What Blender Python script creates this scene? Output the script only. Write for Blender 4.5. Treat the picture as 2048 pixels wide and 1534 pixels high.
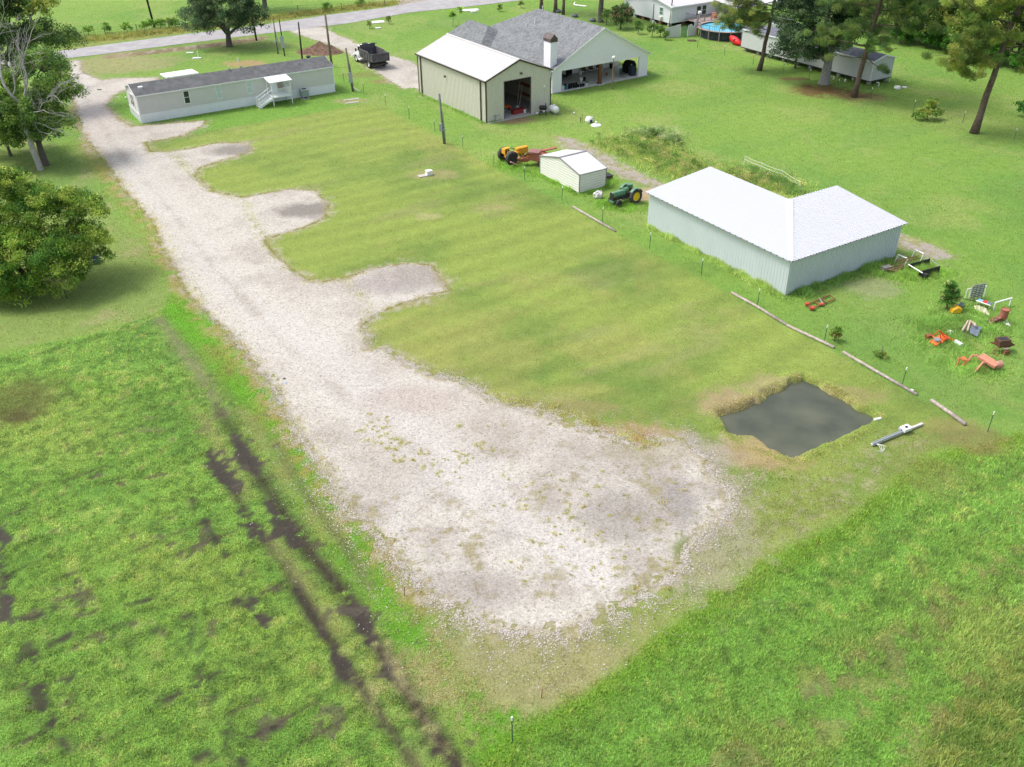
import bpy, math, random
import numpy as np
from mathutils import Vector, Matrix
random.seed(7); np.random.seed(7)
for o in list(bpy.data.objects): bpy.data.objects.remove(o)
S = bpy.context.scene
C = S.collection
PI = math.pi
# ------------------------------------------------------------------ camera
CH = 31.0                       # drone height above the lawn, metres
CF, CT, CR = 1840.7, math.radians(32.78), math.radians(.496)
cam = bpy.data.cameras.new('camera'); camo = bpy.data.objects.new('camera', cam); C.objects.link(camo)
cam.sensor_width = 36; cam.sensor_fit = 'HORIZONTAL'; cam.lens = CF/2048*36
cam.clip_start = .5; cam.clip_end = 4000
_R = Vector((1, 0, 0)); _U = Vector((0, math.sin(CT), math.cos(CT))); _F = Vector((0, math.cos(CT), -math.sin(CT)))
_x = _R*math.cos(CR) - _U*math.sin(CR); _y = _R*math.sin(CR) + _U*math.cos(CR)
camo.matrix_world = Matrix(((_x.x, _y.x, -_F.x, 0), (_x.y, _y.y, -_F.y, 0), (_x.z, _y.z, -_F.z, CH), (0, 0, 0, 1)))
S.camera = camo
# ------------------------------------------------------------------ sky, sun, exposure
W = bpy.data.worlds.new('World'); S.world = W; W.use_nodes = True
wn = W.node_tree.nodes; wl = W.node_tree.links
bg = wn['Background']; bg.inputs['Strength'].default_value = .15
sky = wn.new('ShaderNodeTexSky'); sky.sky_type = 'NISHITA'; sky.sun_disc = False
SUN_EL, SUN_AZ = math.radians(58), math.radians(285)     # azimuth clockwise from +Y: sun on the left, a little behind
sky.sun_elevation = SUN_EL; sky.sun_rotation = SUN_AZ
sky.air_density = 1.0; sky.dust_density = 4.0; sky.ozone_density = 1.0
hs = wn.new('ShaderNodeHueSaturation'); hs.inputs['Saturation'].default_value = .6; wl.new(sky.outputs[0], hs.inputs['Color']); wl.new(hs.outputs[0], bg.inputs[0])
sl = bpy.data.lights.new('sun', 'SUN'); sl.energy = 1.3; sl.angle = math.radians(14); sl.color = (1, .96, .9)
so = bpy.data.objects.new('sun', sl); C.objects.link(so)
sd_ = Vector((math.sin(SUN_AZ)*math.cos(SUN_EL), math.cos(SUN_AZ)*math.cos(SUN_EL), math.sin(SUN_EL)))
so.rotation_euler = sd_.to_track_quat('Z', 'Y').to_euler(); so.location = (0, 0, 80)
S.view_settings.view_transform = 'Standard'; S.view_settings.look = 'None'
S.view_settings.exposure = .85; S.view_settings.gamma = 1
S.render.engine = 'CYCLES'
# ------------------------------------------------------------------ pixel -> ground helper (authoring aid)
def G(px, py, z=0.):
    u = (px-1024)/CF; v = (py-767)/CF
    x = u*math.cos(CR) - v*math.sin(CR); y = u*math.sin(CR) + v*math.cos(CR)
    d = (x, math.cos(CT) - y*math.sin(CT), -math.sin(CT) - y*math.cos(CT))
    t = (CH-z)/-d[2]
    return Vector((d[0]*t, d[1]*t, z))
def GP(pts, z=0.): return np.array([G(a, b, z)[:2] for a, b in pts])
# ------------------------------------------------------------------ numpy noise
def _h(i, j, s):
    n = (i.astype(np.int64)*374761393 + j.astype(np.int64)*668265263 + s*974634777) & 0xffffffff
    n = ((n ^ (n >> 13))*1274126177) & 0xffffffff
    n = (n ^ (n >> 16)) & 0xffffffff
    return n/4294967295.
def vn(x, y, s=0):
    i = np.floor(x); j = np.floor(y); f = x-i; g = y-j
    f = f*f*(3-2*f); g = g*g*(3-2*g)
    return (_h(i, j, s)*(1-f)+_h(i+1, j, s)*f)*(1-g) + (_h(i, j+1, s)*(1-f)+_h(i+1, j+1, s)*f)*g
def fbm(x, y, sc, s=0, o=4):
    r = 0; a = .5; t = 0
    for k in range(o):
        r = r+a*vn(x/sc*2**k+17.3*k, y/sc*2**k+5.7*k, s+k*31); t += a; a *= .55
    return r/t*2-1                                  # about -1..1
def ss(a, b, x):
    t = np.clip((x-a)/(b-a), 0, 1); return t*t*(3-2*t)
def sdpoly(P, x, y):
    "signed distance to polygon, positive inside"
    d = np.full(x.shape, 1e9); ins = np.zeros(x.shape, bool)
    n = len(P)
    for i in range(n):
        a = P[i]; b = P[(i+1) % n]; e = b-a; l = e@e+1e-12
        t = np.clip(((x-a[0])*e[0]+(y-a[1])*e[1])/l, 0, 1)
        d = np.minimum(d, (x-a[0]-t*e[0])**2+(y-a[1]-t*e[1])**2)
        c = (a[1] > y) != (b[1] > y)
        if abs(e[1]) > 1e-9: ins ^= c & (x < (y-a[1])/e[1]*e[0]+a[0])
    d = np.sqrt(d)
    return np.where(ins, d, -d)
def dline(P, x, y):
    d = np.full(x.shape, 1e9)
    for a, b in zip(P[:-1], P[1:]):
        e = b-a; l = e@e+1e-12
        t = np.clip(((x-a[0])*e[0]+(y-a[1])*e[1])/l, 0, 1)
        d = np.minimum(d, (x-a[0]-t*e[0])**2+(y-a[1]-t*e[1])**2)
    return np.sqrt(d)
# ------------------------------------------------------------------ materials
_M = {}
def nt(name):
    m = bpy.data.materials.new(name); m.use_nodes = True
    return m, m.node_tree.nodes, m.node_tree.links, m.node_tree.nodes['Principled BSDF']
def tex(n, l, kind, scale, src=None, **kw):
    t = n.new('ShaderNodeTexNoise' if kind == 'noise' else 'ShaderNodeTexVoronoi')
    t.inputs['Scale'].default_value = scale
    for k, v in kw.items(): t.inputs[k].default_value = v
    if src is not None: l.new(src, t.inputs['Vector'])
    return t
def coords(n, l, obj=True, scale=(1, 1, 1)):
    c = n.new('ShaderNodeTexCoord'); mp = n.new('ShaderNodeMapping'); mp.inputs['Scale'].default_value = scale
    if obj: l.new(c.outputs['Object'], mp.inputs[0])
    else:
        g = n.new('ShaderNodeNewGeometry'); l.new(g.outputs['Position'], mp.inputs[0])
    return mp.outputs[0]
def math_(n, l, op, a, b=None, c=None):
    t = n.new('ShaderNodeMath'); t.operation = op
    for i, v in enumerate((a, b, c)):
        if v is None: continue
        if isinstance(v, (int, float)): t.inputs[i].default_value = v
        else: l.new(v, t.inputs[i])
    return t.outputs[0]
def mixc(n, l, f, a, b, mode='MIX'):
    t = n.new('ShaderNodeMix'); t.data_type = 'RGBA'; t.blend_type = mode
    for i, v in ((0, f), (6, a), (7, b)):
        if isinstance(v, (int, float)): t.inputs[i].default_value = v
        elif isinstance(v, tuple): t.inputs[i].default_value = (*v, 1) if len(v) == 3 else v
        else: l.new(v, t.inputs[i])
    return t.outputs[2]
def ramp(n, l, v, lo, hi, a=0., b=1.):
    t = n.new('ShaderNodeMapRange'); t.inputs[1].default_value = lo; t.inputs[2].default_value = hi
    t.inputs[3].default_value = a; t.inputs[4].default_value = b; l.new(v, t.inputs[0]); return t.outputs[0]
def bump(n, l, b, h, s=.3, d=.02):
    t = n.new('ShaderNodeBump'); t.inputs['Strength'].default_value = s; t.inputs['Distance'].default_value = d
    l.new(h, t.inputs['Height']); l.new(t.outputs[0], b.inputs['Normal'])
def M(name, col, rough=.6, var=.12, vs=3., metal=0., dirt=None, dirtf=.5, ds=1.5, ribs=None, bmp=.15, spec=.3, coat=0):
    """weathered solid: base colour varied by noise, optional dirt colour, optional ribs=(axis, pitch, depth)"""
    if name in _M: return _M[name]
    m, n, l, b = nt(name); _M[name] = m
    co = coords(n, l)
    t = tex(n, l, 'noise', vs, co, Detail=6, Roughness=.65)
    v = ramp(n, l, t.outputs[0], .3, .7, 1-var, 1+var)
    c = mixc(n, l, 1., (*col,), v, 'MULTIPLY')
    if dirt:
        t2 = tex(n, l, 'noise', ds, co, Detail=8, Roughness=.75)
        c = mixc(n, l, ramp(n, l, t2.outputs[0], .48, .68, 0, dirtf), c, dirt)
    b.inputs['Base Color'].default_value = (*col, 1); l.new(c, b.inputs['Base Color'])
    b.inputs['Roughness'].default_value = rough; b.inputs['Metallic'].default_value = metal
    b.inputs['Specular IOR Level'].default_value = spec
    if coat: b.inputs['Coat Weight'].default_value = coat
    h = t.outputs[0]; s_, d_ = bmp, .01
    if bmp: bump(n, l, b, h, s_, d_)
    return m
def fine(name, col, amp=.25, sc=14., rough=.9, col2=None):
    "granular surface: shingle, concrete, soil"
    if name in _M: return _M[name]
    m, n, l, b = nt(name); _M[name] = m
    co = coords(n, l)
    t = tex(n, l, 'voronoi', sc, co); t2 = tex(n, l, 'noise', sc*.15, co, Detail=6)
    sp = n.new('ShaderNodeSeparateColor'); l.new(t.outputs['Color'], sp.inputs[0])
    f = math_(n, l, 'ADD', math_(n, l, 'MULTIPLY', sp.outputs[0], .65), math_(n, l, 'MULTIPLY', t2.outputs[0], .7))
    c = mixc(n, l, 1., (*col,), ramp(n, l, f, .3, 1.05, 1-amp, 1+amp), 'MULTIPLY')
    if col2: c = mixc(n, l, ramp(n, l, t2.outputs[0], .45, .65), c, col2)
    l.new(c, b.inputs['Base Color']); b.inputs['Roughness'].default_value = rough; b.inputs['Specular IOR Level'].default_value = .2
    bump(n, l, b, f, .4, .01)
    return m
# ------------------------------------------------------------------ mesh builder
class MB:
    def __init__(s): s.v = []; s.f = []
    def add(s, v, f):
        k = len(s.v); s.v += [tuple(p) for p in v]; s.f += [tuple(i+k for i in q) for q in f]; return s
    def box(s, x0, x1, y0, y1, z0, z1, m=None):
        v = [(x, y, z) for z in (z0, z1) for x, y in ((x0, y0), (x1, y0), (x1, y1), (x0, y1))]
        if m is not None: v = [m@Vector(p) for p in v]
        return s.add(v, [(3, 2, 1, 0), (4, 5, 6, 7), (0, 1, 5, 4), (1, 2, 6, 5), (2, 3, 7, 6), (3, 0, 4, 7)])
    def cbox(s, c, sz, rz=0, rx=0, ry=0):
        m = Matrix.Translation(c)@Matrix.Rotation(rz, 4, 'Z')@Matrix.Rotation(ry, 4, 'Y')@Matrix.Rotation(rx, 4, 'X')
        a, b, c_ = [t/2 for t in sz]
        return s.box(-a, a, -b, b, -c_, c_, m)
    def tube(s, pts, r, n=8, cap=True):
        pts = [Vector(p) for p in pts]
        if not isinstance(r, (list, tuple)): r = [r]*len(pts)
        k = len(s.v); ref = None
        for i, p in enumerate(pts):
            d = (pts[min(i+1, len(pts)-1)]-pts[max(i-1, 0)]).normalized()
            if ref is None: ref = Vector((1, 0, 0)) if abs(d.x) < .8 else Vector((0, 1, 0))
            a = d.cross(ref).normalized(); b = d.cross(a); ref = b.cross(d) if False else ref
            for j in range(n):
                t = 2*PI*j/n; s.v.append(tuple(p+(a*math.cos(t)+b*math.sin(t))*r[i]))
        for i in range(len(pts)-1):
            for j in range(n):
                j2 = (j+1) % n; s.f.append((k+i*n+j, k+i*n+j2, k+(i+1)*n+j2, k+(i+1)*n+j))
        if cap:
            s.f.append(tuple(k+j for j in range(n))[::-1]); s.f.append(tuple(k+(len(pts)-1)*n+j for j in range(n)))
        return s
    def cyl(s, c, r, h, n=16, axis='Z', r2=None, m=None):
        r2 = r if r2 is None else r2
        A = {'Z': Vector((0, 0, 1)), 'X': Vector((1, 0, 0)), 'Y': Vector((0, 1, 0))}[axis] if isinstance(axis, str) else axis
        c = Vector(c); return s.tube([c, c+A*h], [r, r2], n)
    def ring(s, c, A, R, r, n=16, m=6):
        c = Vector(c); A = Vector(A).normalized(); u = A.orthogonal().normalized(); w = A.cross(u); k = len(s.v)
        for i in range(n):
            t = 2*PI*i/n; e = u*math.cos(t)+w*math.sin(t)
            for j in range(m):
                q = 2*PI*j/m; s.v.append(tuple(c+e*(R+r*math.cos(q))+A*r*math.sin(q)))
        for i in range(n):
            for j in range(m):
                s.f.append((k+i*m+j, k+((i+1) % n)*m+j, k+((i+1) % n)*m+(j+1) % m, k+i*m+(j+1) % m))
        return s
    def lathe(s, c, prof, n=16):
        k = len(s.v); c = Vector(c)
        for r, z in prof:
            for j in range(n): s.v.append((c.x+r*math.cos(2*PI*j/n), c.y+r*math.sin(2*PI*j/n), c.z+z))
        for i in range(len(prof)-1):
            for j in range(n): s.f.append((k+i*n+j, k+i*n+(j+1) % n, k+(i+1)*n+(j+1) % n, k+(i+1)*n+j))
        if prof[0][0] > .001: s.f.append(tuple(k+j for j in range(n))[::-1])
        if prof[-1][0] > .001: s.f.append(tuple(k+(len(prof)-1)*n+j for j in range(n)))
        return s
    def prism(s, poly, axis, a, b):
        "extrude a 2-D polygon along axis; poly coords are the other two axes in order"
        n = len(poly)
        def P(p, t): return {'X': (t, p[0], p[1]), 'Y': (p[0], t, p[1]), 'Z': (p[0], p[1], t)}[axis]
        v = [P(p, a) for p in poly]+[P(p, b) for p in poly]
        return s.add(v, [tuple(range(n))[::-1], tuple(range(n, 2*n))]+[(i, (i+1) % n, n+(i+1) % n, n+i) for i in range(n)])
    def quad(s, a, b, c, d): return s.add([a, b, c, d], [(0, 1, 2, 3)])
    def slab(s, pts, th):
        "thick sheet from a planar loop, thickness downwards along its normal"
        p = [Vector(q) for q in pts]; nn = (p[1]-p[0]).cross(p[2]-p[0]).normalized()
        if nn.z < 0: nn = -nn
        n = len(p); v = p+[q-nn*th for q in p]
        return s.add(v, [tuple(range(n)), tuple(range(n, 2*n))[::-1]]+[(i, n+i, n+(i+1) % n, (i+1) % n) for i in range(n)])
    def build(s, name, mat, parent=None, bevel=0, smooth=False):
        me = bpy.data.meshes.new(name); me.from_pydata([tuple(p) for p in s.v], [], s.f)
        me.materials.append(mat); me.validate()
        import bmesh
        bm = bmesh.new(); bm.from_mesh(me); bmesh.ops.recalc_face_normals(bm, faces=bm.faces); bm.to_mesh(me); bm.free()
        if smooth:
            me.polygons.foreach_set('use_smooth', [True]*len(me.polygons))
        o = bpy.data.objects.new(name, me); C.objects.link(o)
        if parent: o.parent = parent
        if bevel:
            b = o.modifiers.new('bevel', 'BEVEL'); b.width = bevel; b.segments = 2; b.limit_method = 'ANGLE'
        return o
def tag(o, label=None, cat=None, group=None, kind=None):
    if label: o['label'] = label
    if cat: o['category'] = cat
    if group: o['group'] = group
    if kind: o['kind'] = kind
    return o
def thing(name, label, cat, loc=(0, 0, 0), rz=0, group=None):
    o = bpy.data.objects.new(name, None); C.objects.link(o); o.location = loc; o.rotation_euler = (0, 0, rz)
    o.empty_display_size = .3
    return tag(o, label, cat, group)
def rawmesh(name, V, Fc, mat, cols=None, parent=None, extra=None):
    "V (n,3) float, Fc (m,k) int -> object, fast path; cols (n,3)"
    me = bpy.data.meshes.new(name); n = len(V); m, k = Fc.shape
    me.vertices.add(n); me.vertices.foreach_set('co', np.ascontiguousarray(V, dtype=np.float32).ravel())
    me.loops.add(m*k); me.loops.foreach_set('vertex_index', np.ascontiguousarray(Fc, dtype=np.int32).ravel())
    me.polygons.add(m); me.polygons.foreach_set('loop_start', np.arange(0, m*k, k, dtype=np.int32))
    me.update(calc_edges=True)
    if cols is not None:
        a = me.color_attributes.new('col', 'FLOAT_COLOR', 'POINT')
        a.data.foreach_set('color', np.c_[cols, np.ones(n)].astype(np.float32).ravel())
    for nm, arr in (extra or {}).items():
        a = me.attributes.new(nm, 'FLOAT', 'POINT'); a.data.foreach_set('value', arr.astype(np.float32))
    me.materials.append(mat)
    o = bpy.data.objects.new(name, me); C.objects.link(o)
    if parent: o.parent = parent
    return o
def hexc(h):
    "sRGB hex -> linear"
    c = [int(h[i:i+2], 16)/255 for i in (0, 2, 4)]
    return tuple(x/12.92 if x < .04045 else ((x+.055)/1.055)**2.4 for x in c)
# ================================================================== GROUND
KA = .60                                   # picture-bright swatch -> albedo
def pc(h, k=None): return np.array(hexc(h))*(KA if k is None else k)
# outline of the gravel drive and its parking bays, traced as ground points
DRIVE = GP([(114,120),(161,122),(166,145),(203,160),(246,156),(315,155),(330,175),(250,180),(227,192),(213,211),(238,238),(263,252),(301,250),(356,245),(411,241),(405,252),(370,271),(328,279),
 (290,285),(301,304),(342,302),(383,296),(438,285),(493,286),(506,301),(465,315),(438,323),(397,337),(391,353),(422,381),(465,391),(487,394),(528,386),(582,379),(632,381),(657,408),
 (650,436),(606,456),(555,470),(528,482),(548,507),(582,538),(616,560),(644,564),(692,555),(743,538),(811,526),(863,531),(880,555),(900,580),(845,596),(794,610),(743,634),(726,651),
 (736,671),(729,697),(770,697),(811,726),(863,750),(914,760),(948,777),(982,798),(1036,815),(1110,838),(1188,862),(1247,884),(1286,894),(1325,878),(1364,877),(1405,915),(1419,950),
 (1462,985),(1450,1031),(1403,1070),(1372,1100),(1370,1133),(1325,1168),(1261,1207),(1192,1235),(1130,1270),(1052,1268),(983,1262),(940,1230),(896,1205),(844,1190),(823,1146),(795,1125),
 (750,1070),(704,1035),(680,1000),(650,950),(588,853),(554,785),(513,730),(458,669),(410,624),(369,580),(350,537),(323,496),(307,446),(274,408),(246,378),(219,337),(197,309),(164,263),(150,210),(138,165)])
DRIVE2 = GP([(575,60),(643,54),(672,68),(712,88),(775,110),(829,126),(850,150),(850,190),(832,176),(808,176),(783,163),(745,138),(698,106),(673,94),(630,79),(586,65)])
GRAVTRACK = GP([(1115,276),(1145,278),(1185,296),(1215,312),(1250,330),(1290,352),(1325,368),(1320,376),(1280,366),(1240,350),(1205,335),(1165,312),(1130,292)])
GRAVTRACK2 = GP([(1785,466),(1810,474),(1850,488),(1900,512),(1880,520),(1835,505),(1790,490)])
ROAD = GP([(-500,210),(-60,130),(60,112),(104,104),(142,99),(246,85),(378,68),(531,49),(657,30),(766,16),(846,2),(1010,-24),(1150,-46),(1300,-66),(1300,-52),(1150,-22),(1040,1),(931,14),(821,25),(695,47),(575,62),(447,78),(340,91),(219,107),(115,119),(20,136),(-500,228)])
POND = GP([(1434,832.5),(1470,820),(1504,808),(1535,793),(1562.6,778.7),(1585,767),(1608,757.5),(1647,779),(1690,801.5),(1725.7,824),(1755,839),(1732,854),(1690,876.5),(1657,889.6),(1621,906),(1582,919.6),(1549.6,906),(1517,883),(1478,876.5),(1455,870),(1450,857)], -.35)
LOT = GP([(213,211),(300,305),(330,430),(560,600),(740,700),(1000,810),(1290,900),(1430,1000),(1300,1190),(1010,1440),(1150,1385),(1300,1275),(1500,1130),(1700,1030),(1850,905),(1920,880),(1965,862),(1803,779),(1648,693),(1515,620),(1402,557),(1299,503),(1204,451),(1123,407),(1049,367),(988,335),(926,301),(870,269),(818,241),(771,216),(748,205),(520,245),(411,264),(330,279)])
DRY = GP([(1010,1460),(1150,1385),(1300,1275),(1500,1130),(1700,1030),(1850,905),(1920,880),(1780,870),(1650,930),(1560,930),(1450,880),(1330,890),(1430,1000),(1380,1130),(1200,1230),(1000,1290),(800,1130),(640,950),(700,1100),(850,1250)])
LEFT = GP([(-300,740),(0,712),(80,690),(180,668),(300,632),(345,612),(420,660),(560,850),(690,1050),(840,1270),(1000,1470),(1080,1600),(600,1900),(-600,1700)])
STRIP = GP([(345,590),(372,600),(420,650),(470,715),(530,790),(590,880),(640,960),(710,1065),(790,1170),(860,1260),(960,1390),(1060,1440),(1140,1400),(1160,1420),(1080,1500),(1090,1600),(1010,1600),(900,1430),(790,1270),(700,1140),(620,1030),(560,920),(500,830),(440,750),(380,680),(335,625)])
BRGT = GP([(1000,1470),(1150,1392),(1300,1282),(1500,1137),(1700,1037),(1850,912),(1930,890),(2100,862),(2700,1000),(2600,1900),(900,1900),(960,1560)])
CROP = GP([(1830,1640),(1860,1490),(1900,1420),(1960,1340),(2010,1290),(2048,1245),(2120,1180),(2500,1300),(2400,1800)])
MOBLAWN = GP([(213,211),(263,252),(301,250),(411,262),(520,244),(748,204),(700,160),(660,120),(250,175)])
PAD1 = GP([(498,284),(530,298),(480,320),(430,325)])
UNDERL = GP([(-200,250),(60,250),(160,330),(230,430),(330,560),(340,610),(180,668),(0,700),(-300,730)])
# strokes: (points, half width, colour, strength)
def LP(p): return GP(p)
EDGE_L = LP([(150,215),(197,309),(246,378),(307,446),(350,537),(410,624),(458,669),(513,730),(588,853),(650,950),(704,1035),(795,1125),(844,1190)])
RUT0 = LP([(320,640),(380,720),(445,825)])
RUT1 = LP([(435,810),(478,880),(510,940),(560,1015),(605,1085),(650,1140),(692,1190),(735,1262),(790,1345),(850,1440),(920,1540),(970,1620)])
ROWA = G(350, 1130)-G(40, 1250); ROWN = np.array([-ROWA.y, ROWA.x])/ROWA.length
ROWB = G(2048, 1110)-G(1380, 1560); ROWM = np.array([-ROWB.y, ROWB.x])/ROWB.length
TRK = LP([(150,150),(175,205),(228,290),(325,400),(425,530),(555,675),(700,800),(850,905),(1000,1010),(1150,1110)])
RUT2 = LP([(350,640),(430,750),(500,840),(560,905),(620,1000),(690,1090),(740,1170)])
RUT3 = LP([(425,910),(470,985),(520,1065),(560,1110),(600,1175),(650,1262),(695,1330),(740,1400),(800,1485),(850,1560)])
MUDP = [GP(p) for p in ([(465,868),(488,880),(515,925),(508,945),(480,925)], [(415,905),(450,920),(480,960),(478,985),(440,970),(425,940)],
 [(530,995),(560,1020),(585,1050),(610,1090),(590,1095),(555,1070),(535,1040)], [(470,1010),(500,1030),(540,1070),(535,1090),(500,1080)],
 [(688,1180),(712,1195),(745,1250),(760,1290),(735,1290),(705,1240)], [(770,1320),(790,1330),(800,1360),(775,1350)], [(0,1180),(15,1190),(40,1250),(20,1255),(0,1240)],
 [(0,1060),(15,1080),(10,1120),(0,1130)], [(505,1195),(530,1235),(522,1245),(500,1215)],
 [(645,1270),(690,1300),(720,1370),(700,1380),(660,1320)], [(848,1470),(870,1480),(930,1540),(880,1534)])]
TRAMS = [LP([(-10,1050),(12,1150),(25,1240),(50,1350),(75,1410),(105,1460)]), LP([(380,1260),(400,1350),(430,1400),(455,1470),(490,1540)]),
         LP([(330,1400),(400,1370),(450,1335)]), LP([(380,1520),(430,1500),(480,1480),(560,1450)]), LP([(30,1250),(60,1240),(110,1215)]), LP([(240,1210),(300,1200)]),
         LP([(20,1150),(70,1130)]), LP([(60,1310),(140,1270)]), LP([(95,1380),(170,1345)]), LP([(0,1275),(50,1240)]), LP([(260,1290),(350,1240),(440,1210)]), LP([(430,1180),(500,1215),(540,1270)]), LP([(380,990),(430,1080),(480,1150)]), LP([(590,1180),(640,1260),(700,1370),(760,1450)]), LP([(55,1290),(80,1360),(95,1430),(135,1500)])]
BRMUD = [LP([(1380,1560),(1480,1500),(1600,1420),(1700,1330),(1800,1270),(1900,1190),(2048,1110)]), LP([(1500,1540),(1650,1450),(1800,1370),(1900,1260),(1990,1200),(2100,1120)]), LP([(1790,1510),(1870,1440),(1940,1370)]),
         LP([(1560,1420),(1640,1370),(1720,1340),(1830,1300)])]
LGUSH = [((1475,1475), 1.2), ((1590,1500), 1.3), ((1710,1300), .9), ((1990,1250), 2.2), ((1940,1290), 1.8)]
MOWN = dict(a=pc('9aae54'), b=pc('7d9a48'), c=pc('a8ac60'))
def mow(x, y, ang, per):
    t = (x*math.cos(ang)+y*math.sin(ang)); t = t+fbm(x, y, 14, 91, 2)*1.5
    return np.sin(t*2*PI/per)
def blend(c, w, col): return c+(col-c)*w[:, None]
def ground_zones(x, y):
    """colour of the turf (n,3), blade height (n,), wetness (n,), signed distance to gravel"""
    n1 = fbm(x, y, 9, 1); n2 = fbm(x, y, 2.6, 2); n3 = fbm(x, y, .7, 3, 3); n4 = fbm(x, y, 25, 4, 3); n5 = fbm(x, y, .32, 6, 2)
    c = np.tile(pc('8ab04e'), (len(x), 1))
    c = blend(c, ss(-.1, .5, n1)*.7, pc('78a848')); c = blend(c, ss(.05, .6, n4)*.6, pc('9aba58')); c = blend(c, ss(.1, .7, n2)*.3, pc('a8b06c'))
    u_ = x*.85+y*.53; v_ = -x*.53+y*.85; st = fbm(u_*.16, v_*.75, 1.6, 7, 3); st2 = fbm(u_*.5+n1*3, v_*.22, 1.9, 9, 3)
    c = blend(c, ss(.0, .55, st)*.45, pc('7ea850')); c = blend(c, ss(.05, .55, st2)*.5, pc('abb96c')); c = blend(c, ss(.2, .6, n1*.5-n4)*.5, pc('7aa24e'))
    L = np.full(len(x), .05)
    # the mown lot
    w = ss(-.35, .35, sdpoly(LOT, x, y)+n3*.35)
    lot = np.tile(MOWN['a']*1.03, (len(x), 1)); lot = blend(lot, ss(-.05, .45, n1)*.85, MOWN['b']); lot = blend(lot, ss(.1, .6, n2*.6+n4*.8)*.7, MOWN['c'])
    lot = lot*(1+.06*mow(x, y, 2.134, 2.6)+.06*fbm((x*.845+y*.534)*.12, -x*.534+y*.845, .9, 44, 4))[:, None]; lot = blend(lot, ss(.1, .5, fbm((x*.845+y*.534)*.25, -x*.534+y*.845, 2.4, 45, 3))*.35, pc('7a9646')); lot = blend(lot, ss(.25, .6, fbm(x*.35+y*.2, y*1.0-x*.55, 3, 8))*.35, pc('a9a673'))
    c = blend(c, w, lot); L = L+(.035-L)*w
    # strip of long grass by the fence and round the mobile home
    w = ss(-.3, .3, sdpoly(MOBLAWN, x, y)+n3*.2); c = blend(c, w, pc('7fac46')*(1+.12*n2[:, None])); L = L+(.10-L)*w
    w = ss(-.5, .5, sdpoly(UNDERL, x, y)+n2*.8); u = blend(np.tile(pc('93ac5a'), (len(x), 1)), ss(-.1, .5, n1), pc('82a652')); u = blend(u, ss(.1, .6, n2)*.6, pc('b2ad7c'))
    c = blend(c, w, u); L = L+(.05-L)*w
    # dry surround of the turning area and the pond
    w = ss(-1.4, 1.0, sdpoly(DRY, x, y)+n2*1.6+n3*.6); d = blend(np.tile(pc('96a656'), (len(x), 1)), ss(-.2, .4, n2)*.8, pc('85a04e')); d = blend(d, ss(.1, .5, n1+n3*.3), pc('aca672')); d = blend(d, ss(.1, .4, n5+n3*.5)*.5, pc('b9b094')); d = blend(d, ss(.15, .5, n3-n2*.3)*.5, pc('7d8a4c'))
    c = blend(c, w*.9, d); L = L+(.06-L)*w
    # rough field on the left
    w = ss(-.25, .25, sdpoly(LEFT, x, y)+n3*.35)
    f = np.tile(pc('7fae4a'), (len(x), 1)); f = blend(f, ss(-.2, .5, n2)*.7, pc('6c9e42')); f = blend(f, ss(0, .6, n1)*.6, pc('96b455')); f = blend(f, ss(.1, .5, n3)*.5, pc('a6ba66')); f = blend(f, ss(.05, .45, n5-n3*.3)*.55, pc('517a36'))
    rw = np.cos((x*ROWN[0]+y*ROWN[1]+fbm(x, y, 6, 41, 2)*.5)*2*PI/1.5); f = f*(1+.07*rw)[:, None]; gap = ss(.8, 1, -rw)*ss(.15, .5, n2+n3*.5+.05)*ss(46, 36, y); f = blend(f, gap*.75, pc('5a5242'))
    c = blend(c, w, f); L = L+(.20*(1-.5*gap)-L)*w
    # bright strip along the drive
    s = sdpoly(STRIP, x, y)+n3*.25+n2*.15+.25
    w = ss(-.5, .4, s); st = blend(np.tile(pc('6dae2c'), (len(x), 1)), ss(0, .6, n2)*.6, pc('88b03a')); c = blend(c, w, st); L = L+(.16-L)*w
    # long grass lower right
    w = ss(-.5, .45, sdpoly(BRGT, x, y)+n3*.4+n2*.25+n5*.15)
    g = np.tile(pc('7cb04a'), (len(x), 1)); g = blend(g, ss(0, .6, n1)*.7, pc('94b954')); g = blend(g, ss(.05, .6, n2)*.55, pc('6da046')); g = blend(g, ss(.1, .5, n3+n5*.4)*.5, pc('a9c066')); g = blend(g, ss(.1, .5, n5-n3*.3)*.5, pc('548438'))
    rw = np.cos((x*ROWM[0]+y*ROWM[1]+fbm(x, y, 7, 42, 2)*.7)*2*PI/2.1); g = g*(1+.06*rw)[:, None]
    e = np.exp(-(sdpoly(BRGT, x, y)/1.2)**2); g = blend(g, e*.75, pc('78a82c'))
    c = blend(c, w, g); L = L+(.26-L)*w
    w = ss(-.5, .5, sdpoly(CROP, x, y)+n3*.6); c = blend(c, w, blend(np.tile(pc('6f9a40'), (len(x), 1)), ss(-.1, .4, n3), pc('8aa850'))); L = L+(.42-L)*w
    for p, r in LGUSH:
        q = G(*p); w = np.exp(-(((x-q.x)**2+(y-q.y)**2)/r**2)); c = blend(c, w*.35, pc('9fb862')); L = L+(.4-L)*w
    wet = np.zeros(len(x))
    # tan weedy fringe left of the drive
    dl = dline(EDGE_L, x, y); w = np.exp(-((dl-.55)/.75)**2)*ss(-.55, .25, n3+n2*.5); c = blend(c, w*.85, pc('b0a468')); L = L+(.10-L)*w
    w = np.exp(-((dl-1.6)/.5)**2)*ss(0, .5, n2)*ss(-6, 4, 60-y)*.6; c = blend(c, w, pc('8c8650'))
    # wheel ruts and standing mud
    far = ss(62, 30, y)
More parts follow.
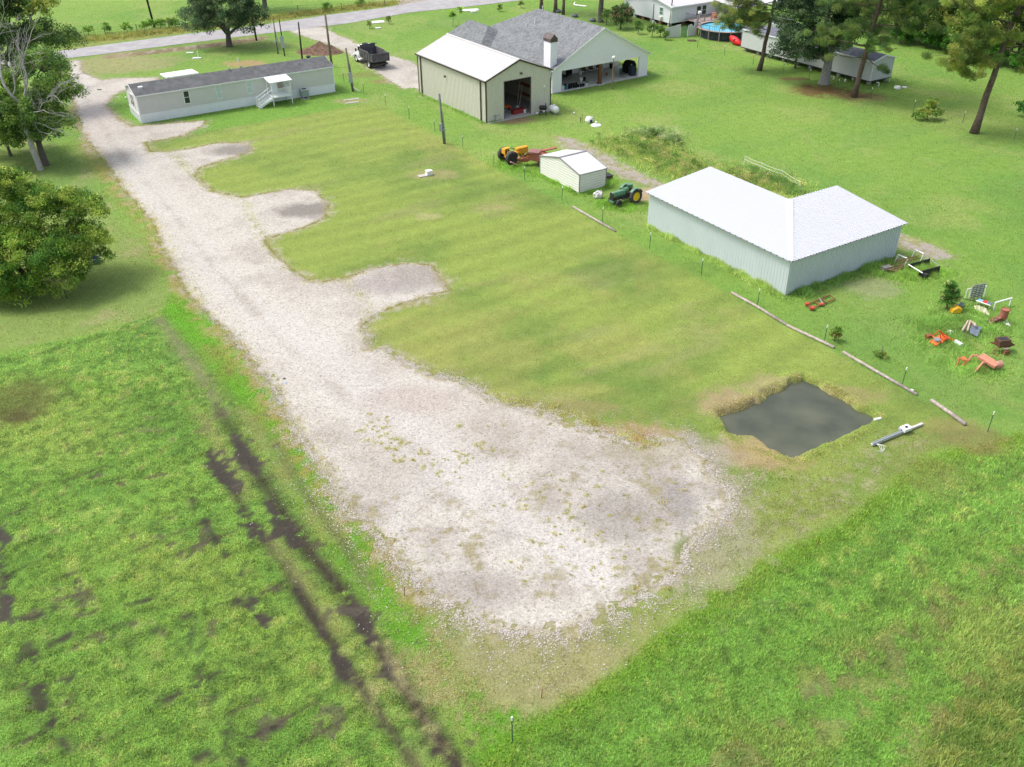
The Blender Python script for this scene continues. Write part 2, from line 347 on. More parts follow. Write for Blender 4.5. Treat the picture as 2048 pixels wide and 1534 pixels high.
    for P, hw, st_, colr in ((RUT0, .5, .7, '8c8a68'), (RUT1, .42, 1, '4a4036'), (RUT2, .4, .7, '6f6c50'), (RUT3, .32, .95, '4a4036')):
        d = dline(P, x, y); w = np.exp(-(d/(hw*(1+.5*n2)))**2)*ss(-.6, -.2, n3*.8+n5*.5+n2*.35+.1*far)*st_*(far if P is not RUT0 else 1)
        c = blend(c, w, pc(colr)); L = L*(1-.8*w)
    d = dline(RUT1, x, y); w = np.exp(-((d-1.1)/.5)**2)*.5*ss(-.2, .5, n2+.2); c = blend(c, w, pc('a3a866')); L = L*(1-.5*w)
    for P in TRAMS:
        d = dline(P, x, y); w = np.exp(-((d+n5*.15)/.26)**2)*ss(-.25, .1, n3+n5*.4+n2*.5); c = blend(c, w*.95, pc('453a32',.42)); L = L*(1-.85*w); wet = np.maximum(wet, w*.7)
    for P in MUDP:
        w = ss(-.2, .12, sdpoly(P, x, y)+n3*.55+n5*.35+n2*.2); c = blend(c, w*.95, pc('4c4038',.42)); L = L*(1-.95*w); wet = np.maximum(wet, w)
    w = ss(-.2, .3, sdpoly(LEFT, x, y))*ss(.5, .62, n3+n2*.5+n5*.3)*ss(52, 38, y); c = blend(c, w*.7, pc('5f5748')); L = L*(1-.7*w)
    for P in BRMUD:
        d = dline(P, x, y); w = np.exp(-(d/.65)**2)*ss(-.05, .25, n3+n2*.6+n5*.4); c = blend(c, w*.4, pc('85805a')); L = L*(1-.35*w)
    # local earth and worn patches: (px, py, radius x, radius y, colour, strength)
    for px, py, rx, ry, hx, s_ in ((490,127,3.2,1.3,'c2a07c',.8),(1030,240,2.2,1.0,'b59a78',.9),(1300,390,3.0,1.2,'d1b49a',.8),(1730,195,2.5,1.5,'a08763',.6),(1640,180,4.0,1.8,'7a4c38',.8),(1700,190,3.5,1.2,'6f4a38',.75),
        (1590,158,2.2,.6,'7a5a40',.8),(870,348,2.6,.8,'b5a878',.6),(703,202,2.4,.8,'c2b08a',.6),(720,150,3.5,1,'8c8450',.5),(770,163,2,.8,'a08b62',.7),(240,108,1,1,'a89a70',.4),(40,800,2.6,1.6,'6f7440',.7),
        (35,825,1.3,.6,'574a34',.6),(855,432,1.3,.5,'c4b98c',.5),(1000,415,2,.5,'b5a878',.5),(1560,780,3.2,1.2,'b7aa7c',.7),(1460,812,2.6,1.1,'b5a27c',.85),(1690,790,2.8,.8,'ae9f70',.6),(1520,905,2.6,1.1,'bda57c',.8),
        (1250,866,3.4,.7,'b79c6e',.85),(1290,882,1.2,.5,'a98055',.9),(1130,818,3.6,.7,'a39a66',.7),(1900,850,2.2,.5,'b0a468',.5),(1950,880,2,1,'97875a',.6),(1850,950,2.2,1.2,'8c9452',.5),(1400,910,2.0,1.2,'b8b0a4',.6),
        (620,100,2,1.2,'6a4c38',.6),(750,1000,1,1,'a89a70',.3),(1785,530,2.4,1.6,'a6ae78',.5),(1740,575,2.4,1.2,'b3ad90',.5),(1335,540,9,1.0,'6f8f40',.4)):
        q = G(px, py); w = ss(1.25, .5, np.sqrt(((x-q.x)/rx)**2+((y-q.y)/ry/1.6)**2)+n3*.45+n2*.2)*s_; c = blend(c, w, pc(hx)); L = L*(1-.5*w)
    # brown ditch strip along the road
    P = GP([(222,112),(300,103),(378,95),(447,86),(520,76)]); d = dline(P, x, y); w = ss(1.7, .8, d+n3*.5)*ss(0, 1, 1+n3*.2); c = blend(c, w*.85, blend(np.tile(pc('a08a70'), (len(x), 1)), ss(.0, .5, n3), pc('c4b8ac')))
    d = dline(GP([(142,95),(246,79),(378,62),(531,43),(657,25),(766,11)]), x, y); w = ss(1.6, .4, d+n2*.8); c = blend(c, w*.7, pc('a9a05e')); L = L+(.12-L)*w
    P = GP([(1250,300),(1330,345),(1440,380)]); d = dline(P, x, y)
    # gravel bleed beyond its edge
    sg = np.maximum(np.maximum(sdpoly(DRIVE, x, y), sdpoly(DRIVE2, x, y)), np.maximum(sdpoly(GRAVTRACK, x, y)-.0, sdpoly(GRAVTRACK2, x, y)))
    fr = ss(-.9, .3, sg+n3*.8+n5*.5+n2*.4); c = blend(c, fr*.7, blend(np.tile(pc('b3a37c'), (len(x), 1)), ss(-.1, .3, n5), pc('ccc2b4'))); L = L*(1-.6*fr)
    q = G(1380, 1010); rr = np.sqrt(((x-q.x)/3.2)**2+((y-q.y)/6)**2); w = ss(1.3, .6, rr+n3*.5)*.6; c = blend(c, w, pc('b9b09a'))
    q = G(1060, 1330); rr = np.sqrt(((x-q.x)/5.5)**2+((y-q.y)/3)**2); w = ss(1.5, .5, rr+n3*.6+n5*.4)*.7*ss(.5, -.3, sdpoly(BRGT, x, y)); c = blend(c, w, pc('b0a87c'))
    q = G(230, 128); rr = np.sqrt(((x-q.x)/9)**2+((y-q.y)/6)**2); w = ss(1.2, .6, rr+n2*.4)*.6; c = blend(c, w, pc('b7a982'))
    return np.clip(c, 0, 1), L, wet, sg
def relief(x, y):
    z = fbm(x, y, 3.5, 55, 3)*.012
    s = sdpoly(POND, x, y); z = np.where(s > -1.0, z*(1-ss(-1, 0, s))-.9*ss(-.28, .55, s+fbm(x, y, .8, 12, 3)*.3)+.05*np.exp(-((s+.5)/.3)**2), z)
    for P in (RUT1, RUT2, RUT3): z = z-.05*np.exp(-(dline(P, x, y)/.35)**2)*ss(62, 50, y)
    q = G(30, 820); z = z-.35*np.exp(-(((x-q.x)/1.7)**2+((y-q.y)/1.0)**2))
    P = GP([(222,114),(300,106),(378,97),(447,89),(520,79)]); z = z-.25*np.exp(-(dline(P, x, y)/.7)**2)
    return z
def ground_material():
    m, n, l, b = nt('turf')
    co = coords(n, l, False)
    at = n.new('ShaderNodeAttribute'); at.attribute_name = 'col'
    aw = n.new('ShaderNodeAttribute'); aw.attribute_name = 'wet'
    t1 = tex(n, l, 'noise', 9, co, Detail=5, Roughness=.75); t2 = tex(n, l, 'noise', 1.3, co, Detail=4, Roughness=.6); t3 = tex(n, l, 'noise', 30, co, Detail=3, Roughness=.7)
    f = math_(n, l, 'ADD', math_(n, l, 'ADD', math_(n, l, 'MULTIPLY', t1.outputs[0], .55), math_(n, l, 'MULTIPLY', t2.outputs[0], .2)), math_(n, l, 'MULTIPLY', t3.outputs[0], .35))
    c = mixc(n, l, 1., at.outputs['Color'], ramp(n, l, f, .42, .68, .62, 1.32), 'MULTIPLY')
    # scattered straw tips
    c = mixc(n, l, ramp(n, l, t1.outputs[0], .6, .72, 0, .28), c, pc('b9b98a').tolist() and tuple(pc('b9b98a')))
    l.new(c, b.inputs['Base Color']); l.new(ramp(n, l, aw.outputs['Fac'], .3, 1, .95, .6), b.inputs['Roughness'])
    b.inputs['Specular IOR Level'].default_value = .22
    bump(n, l, b, f, .55, .08); return m
def grid_mesh(xs, ys, zf=None):
    X, Y = np.meshgrid(xs, ys); x = X.ravel(); y = Y.ravel(); nx, ny = len(xs), len(ys)
    i = np.arange(nx-1); j = np.arange(ny-1); I, J = np.meshgrid(i, j); a = (J*nx+I).ravel()
    F = np.stack([a, a+1, a+1+nx, a+nx], 1); return x, y, F
def cat(*a): return np.unique(np.round(np.concatenate(a), 4))
xs = cat(np.array([-2500, -1200, -600, -350, -220]), np.arange(-150, -60, 2.), np.arange(-60, -30, .3), np.arange(-30, 32, .15), np.arange(32, 60, .3), np.arange(60, 150, 2.), np.array([220, 350, 600, 1200, 2500]))
ys = cat(np.array([-400, -100, -20, 5, 12, 16]), np.arange(18, 52, .15), np.arange(52, 62, .2), np.arange(62, 100, .3), np.arange(100, 150, .5), np.arange(150, 230, 2), np.array([260, 330, 500, 900, 1800, 3500]))
x, y, Fc = grid_mesh(xs, ys)
cc, LL, wet, sg = ground_zones(x, y)
ground = rawmesh('ground', np.c_[x, y, relief(x, y)], Fc, ground_material(), cc, extra={'wet': wet})
ground.data.polygons.foreach_set('use_smooth', [True]*len(ground.data.polygons)); tag(ground, kind='structure')
# ------------------------------------------------------------------ flat sheets clipped at the zero contour of a field
def contour_sheet(name, field, bb, st, z, mat, colf=None, relz=None, kind='structure', extra=None):
    xs = np.arange(bb[0], bb[1], st); ys = np.arange(bb[2], bb[3], st); x, y, F4 = grid_mesh(xs, ys); s = field(x, y)
    T = np.concatenate([F4[:, [0, 1, 2]], F4[:, [0, 2, 3]]]); sT = s[T]; P = np.stack([x, y], 1)[T]; pos = sT > 0; k = pos.sum(1); out = [P[k == 3]]
    for kk in (1, 2):
        sel = k == kk; p = P[sel]; q = sT[sel]; mk = pos[sel] if kk == 1 else ~pos[sel]; r = mk.argmax(1); ix = (r[:, None]+np.arange(3)) % 3
        p = np.take_along_axis(p, ix[:, :, None].repeat(2, 2), 1); q = np.take_along_axis(q, ix, 1)
        tb = (q[:, 0]/(q[:, 0]-q[:, 1]))[:, None]; tc = (q[:, 0]/(q[:, 0]-q[:, 2]))[:, None]
        B = p[:, 0]+(p[:, 1]-p[:, 0])*tb; Cc = p[:, 0]+(p[:, 2]-p[:, 0])*tc
        if kk == 1: out.append(np.stack([p[:, 0], B, Cc], 1))
        else: out += [np.stack([B, p[:, 1], p[:, 2]], 1), np.stack([B, p[:, 2], Cc], 1)]
    V = np.concatenate(out).reshape(-1, 2)
    key = np.round(V*500).astype(np.int64); key = key[:, 0]*10000019+key[:, 1]; _, ui, inv = np.unique(key, return_index=True, return_inverse=True); V = V[ui]; F = inv.reshape(-1, 3)
    F = F[(F[:, 0] != F[:, 1]) & (F[:, 1] != F[:, 2]) & (F[:, 0] != F[:, 2])]
    zz = z+(relz(V[:, 0], V[:, 1]) if relz else 0*V[:, 0])
    cols = colf(V[:, 0], V[:, 1]) if colf else None
    o = rawmesh(name, np.c_[V, zz], F, mat, cols); tag(o, kind=kind); return o
def gravel_material():
    m, n, l, b = nt('crushed_limestone'); co = coords(n, l, False)
    at = n.new('ShaderNodeAttribute'); at.attribute_name = 'col'
    v = tex(n, l, 'voronoi', 11, co); sp = n.new('ShaderNodeSeparateColor'); l.new(v.outputs['Color'], sp.inputs[0])
    v2 = tex(n, l, 'voronoi', 26, co); s2 = n.new('ShaderNodeSeparateColor'); l.new(v2.outputs['Color'], s2.inputs[0])
    t = tex(n, l, 'noise', 3, co, Detail=6, Roughness=.7)
    f = math_(n, l, 'ADD', math_(n, l, 'MULTIPLY', sp.outputs[0], .4), math_(n, l, 'ADD', math_(n, l, 'MULTIPLY', s2.outputs[1], .35), math_(n, l, 'MULTIPLY', t.outputs[0], .5)))
    c = mixc(n, l, 1., at.outputs['Color'], ramp(n, l, f, .15, 1.0, .62, 1.26), 'MULTIPLY')
    c = mixc(n, l, ramp(n, l, sp.outputs[2], .93, .95, 0, .45), c, (.16, .13, .10))
    l.new(c, b.inputs['Base Color']); b.inputs['Roughness'].default_value = .95; b.inputs['Specular IOR Level'].default_value = .15
    bump(n, l, b, f, .5, .03); return m
def gravel_col(x, y):
    n1 = fbm(x, y, 7, 21); n2 = fbm(x, y, 1.8, 22); n3 = fbm(x, y, .55, 23, 3)
    c = np.tile(pc('e6e0d5', .565), (len(x), 1)); c = blend(c, ss(-.1, .6, n1)*.5, pc('d4cabe', .52)); c = blend(c, ss(.0, .6, n2)*.35, pc('c2b8ac', .52))
    sd = sdpoly(DRIVE, x, y)
    dt = dline(TRK, x, y); wob = fbm(x, y, 3, 24, 2)*.25
    c = blend(c, np.exp(-((dt+wob-.85)/.38)**2)*.45, pc('efe9e2', .52)); c = blend(c, np.exp(-((dt+wob)/.35)**2)*.4*ss(-.5, .3, n2), pc('bdb4a8', .55)); c = blend(c, ss(1.7, 2.6, dt+wob)*ss(-.4, .4, n2+n3*.4)*.25, pc('c4b9aa', .55))
    low = ss(46, 36, y)                                              # turning area: dirtier stone, weeds
    c = blend(c, low*ss(-.35, .45, n1*.7+n2*.6)*.55, pc('b4aca2', .54)); c = blend(c, low*ss(.15, .45, n3*.8+n2*.35)*.7, pc('a39a6c', .62))
    tr = np.exp(-(dline(LP([(560,640),(760,790),(880,900),(1010,1000),(1100,1090),(1200,1150)]), x, y)/1.3)**2); c = blend(c, tr*.7, pc('efe9e2', .52))
    tr = np.exp(-(dline(LP([(760,1080),(800,1020),(880,950),(960,930)]), x, y)/.9)**2); c = blend(c, tr*.5, pc('efe9e2', .52))
    for px, py, rx, ry, hx, s_ in ((620,420,3.6,1.4,'8f8880',.85),(470,300,3.6,1.3,'8f8a82',.8),(840,550,4.2,2.0,'a8a098',.75),(760,570,3,1.2,'b0a6a2',.6),(1240,1030,2.2,1.6,'a39c94',.7),(1350,1000,1.2,1.6,'a39d98',.7),
        (930,1180,3.0,1.0,'a8a098',.6),(820,800,3.2,1.2,'c4b6ac',.6),(640,230,3,2,'b0a498',.5),(200,230,5,8,'d5cac2',.6),(1380,1108,.9,.9,'7f9150',.95),(900,560,1.5,1,'a39a7c',.7),(1300,900,3,1.2,'a39a7a',.5)):
        q = G(px, py); w = ss(1.25, .45, np.sqrt(((x-q.x)/rx)**2+((y-q.y)/ry/1.4)**2)+n2*.5+n3*.2)*s_; c = blend(c, w, pc(hx, .62))
    e = ss(.55, 0, sd+n3*.5+n2*.3)*(sd > -1); c = blend(c, e*.55, pc('ab9d72', .62))
    return np.clip(c, 0, 1)
def dfield(P, soft=.0):
    def f(x, y):
        s = sdpoly(P, x, y); n3 = fbm(x, y, .5, 61, 3); n2 = fbm(x, y, 1.6, 62, 3); n0 = fbm(x, y, .22, 63, 2)
        low = ss(50, 34, y)
        n9 = fbm(x, y, .13, 66, 1); v = s+n3*(.3+.35*low)+n2*(.25+.25*low)+n0*(.3+.4*low)+n9*(.12+.3*low)
        hole = fbm(x, y, .42, 64, 3)-(.52+.25*ss(.2, 1.6, s)-.13*low)     # weeds breaking through near the edges
        return np.minimum(v, np.where(s < 3.5, -hole*1.2, 1.))-soft
    return f
GM = gravel_material()
def bbp(P, m=1.5): return (P[:, 0].min()-m, P[:, 0].max()+m, P[:, 1].min()-m, P[:, 1].max()+m)
RZ = lambda a, b: relief(a, b)
contour_sheet('gravel_driveway', dfield(DRIVE), bbp(DRIVE), .11, .012, GM, gravel_col, RZ)
contour_sheet('gravel_path', dfield(DRIVE2), bbp(DRIVE2), .2, .012, GM, gravel_col, RZ)
g3 = lambda x, y: blend(gravel_col(x, y), np.full(len(x), .6), pc('a59a88', .62))
def holes(P): 
    f = dfield(P); return lambda x, y: np.minimum(f(x, y), .25-fbm(x, y, .45, 65, 3)*1.6)
contour_sheet('gravel_path', holes(GRAVTRACK), bbp(GRAVTRACK), .15, .012, GM, g3, RZ)
contour_sheet('gravel_path', holes(GRAVTRACK2), bbp(GRAVTRACK2), .15, .012, GM, g3, RZ)
def road_material():
    m, n, l, b = nt('asphalt'); co = coords(n, l, False)
    t = tex(n, l, 'noise', .6, co, Detail=6); t2 = tex(n, l, 'noise', 12, co, Detail=4)
    c = mixc(n, l, ramp(n, l, t.outputs[0], .4, .6), tuple(pc('bdb9bb', .55)), tuple(pc('cdcaca', .55)))
    c = mixc(n, l, 1., c, ramp(n, l, t2.outputs[0], .3, .7, .88, 1.1), 'MULTIPLY'); l.new(c, b.inputs['Base Color']); b.inputs['Roughness'].default_value = .9
    bump(n, l, b, t2.outputs[0], .2, .01); return m
contour_sheet('road', lambda x, y: sdpoly(ROAD, x, y)+fbm(x, y, 1.2, 71)*.12, (-150, 60, 120, 260), .6, .03, road_material())
SIDE = GP([(790,12),(860,0),(900,-30),(760,-30),(800,-5)])
contour_sheet('side_road', lambda x, y: sdpoly(SIDE, x, y)+fbm(x, y, 1.2, 72)*.4, bbp(SIDE), .5, .018, GM, g3)
# pond water
def water_material():
    m, n, l, b = nt('pond_water'); co = coords(n, l, False)
    t = tex(n, l, 'noise', .35, co, Detail=3); c = mixc(n, l, ramp(n, l, t.outputs[0], .35, .65), (.058, .066, .046), (.10, .108, .074))
    l.new(c, b.inputs['Base Color']); b.inputs['Roughness'].default_value = .06; b.inputs['IOR'].default_value = 1.33
    t2 = tex(n, l, 'noise', 2.2, coords(n, l, False, (1, 2.2, 1)), Detail=4, Roughness=.7); bump(n, l, b, t2.outputs[0], .25, .03); return m
contour_sheet('pond_water', lambda x, y: sdpoly(POND, x, y)+.45, bbp(POND), .5, -.35, water_material())
# ================================================================== GRASS BLADES (uncountable: stuff)
def leafmat(name, tr=.35, rough=.6, spec=.25):
    m, n, l, b = nt(name); at = n.new('ShaderNodeAttribute'); at.attribute_name = 'col'
    l.new(at.outputs['Color'], b.inputs['Base Color']); b.inputs['Roughness'].default_value = rough; b.inputs['Specular IOR Level'].default_value = spec
    t = n.new('ShaderNodeBsdfTranslucent'); l.new(at.outputs['Color'], t.inputs[0]); mx = n.new('ShaderNodeMixShader'); mx.inputs[0].default_value = tr
    o = n['Material Output']; l.new(b.outputs[0], mx.inputs[1]); l.new(t.outputs[0], mx.inputs[2]); l.new(mx.outputs[0], o.inputs[0]); return m
GRM = leafmat('grass_blade', .5)
RNG = np.random.default_rng(5)
KEEPOUT = []
for o_, w_, l_, a_ in ((G(284, 247), 23.3, 4.9, 32.1), (G(973, 246.1), 8.73, 15.35, 33.5), (G(1104.2, 187.7), 14.93, 21.4, 32.8), (G(1158.3, 387.4), 3.02, 6.25, 33), (G(1569.7, 591.4), 12.1, 6.85, 32), (G(1569.7, 591.4), 6.75, 15.65, 32)):
    a_ = math.radians(a_); ex = np.array([math.cos(a_), math.sin(a_)]); ey = np.array([-math.sin(a_), math.cos(a_)]); oo = np.array(o_[:2])
    KEEPOUT.append(np.array([oo, oo+ex*w_, oo+ex*w_+ey*l_, oo+ey*l_]))
def blades(x, y, z, h, w, col, bend=.6, k=1):
    n = len(x); a = RNG.random(n)*2*PI; la = RNG.random(n)*2*PI; ln = h*bend*(.2+RNG.random(n))
    V = np.empty((n, 3, 3)); dx = np.cos(a)*w/2; dy = np.sin(a)*w/2
    V[:, 0] = np.c_[x-dx, y-dy, z-.02]; V[:, 1] = np.c_[x+dx, y+dy, z-.02]; V[:, 2] = np.c_[x+np.cos(la)*ln, y+np.sin(la)*ln, z+h]
    return V, np.repeat(col, 3, 0)
def scatter_grass(name, label, bands, hk=1., sel=None, seed=1, gain=2.0):
    Vs = []; Cs = []
    for y0, y1, dens, wd in bands:
        xw0, xw1 = -.6*y1-24, .6*y1+24; n = int((xw1-xw0)*(y1-y0)*dens); x = RNG.uniform(xw0, xw1, n); y = RNG.uniform(y0, y1, n)
        k = (np.abs(x) < .56*y+7) | ((np.abs(x) < .56*y+22) & (RNG.random(n) < .45)); x = x[k]; y = y[k]
        c, L, wet, sg = ground_zones(x, y)
        k = (wet < .3+.4*(RNG.random(len(x)) < .12)) & (sg+fbm(x, y, .5, 61, 3)*.5 < .05) & (sdpoly(POND, x, y) < -.1) & (sdpoly(ROAD, x, y) < 0)
        for K in KEEPOUT: k &= sdpoly(K, x, y) < .02
        if sel is not None: k &= sel(x, y, L)
        x = x[k]; y = y[k]; c = c[k]; L = L[k]; n = len(x)
        cl = 1+.55*fbm(x, y, .5, 80, 3)+.25*fbm(x, y, 2, 81, 2)
        h = L*hk*np.clip(cl, .3, 2)*(.5+.8*RNG.random(n)); w = wd*(.6+.8*RNG.random(n))*(.6+.4*np.clip(L/.2, 0, 1.3))
        lu = (c@np.array([.25, .65, .1]))[:, None]; c = (c*.84+lu*np.array([.20, .15, .09]))*np.array([1.0+.1*(hk < 1), 1.0, 1.0+.35*(hk < 1)]); t = RNG.random(n)[:, None]; c = c*gain*(.62+.85*RNG.random(n)[:, None]**1.3); sw = RNG.random(n) < .09; c[sw] = c[sw]*.5+np.array([.46, .46, .24])*.5; c = c*(1+np.c_[.22*t, .06*t, -.15*t]-.08)
        V, Cc = blades(x, y, relief(x, y), h, w, np.clip(c, 0, .95)); Vs.append(V.reshape(-1, 3)); Cs.append(Cc)
    V = np.concatenate(Vs); o = rawmesh(name, V, np.arange(len(V)).reshape(-1, 3), GRM, np.concatenate(Cs)); tag(o, label, 'grass', kind='stuff'); return o
scatter_grass('long_grass', 'long bright green grass of the rough fields and unmown edges', [(19, 34, 520, .045), (34, 50, 320, .055), (50, 75, 130, .075), (75, 135, 24, .11)], sel=lambda x, y, L: L > .075, hk=.6, gain=2.6)
scatter_grass('lawn_grass', 'short mown lawn grass round the buildings and gravel bays', [(19, 50, 160, .045), (50, 80, 80, .06), (80, 120, 32, .09), (120, 175, 10, .13)], hk=1.5, sel=lambda x, y, L: L <= .075, gain=1.8)

def edge_points(P, n, lo, hi_far, hi_near):
    "random points beside a closed outline; positive offset = outside"
    Q = np.roll(P, -1, 0); L = np.linalg.norm(Q-P, axis=1); cum = np.r_[0, np.cumsum(L)]; s = RNG.uniform(0, cum[-1], n); i = np.clip(np.searchsorted(cum, s)-1, 0, len(P)-1)
    q = P[i]+(Q[i]-P[i])*((s-cum[i])/L[i])[:, None]; near = ss(52, 34, q[:, 1]); R_ = lo+RNG.exponential(1, n)*(hi_far+(hi_near-hi_far)*near); a = RNG.uniform(0, 2*PI, n)
    q = q+np.c_[np.cos(a), np.sin(a)]*R_[:, None]; return q, sdpoly(P, q[:, 0], q[:, 1])
q, sd_e = edge_points(DRIVE, 260000, 0, .35, .95); k = (sd_e < .25) & (q[:, 1] > 19) & (RNG.random(len(q)) < ss(62, 44, q[:, 1])+.05) & (fbm(q[:, 0], q[:, 1], .8, 91, 3) > -.25+.25*RNG.random(len(q))); q = q[k]; n = len(q)
c = gravel_col(q[:, 0], q[:, 1])*0+pc('e0d8ce', .62)*(.72+.45*RNG.random(n))[:, None]; a = RNG.random(n)*2*PI; s_ = (.018+.034*RNG.random(n)**2); V = np.empty((n, 4, 3)); z = relief(q[:, 0], q[:, 1])+.015
for j in range(4): V[:, j] = np.c_[q[:, 0]+np.cos(a+j*PI/2)*s_*(1 if j % 2 else .7), q[:, 1]+np.sin(a+j*PI/2)*s_*(1 if j % 2 else .7), z+.02*RNG.random(n)]
st_ = rawmesh('loose_gravel', V.reshape(-1, 3), np.arange(4*n).reshape(-1, 4), leafmat('stone_chip', 0, .95, .1), np.clip(c, 0, .9).repeat(4, 0)); tag(st_, 'loose pale stones strewn in the grass round the gravel drive', 'gravel', kind='stuff')
q, sd_e = edge_points(DRIVE, 70000, 0, .25, .75); k = (sd_e > -.2) & (q[:, 1] > 19) & (q[:, 1] < 105) & (fbm(q[:, 0], q[:, 1], .5, 92, 3) > -.1+.3*RNG.random(len(q))); q = q[k]; n = len(q)
c = np.array([hexc(h) for h in ('a09c5c', '8c9c4c', 'b0a070', '98a050')])[RNG.integers(0, 4, n)]*(1.0+.9*RNG.random(n))[:, None]
V, cc_ = blades(q[:, 0], q[:, 1], relief(q[:, 0], q[:, 1])+.01, .04+.07*RNG.random(n), .04+0*q[:, 0], np.clip(c, 0, .9), 1.0); V = V.reshape(-1, 3); tag(rawmesh('edge_grass', V, np.arange(len(V)).reshape(-1, 3), GRM, cc_), 'thin dry grass creeping into the gravel edge', 'grass', kind='stuff')
# ================================================================== BUILDINGS
BA = math.radians(32.3)
def ribs(mb, P, s0, s1, t0, t1, pitch=.3, w=.09, d=.03, off=0.):
    "ribbed sheet: P(s,t,h) -> point; t0/t1 numbers or functions of s"
    f0 = t0 if callable(t0) else (lambda s: t0); f1 = t1 if callable(t1) else (lambda s: t1)
    prof = [(s0, 0)]; s = s0+off+pitch*.5
    while s+w/2 < s1-.01:
        prof += [(s-w/2, 0), (s-w/4, d), (s+w/4, d), (s+w/2, 0)]; s += pitch
    prof.append((s1, 0))
    k = len(mb.v)
    for a, h in prof: mb.v += [tuple(P(a, f0(a), h)), tuple(P(a, f1(a), h))]
    for i in range(len(prof)-1): mb.f.append((k+2*i, k+2*i+2, k+2*i+3, k+2*i+1))
    return mb
def laps(mb, P, s0, s1, z0, z1, pitch=.2, d=.02):
    "lap siding between s0..s1 (numbers or functions of z)"
    f0 = s0 if callable(s0) else (lambda z: s0); f1 = s1 if callable(s1) else (lambda z: s1)
    z = z0
    while z < z1-.005:
        e = min(z+pitch, z1); k = len(mb.v)
        mb.v += [tuple(P(f0(z), z, d)), tuple(P(f1(z), z, d)), tuple(P(f1(e), e, .002)), tuple(P(f0(e), e, .002)), tuple(P(f0(z), z, 0)), tuple(P(f1(z), z, 0))]
        mb.f += [(k, k+1, k+2, k+3), (k+4, k+5, k+1, k)]; z = e
    return mb
def window(par, P, s0, s1, z0, z1, glass, frame, rails=1, fw=.07, sill=False):
    "frame (part) > pane (sub-part); P(s,z,h)"
    def bx(m, a, b, c, d, h0, h1): 
        v = [P(s, z, h) for h in (h0, h1) for s, z in ((a, c), (b, c), (b, d), (a, d))]
        m.add(v, [(3, 2, 1, 0), (4, 5, 6, 7), (0, 1, 5, 4), (1, 2, 6, 5), (2, 3, 7, 6), (3, 0, 4, 7)])
    m = MB(); bx(m, s0-fw, s0, z0-fw, z1+fw, 0, .06); bx(m, s1, s1+fw, z0-fw, z1+fw, 0, .06); bx(m, s0, s1, z0-fw, z0, 0, .06); bx(m, s0, s1, z1, z1+fw, 0, .06)
    for i in range(rails): z = z0+(z1-z0)*(i+1)/(rails+1); bx(m, s0, s1, z-.025, z+.025, .026, .05)
    w = m.build('window', frame, par); g = MB(); bx(g, s0, s1, z0, z1, .004, .025); g.build('pane', glass, w); return w
white = M('white_paint', (.80, .81, .82), .5, .05); whitev = M('white_vinyl', (.84, .86, .90), .45, .05, dirt=(.55, .56, .50), dirtf=.25)
glassd = M('dark_glass', (.02, .035, .03), .08, .3, spec=.6, bmp=0); blind = M('window_blind', (.50, .60, .60), .3, .06, spec=.6, bmp=0)
conc = fine('concrete', (.42, .40, .37), .12, 9); 
# ---------------------------------------------------------------- mobile home
siding = M('beige_siding', (.62, .62, .59), .6, .05, dirt=(.36, .36, .32), dirtf=.2)
mr = fine('weathered_shingle', (.10, .103, .105), .2, 9, col2=(.13, .133, .135))
m0 = G(284, 247)
mh = thing('mobile_home', 'long beige single-wide mobile home with white skirting and dark grey shingle roof', 'mobile home', (m0.x, m0.y, 0), math.radians(32.1))
LX, LY, EZ, RZ_ = 23.25, 4.9, 3.05, 3.78
b = MB().box(.05, LX-.05, .05, LY-.05, .1, EZ-.02)
b.prism([(.05, EZ-.03), (LY-.05, EZ-.03), (LY/2, RZ_-.06)], 'X', .05, LX-.05)
F0 = lambda s, z, h: (s, -h, z); 
laps(b, F0, .02, LX-.02, .94, EZ-.02, .19); laps(b, lambda s, z, h: (-h, s, z), lambda z: max(0.02, (z-EZ)/(RZ_-EZ)*LY/2), lambda z: min(LY-.02, LY-(z-EZ)/(RZ_-EZ)*LY/2), .94, RZ_-.1, .19)
laps(b, lambda s, z, h: (LX+h, s, z), .02, LY-.02, .94, EZ, .19); laps(b, lambda s, z, h: (s, LY+h, z), .02, LX-.02, .94, EZ-.02, .19)
b.build('wall', siding, mh)
k = MB(); ribs(k, lambda s, t, h: (s, -.03-h, t), -.03, LX+.03, .0, .94, .2, .05, .02); ribs(k, lambda s, t, h: (-.03-h, s, t), -.03, LY+.03, .0, .94, .2, .05, .02)
k.box(-.05, LX+.05, -.06, -.03, .92, .98); k.box(-.06, -.03, -.05, LY+.05, .92, .98); k.box(-.028, LX+.028, LY, LY+.03, 0, .95); k.box(LX, LX+.03, -.03, LY+.03, 0, .95); k.build('skirting', whitev, mh)
r = MB(); ov = .12
for s in (-1, 1):
    y0, y1 = (LY/2, -ov) if s < 0 else (LY/2, LY+ov)
    r.slab([(-ov, y0, RZ_+.03), (LX+ov, y0, RZ_+.03), (LX+ov, y1, EZ+.02), (-ov, y1, EZ+.02)], .05)
rf = r.build('roof', mr, mh)
t = MB(); t.box(-ov, LX+ov, -ov-.03, -ov, EZ-.13, EZ+.0); t.box(-ov, LX+ov, LY+ov, LY+ov+.03, EZ-.13, EZ)
for x_ in (-ov-.03, LX+ov):
    for s in (-1, 1):
        y1 = -ov if s < 0 else LY+ov; t.prism([(LY/2, RZ_-.1), (LY/2, RZ_+.02), (y1, EZ+.0), (y1, EZ-.13)], 'X', x_, x_+.03)
for x_, y_ in ((-.035, -.035), (LX-.06, -.035), (-.035, LY-.06), (LX-.06, LY-.06)): t.box(x_, x_+.1, y_, y_+.1, .98, EZ-.05)
t.build('trim', white, mh)
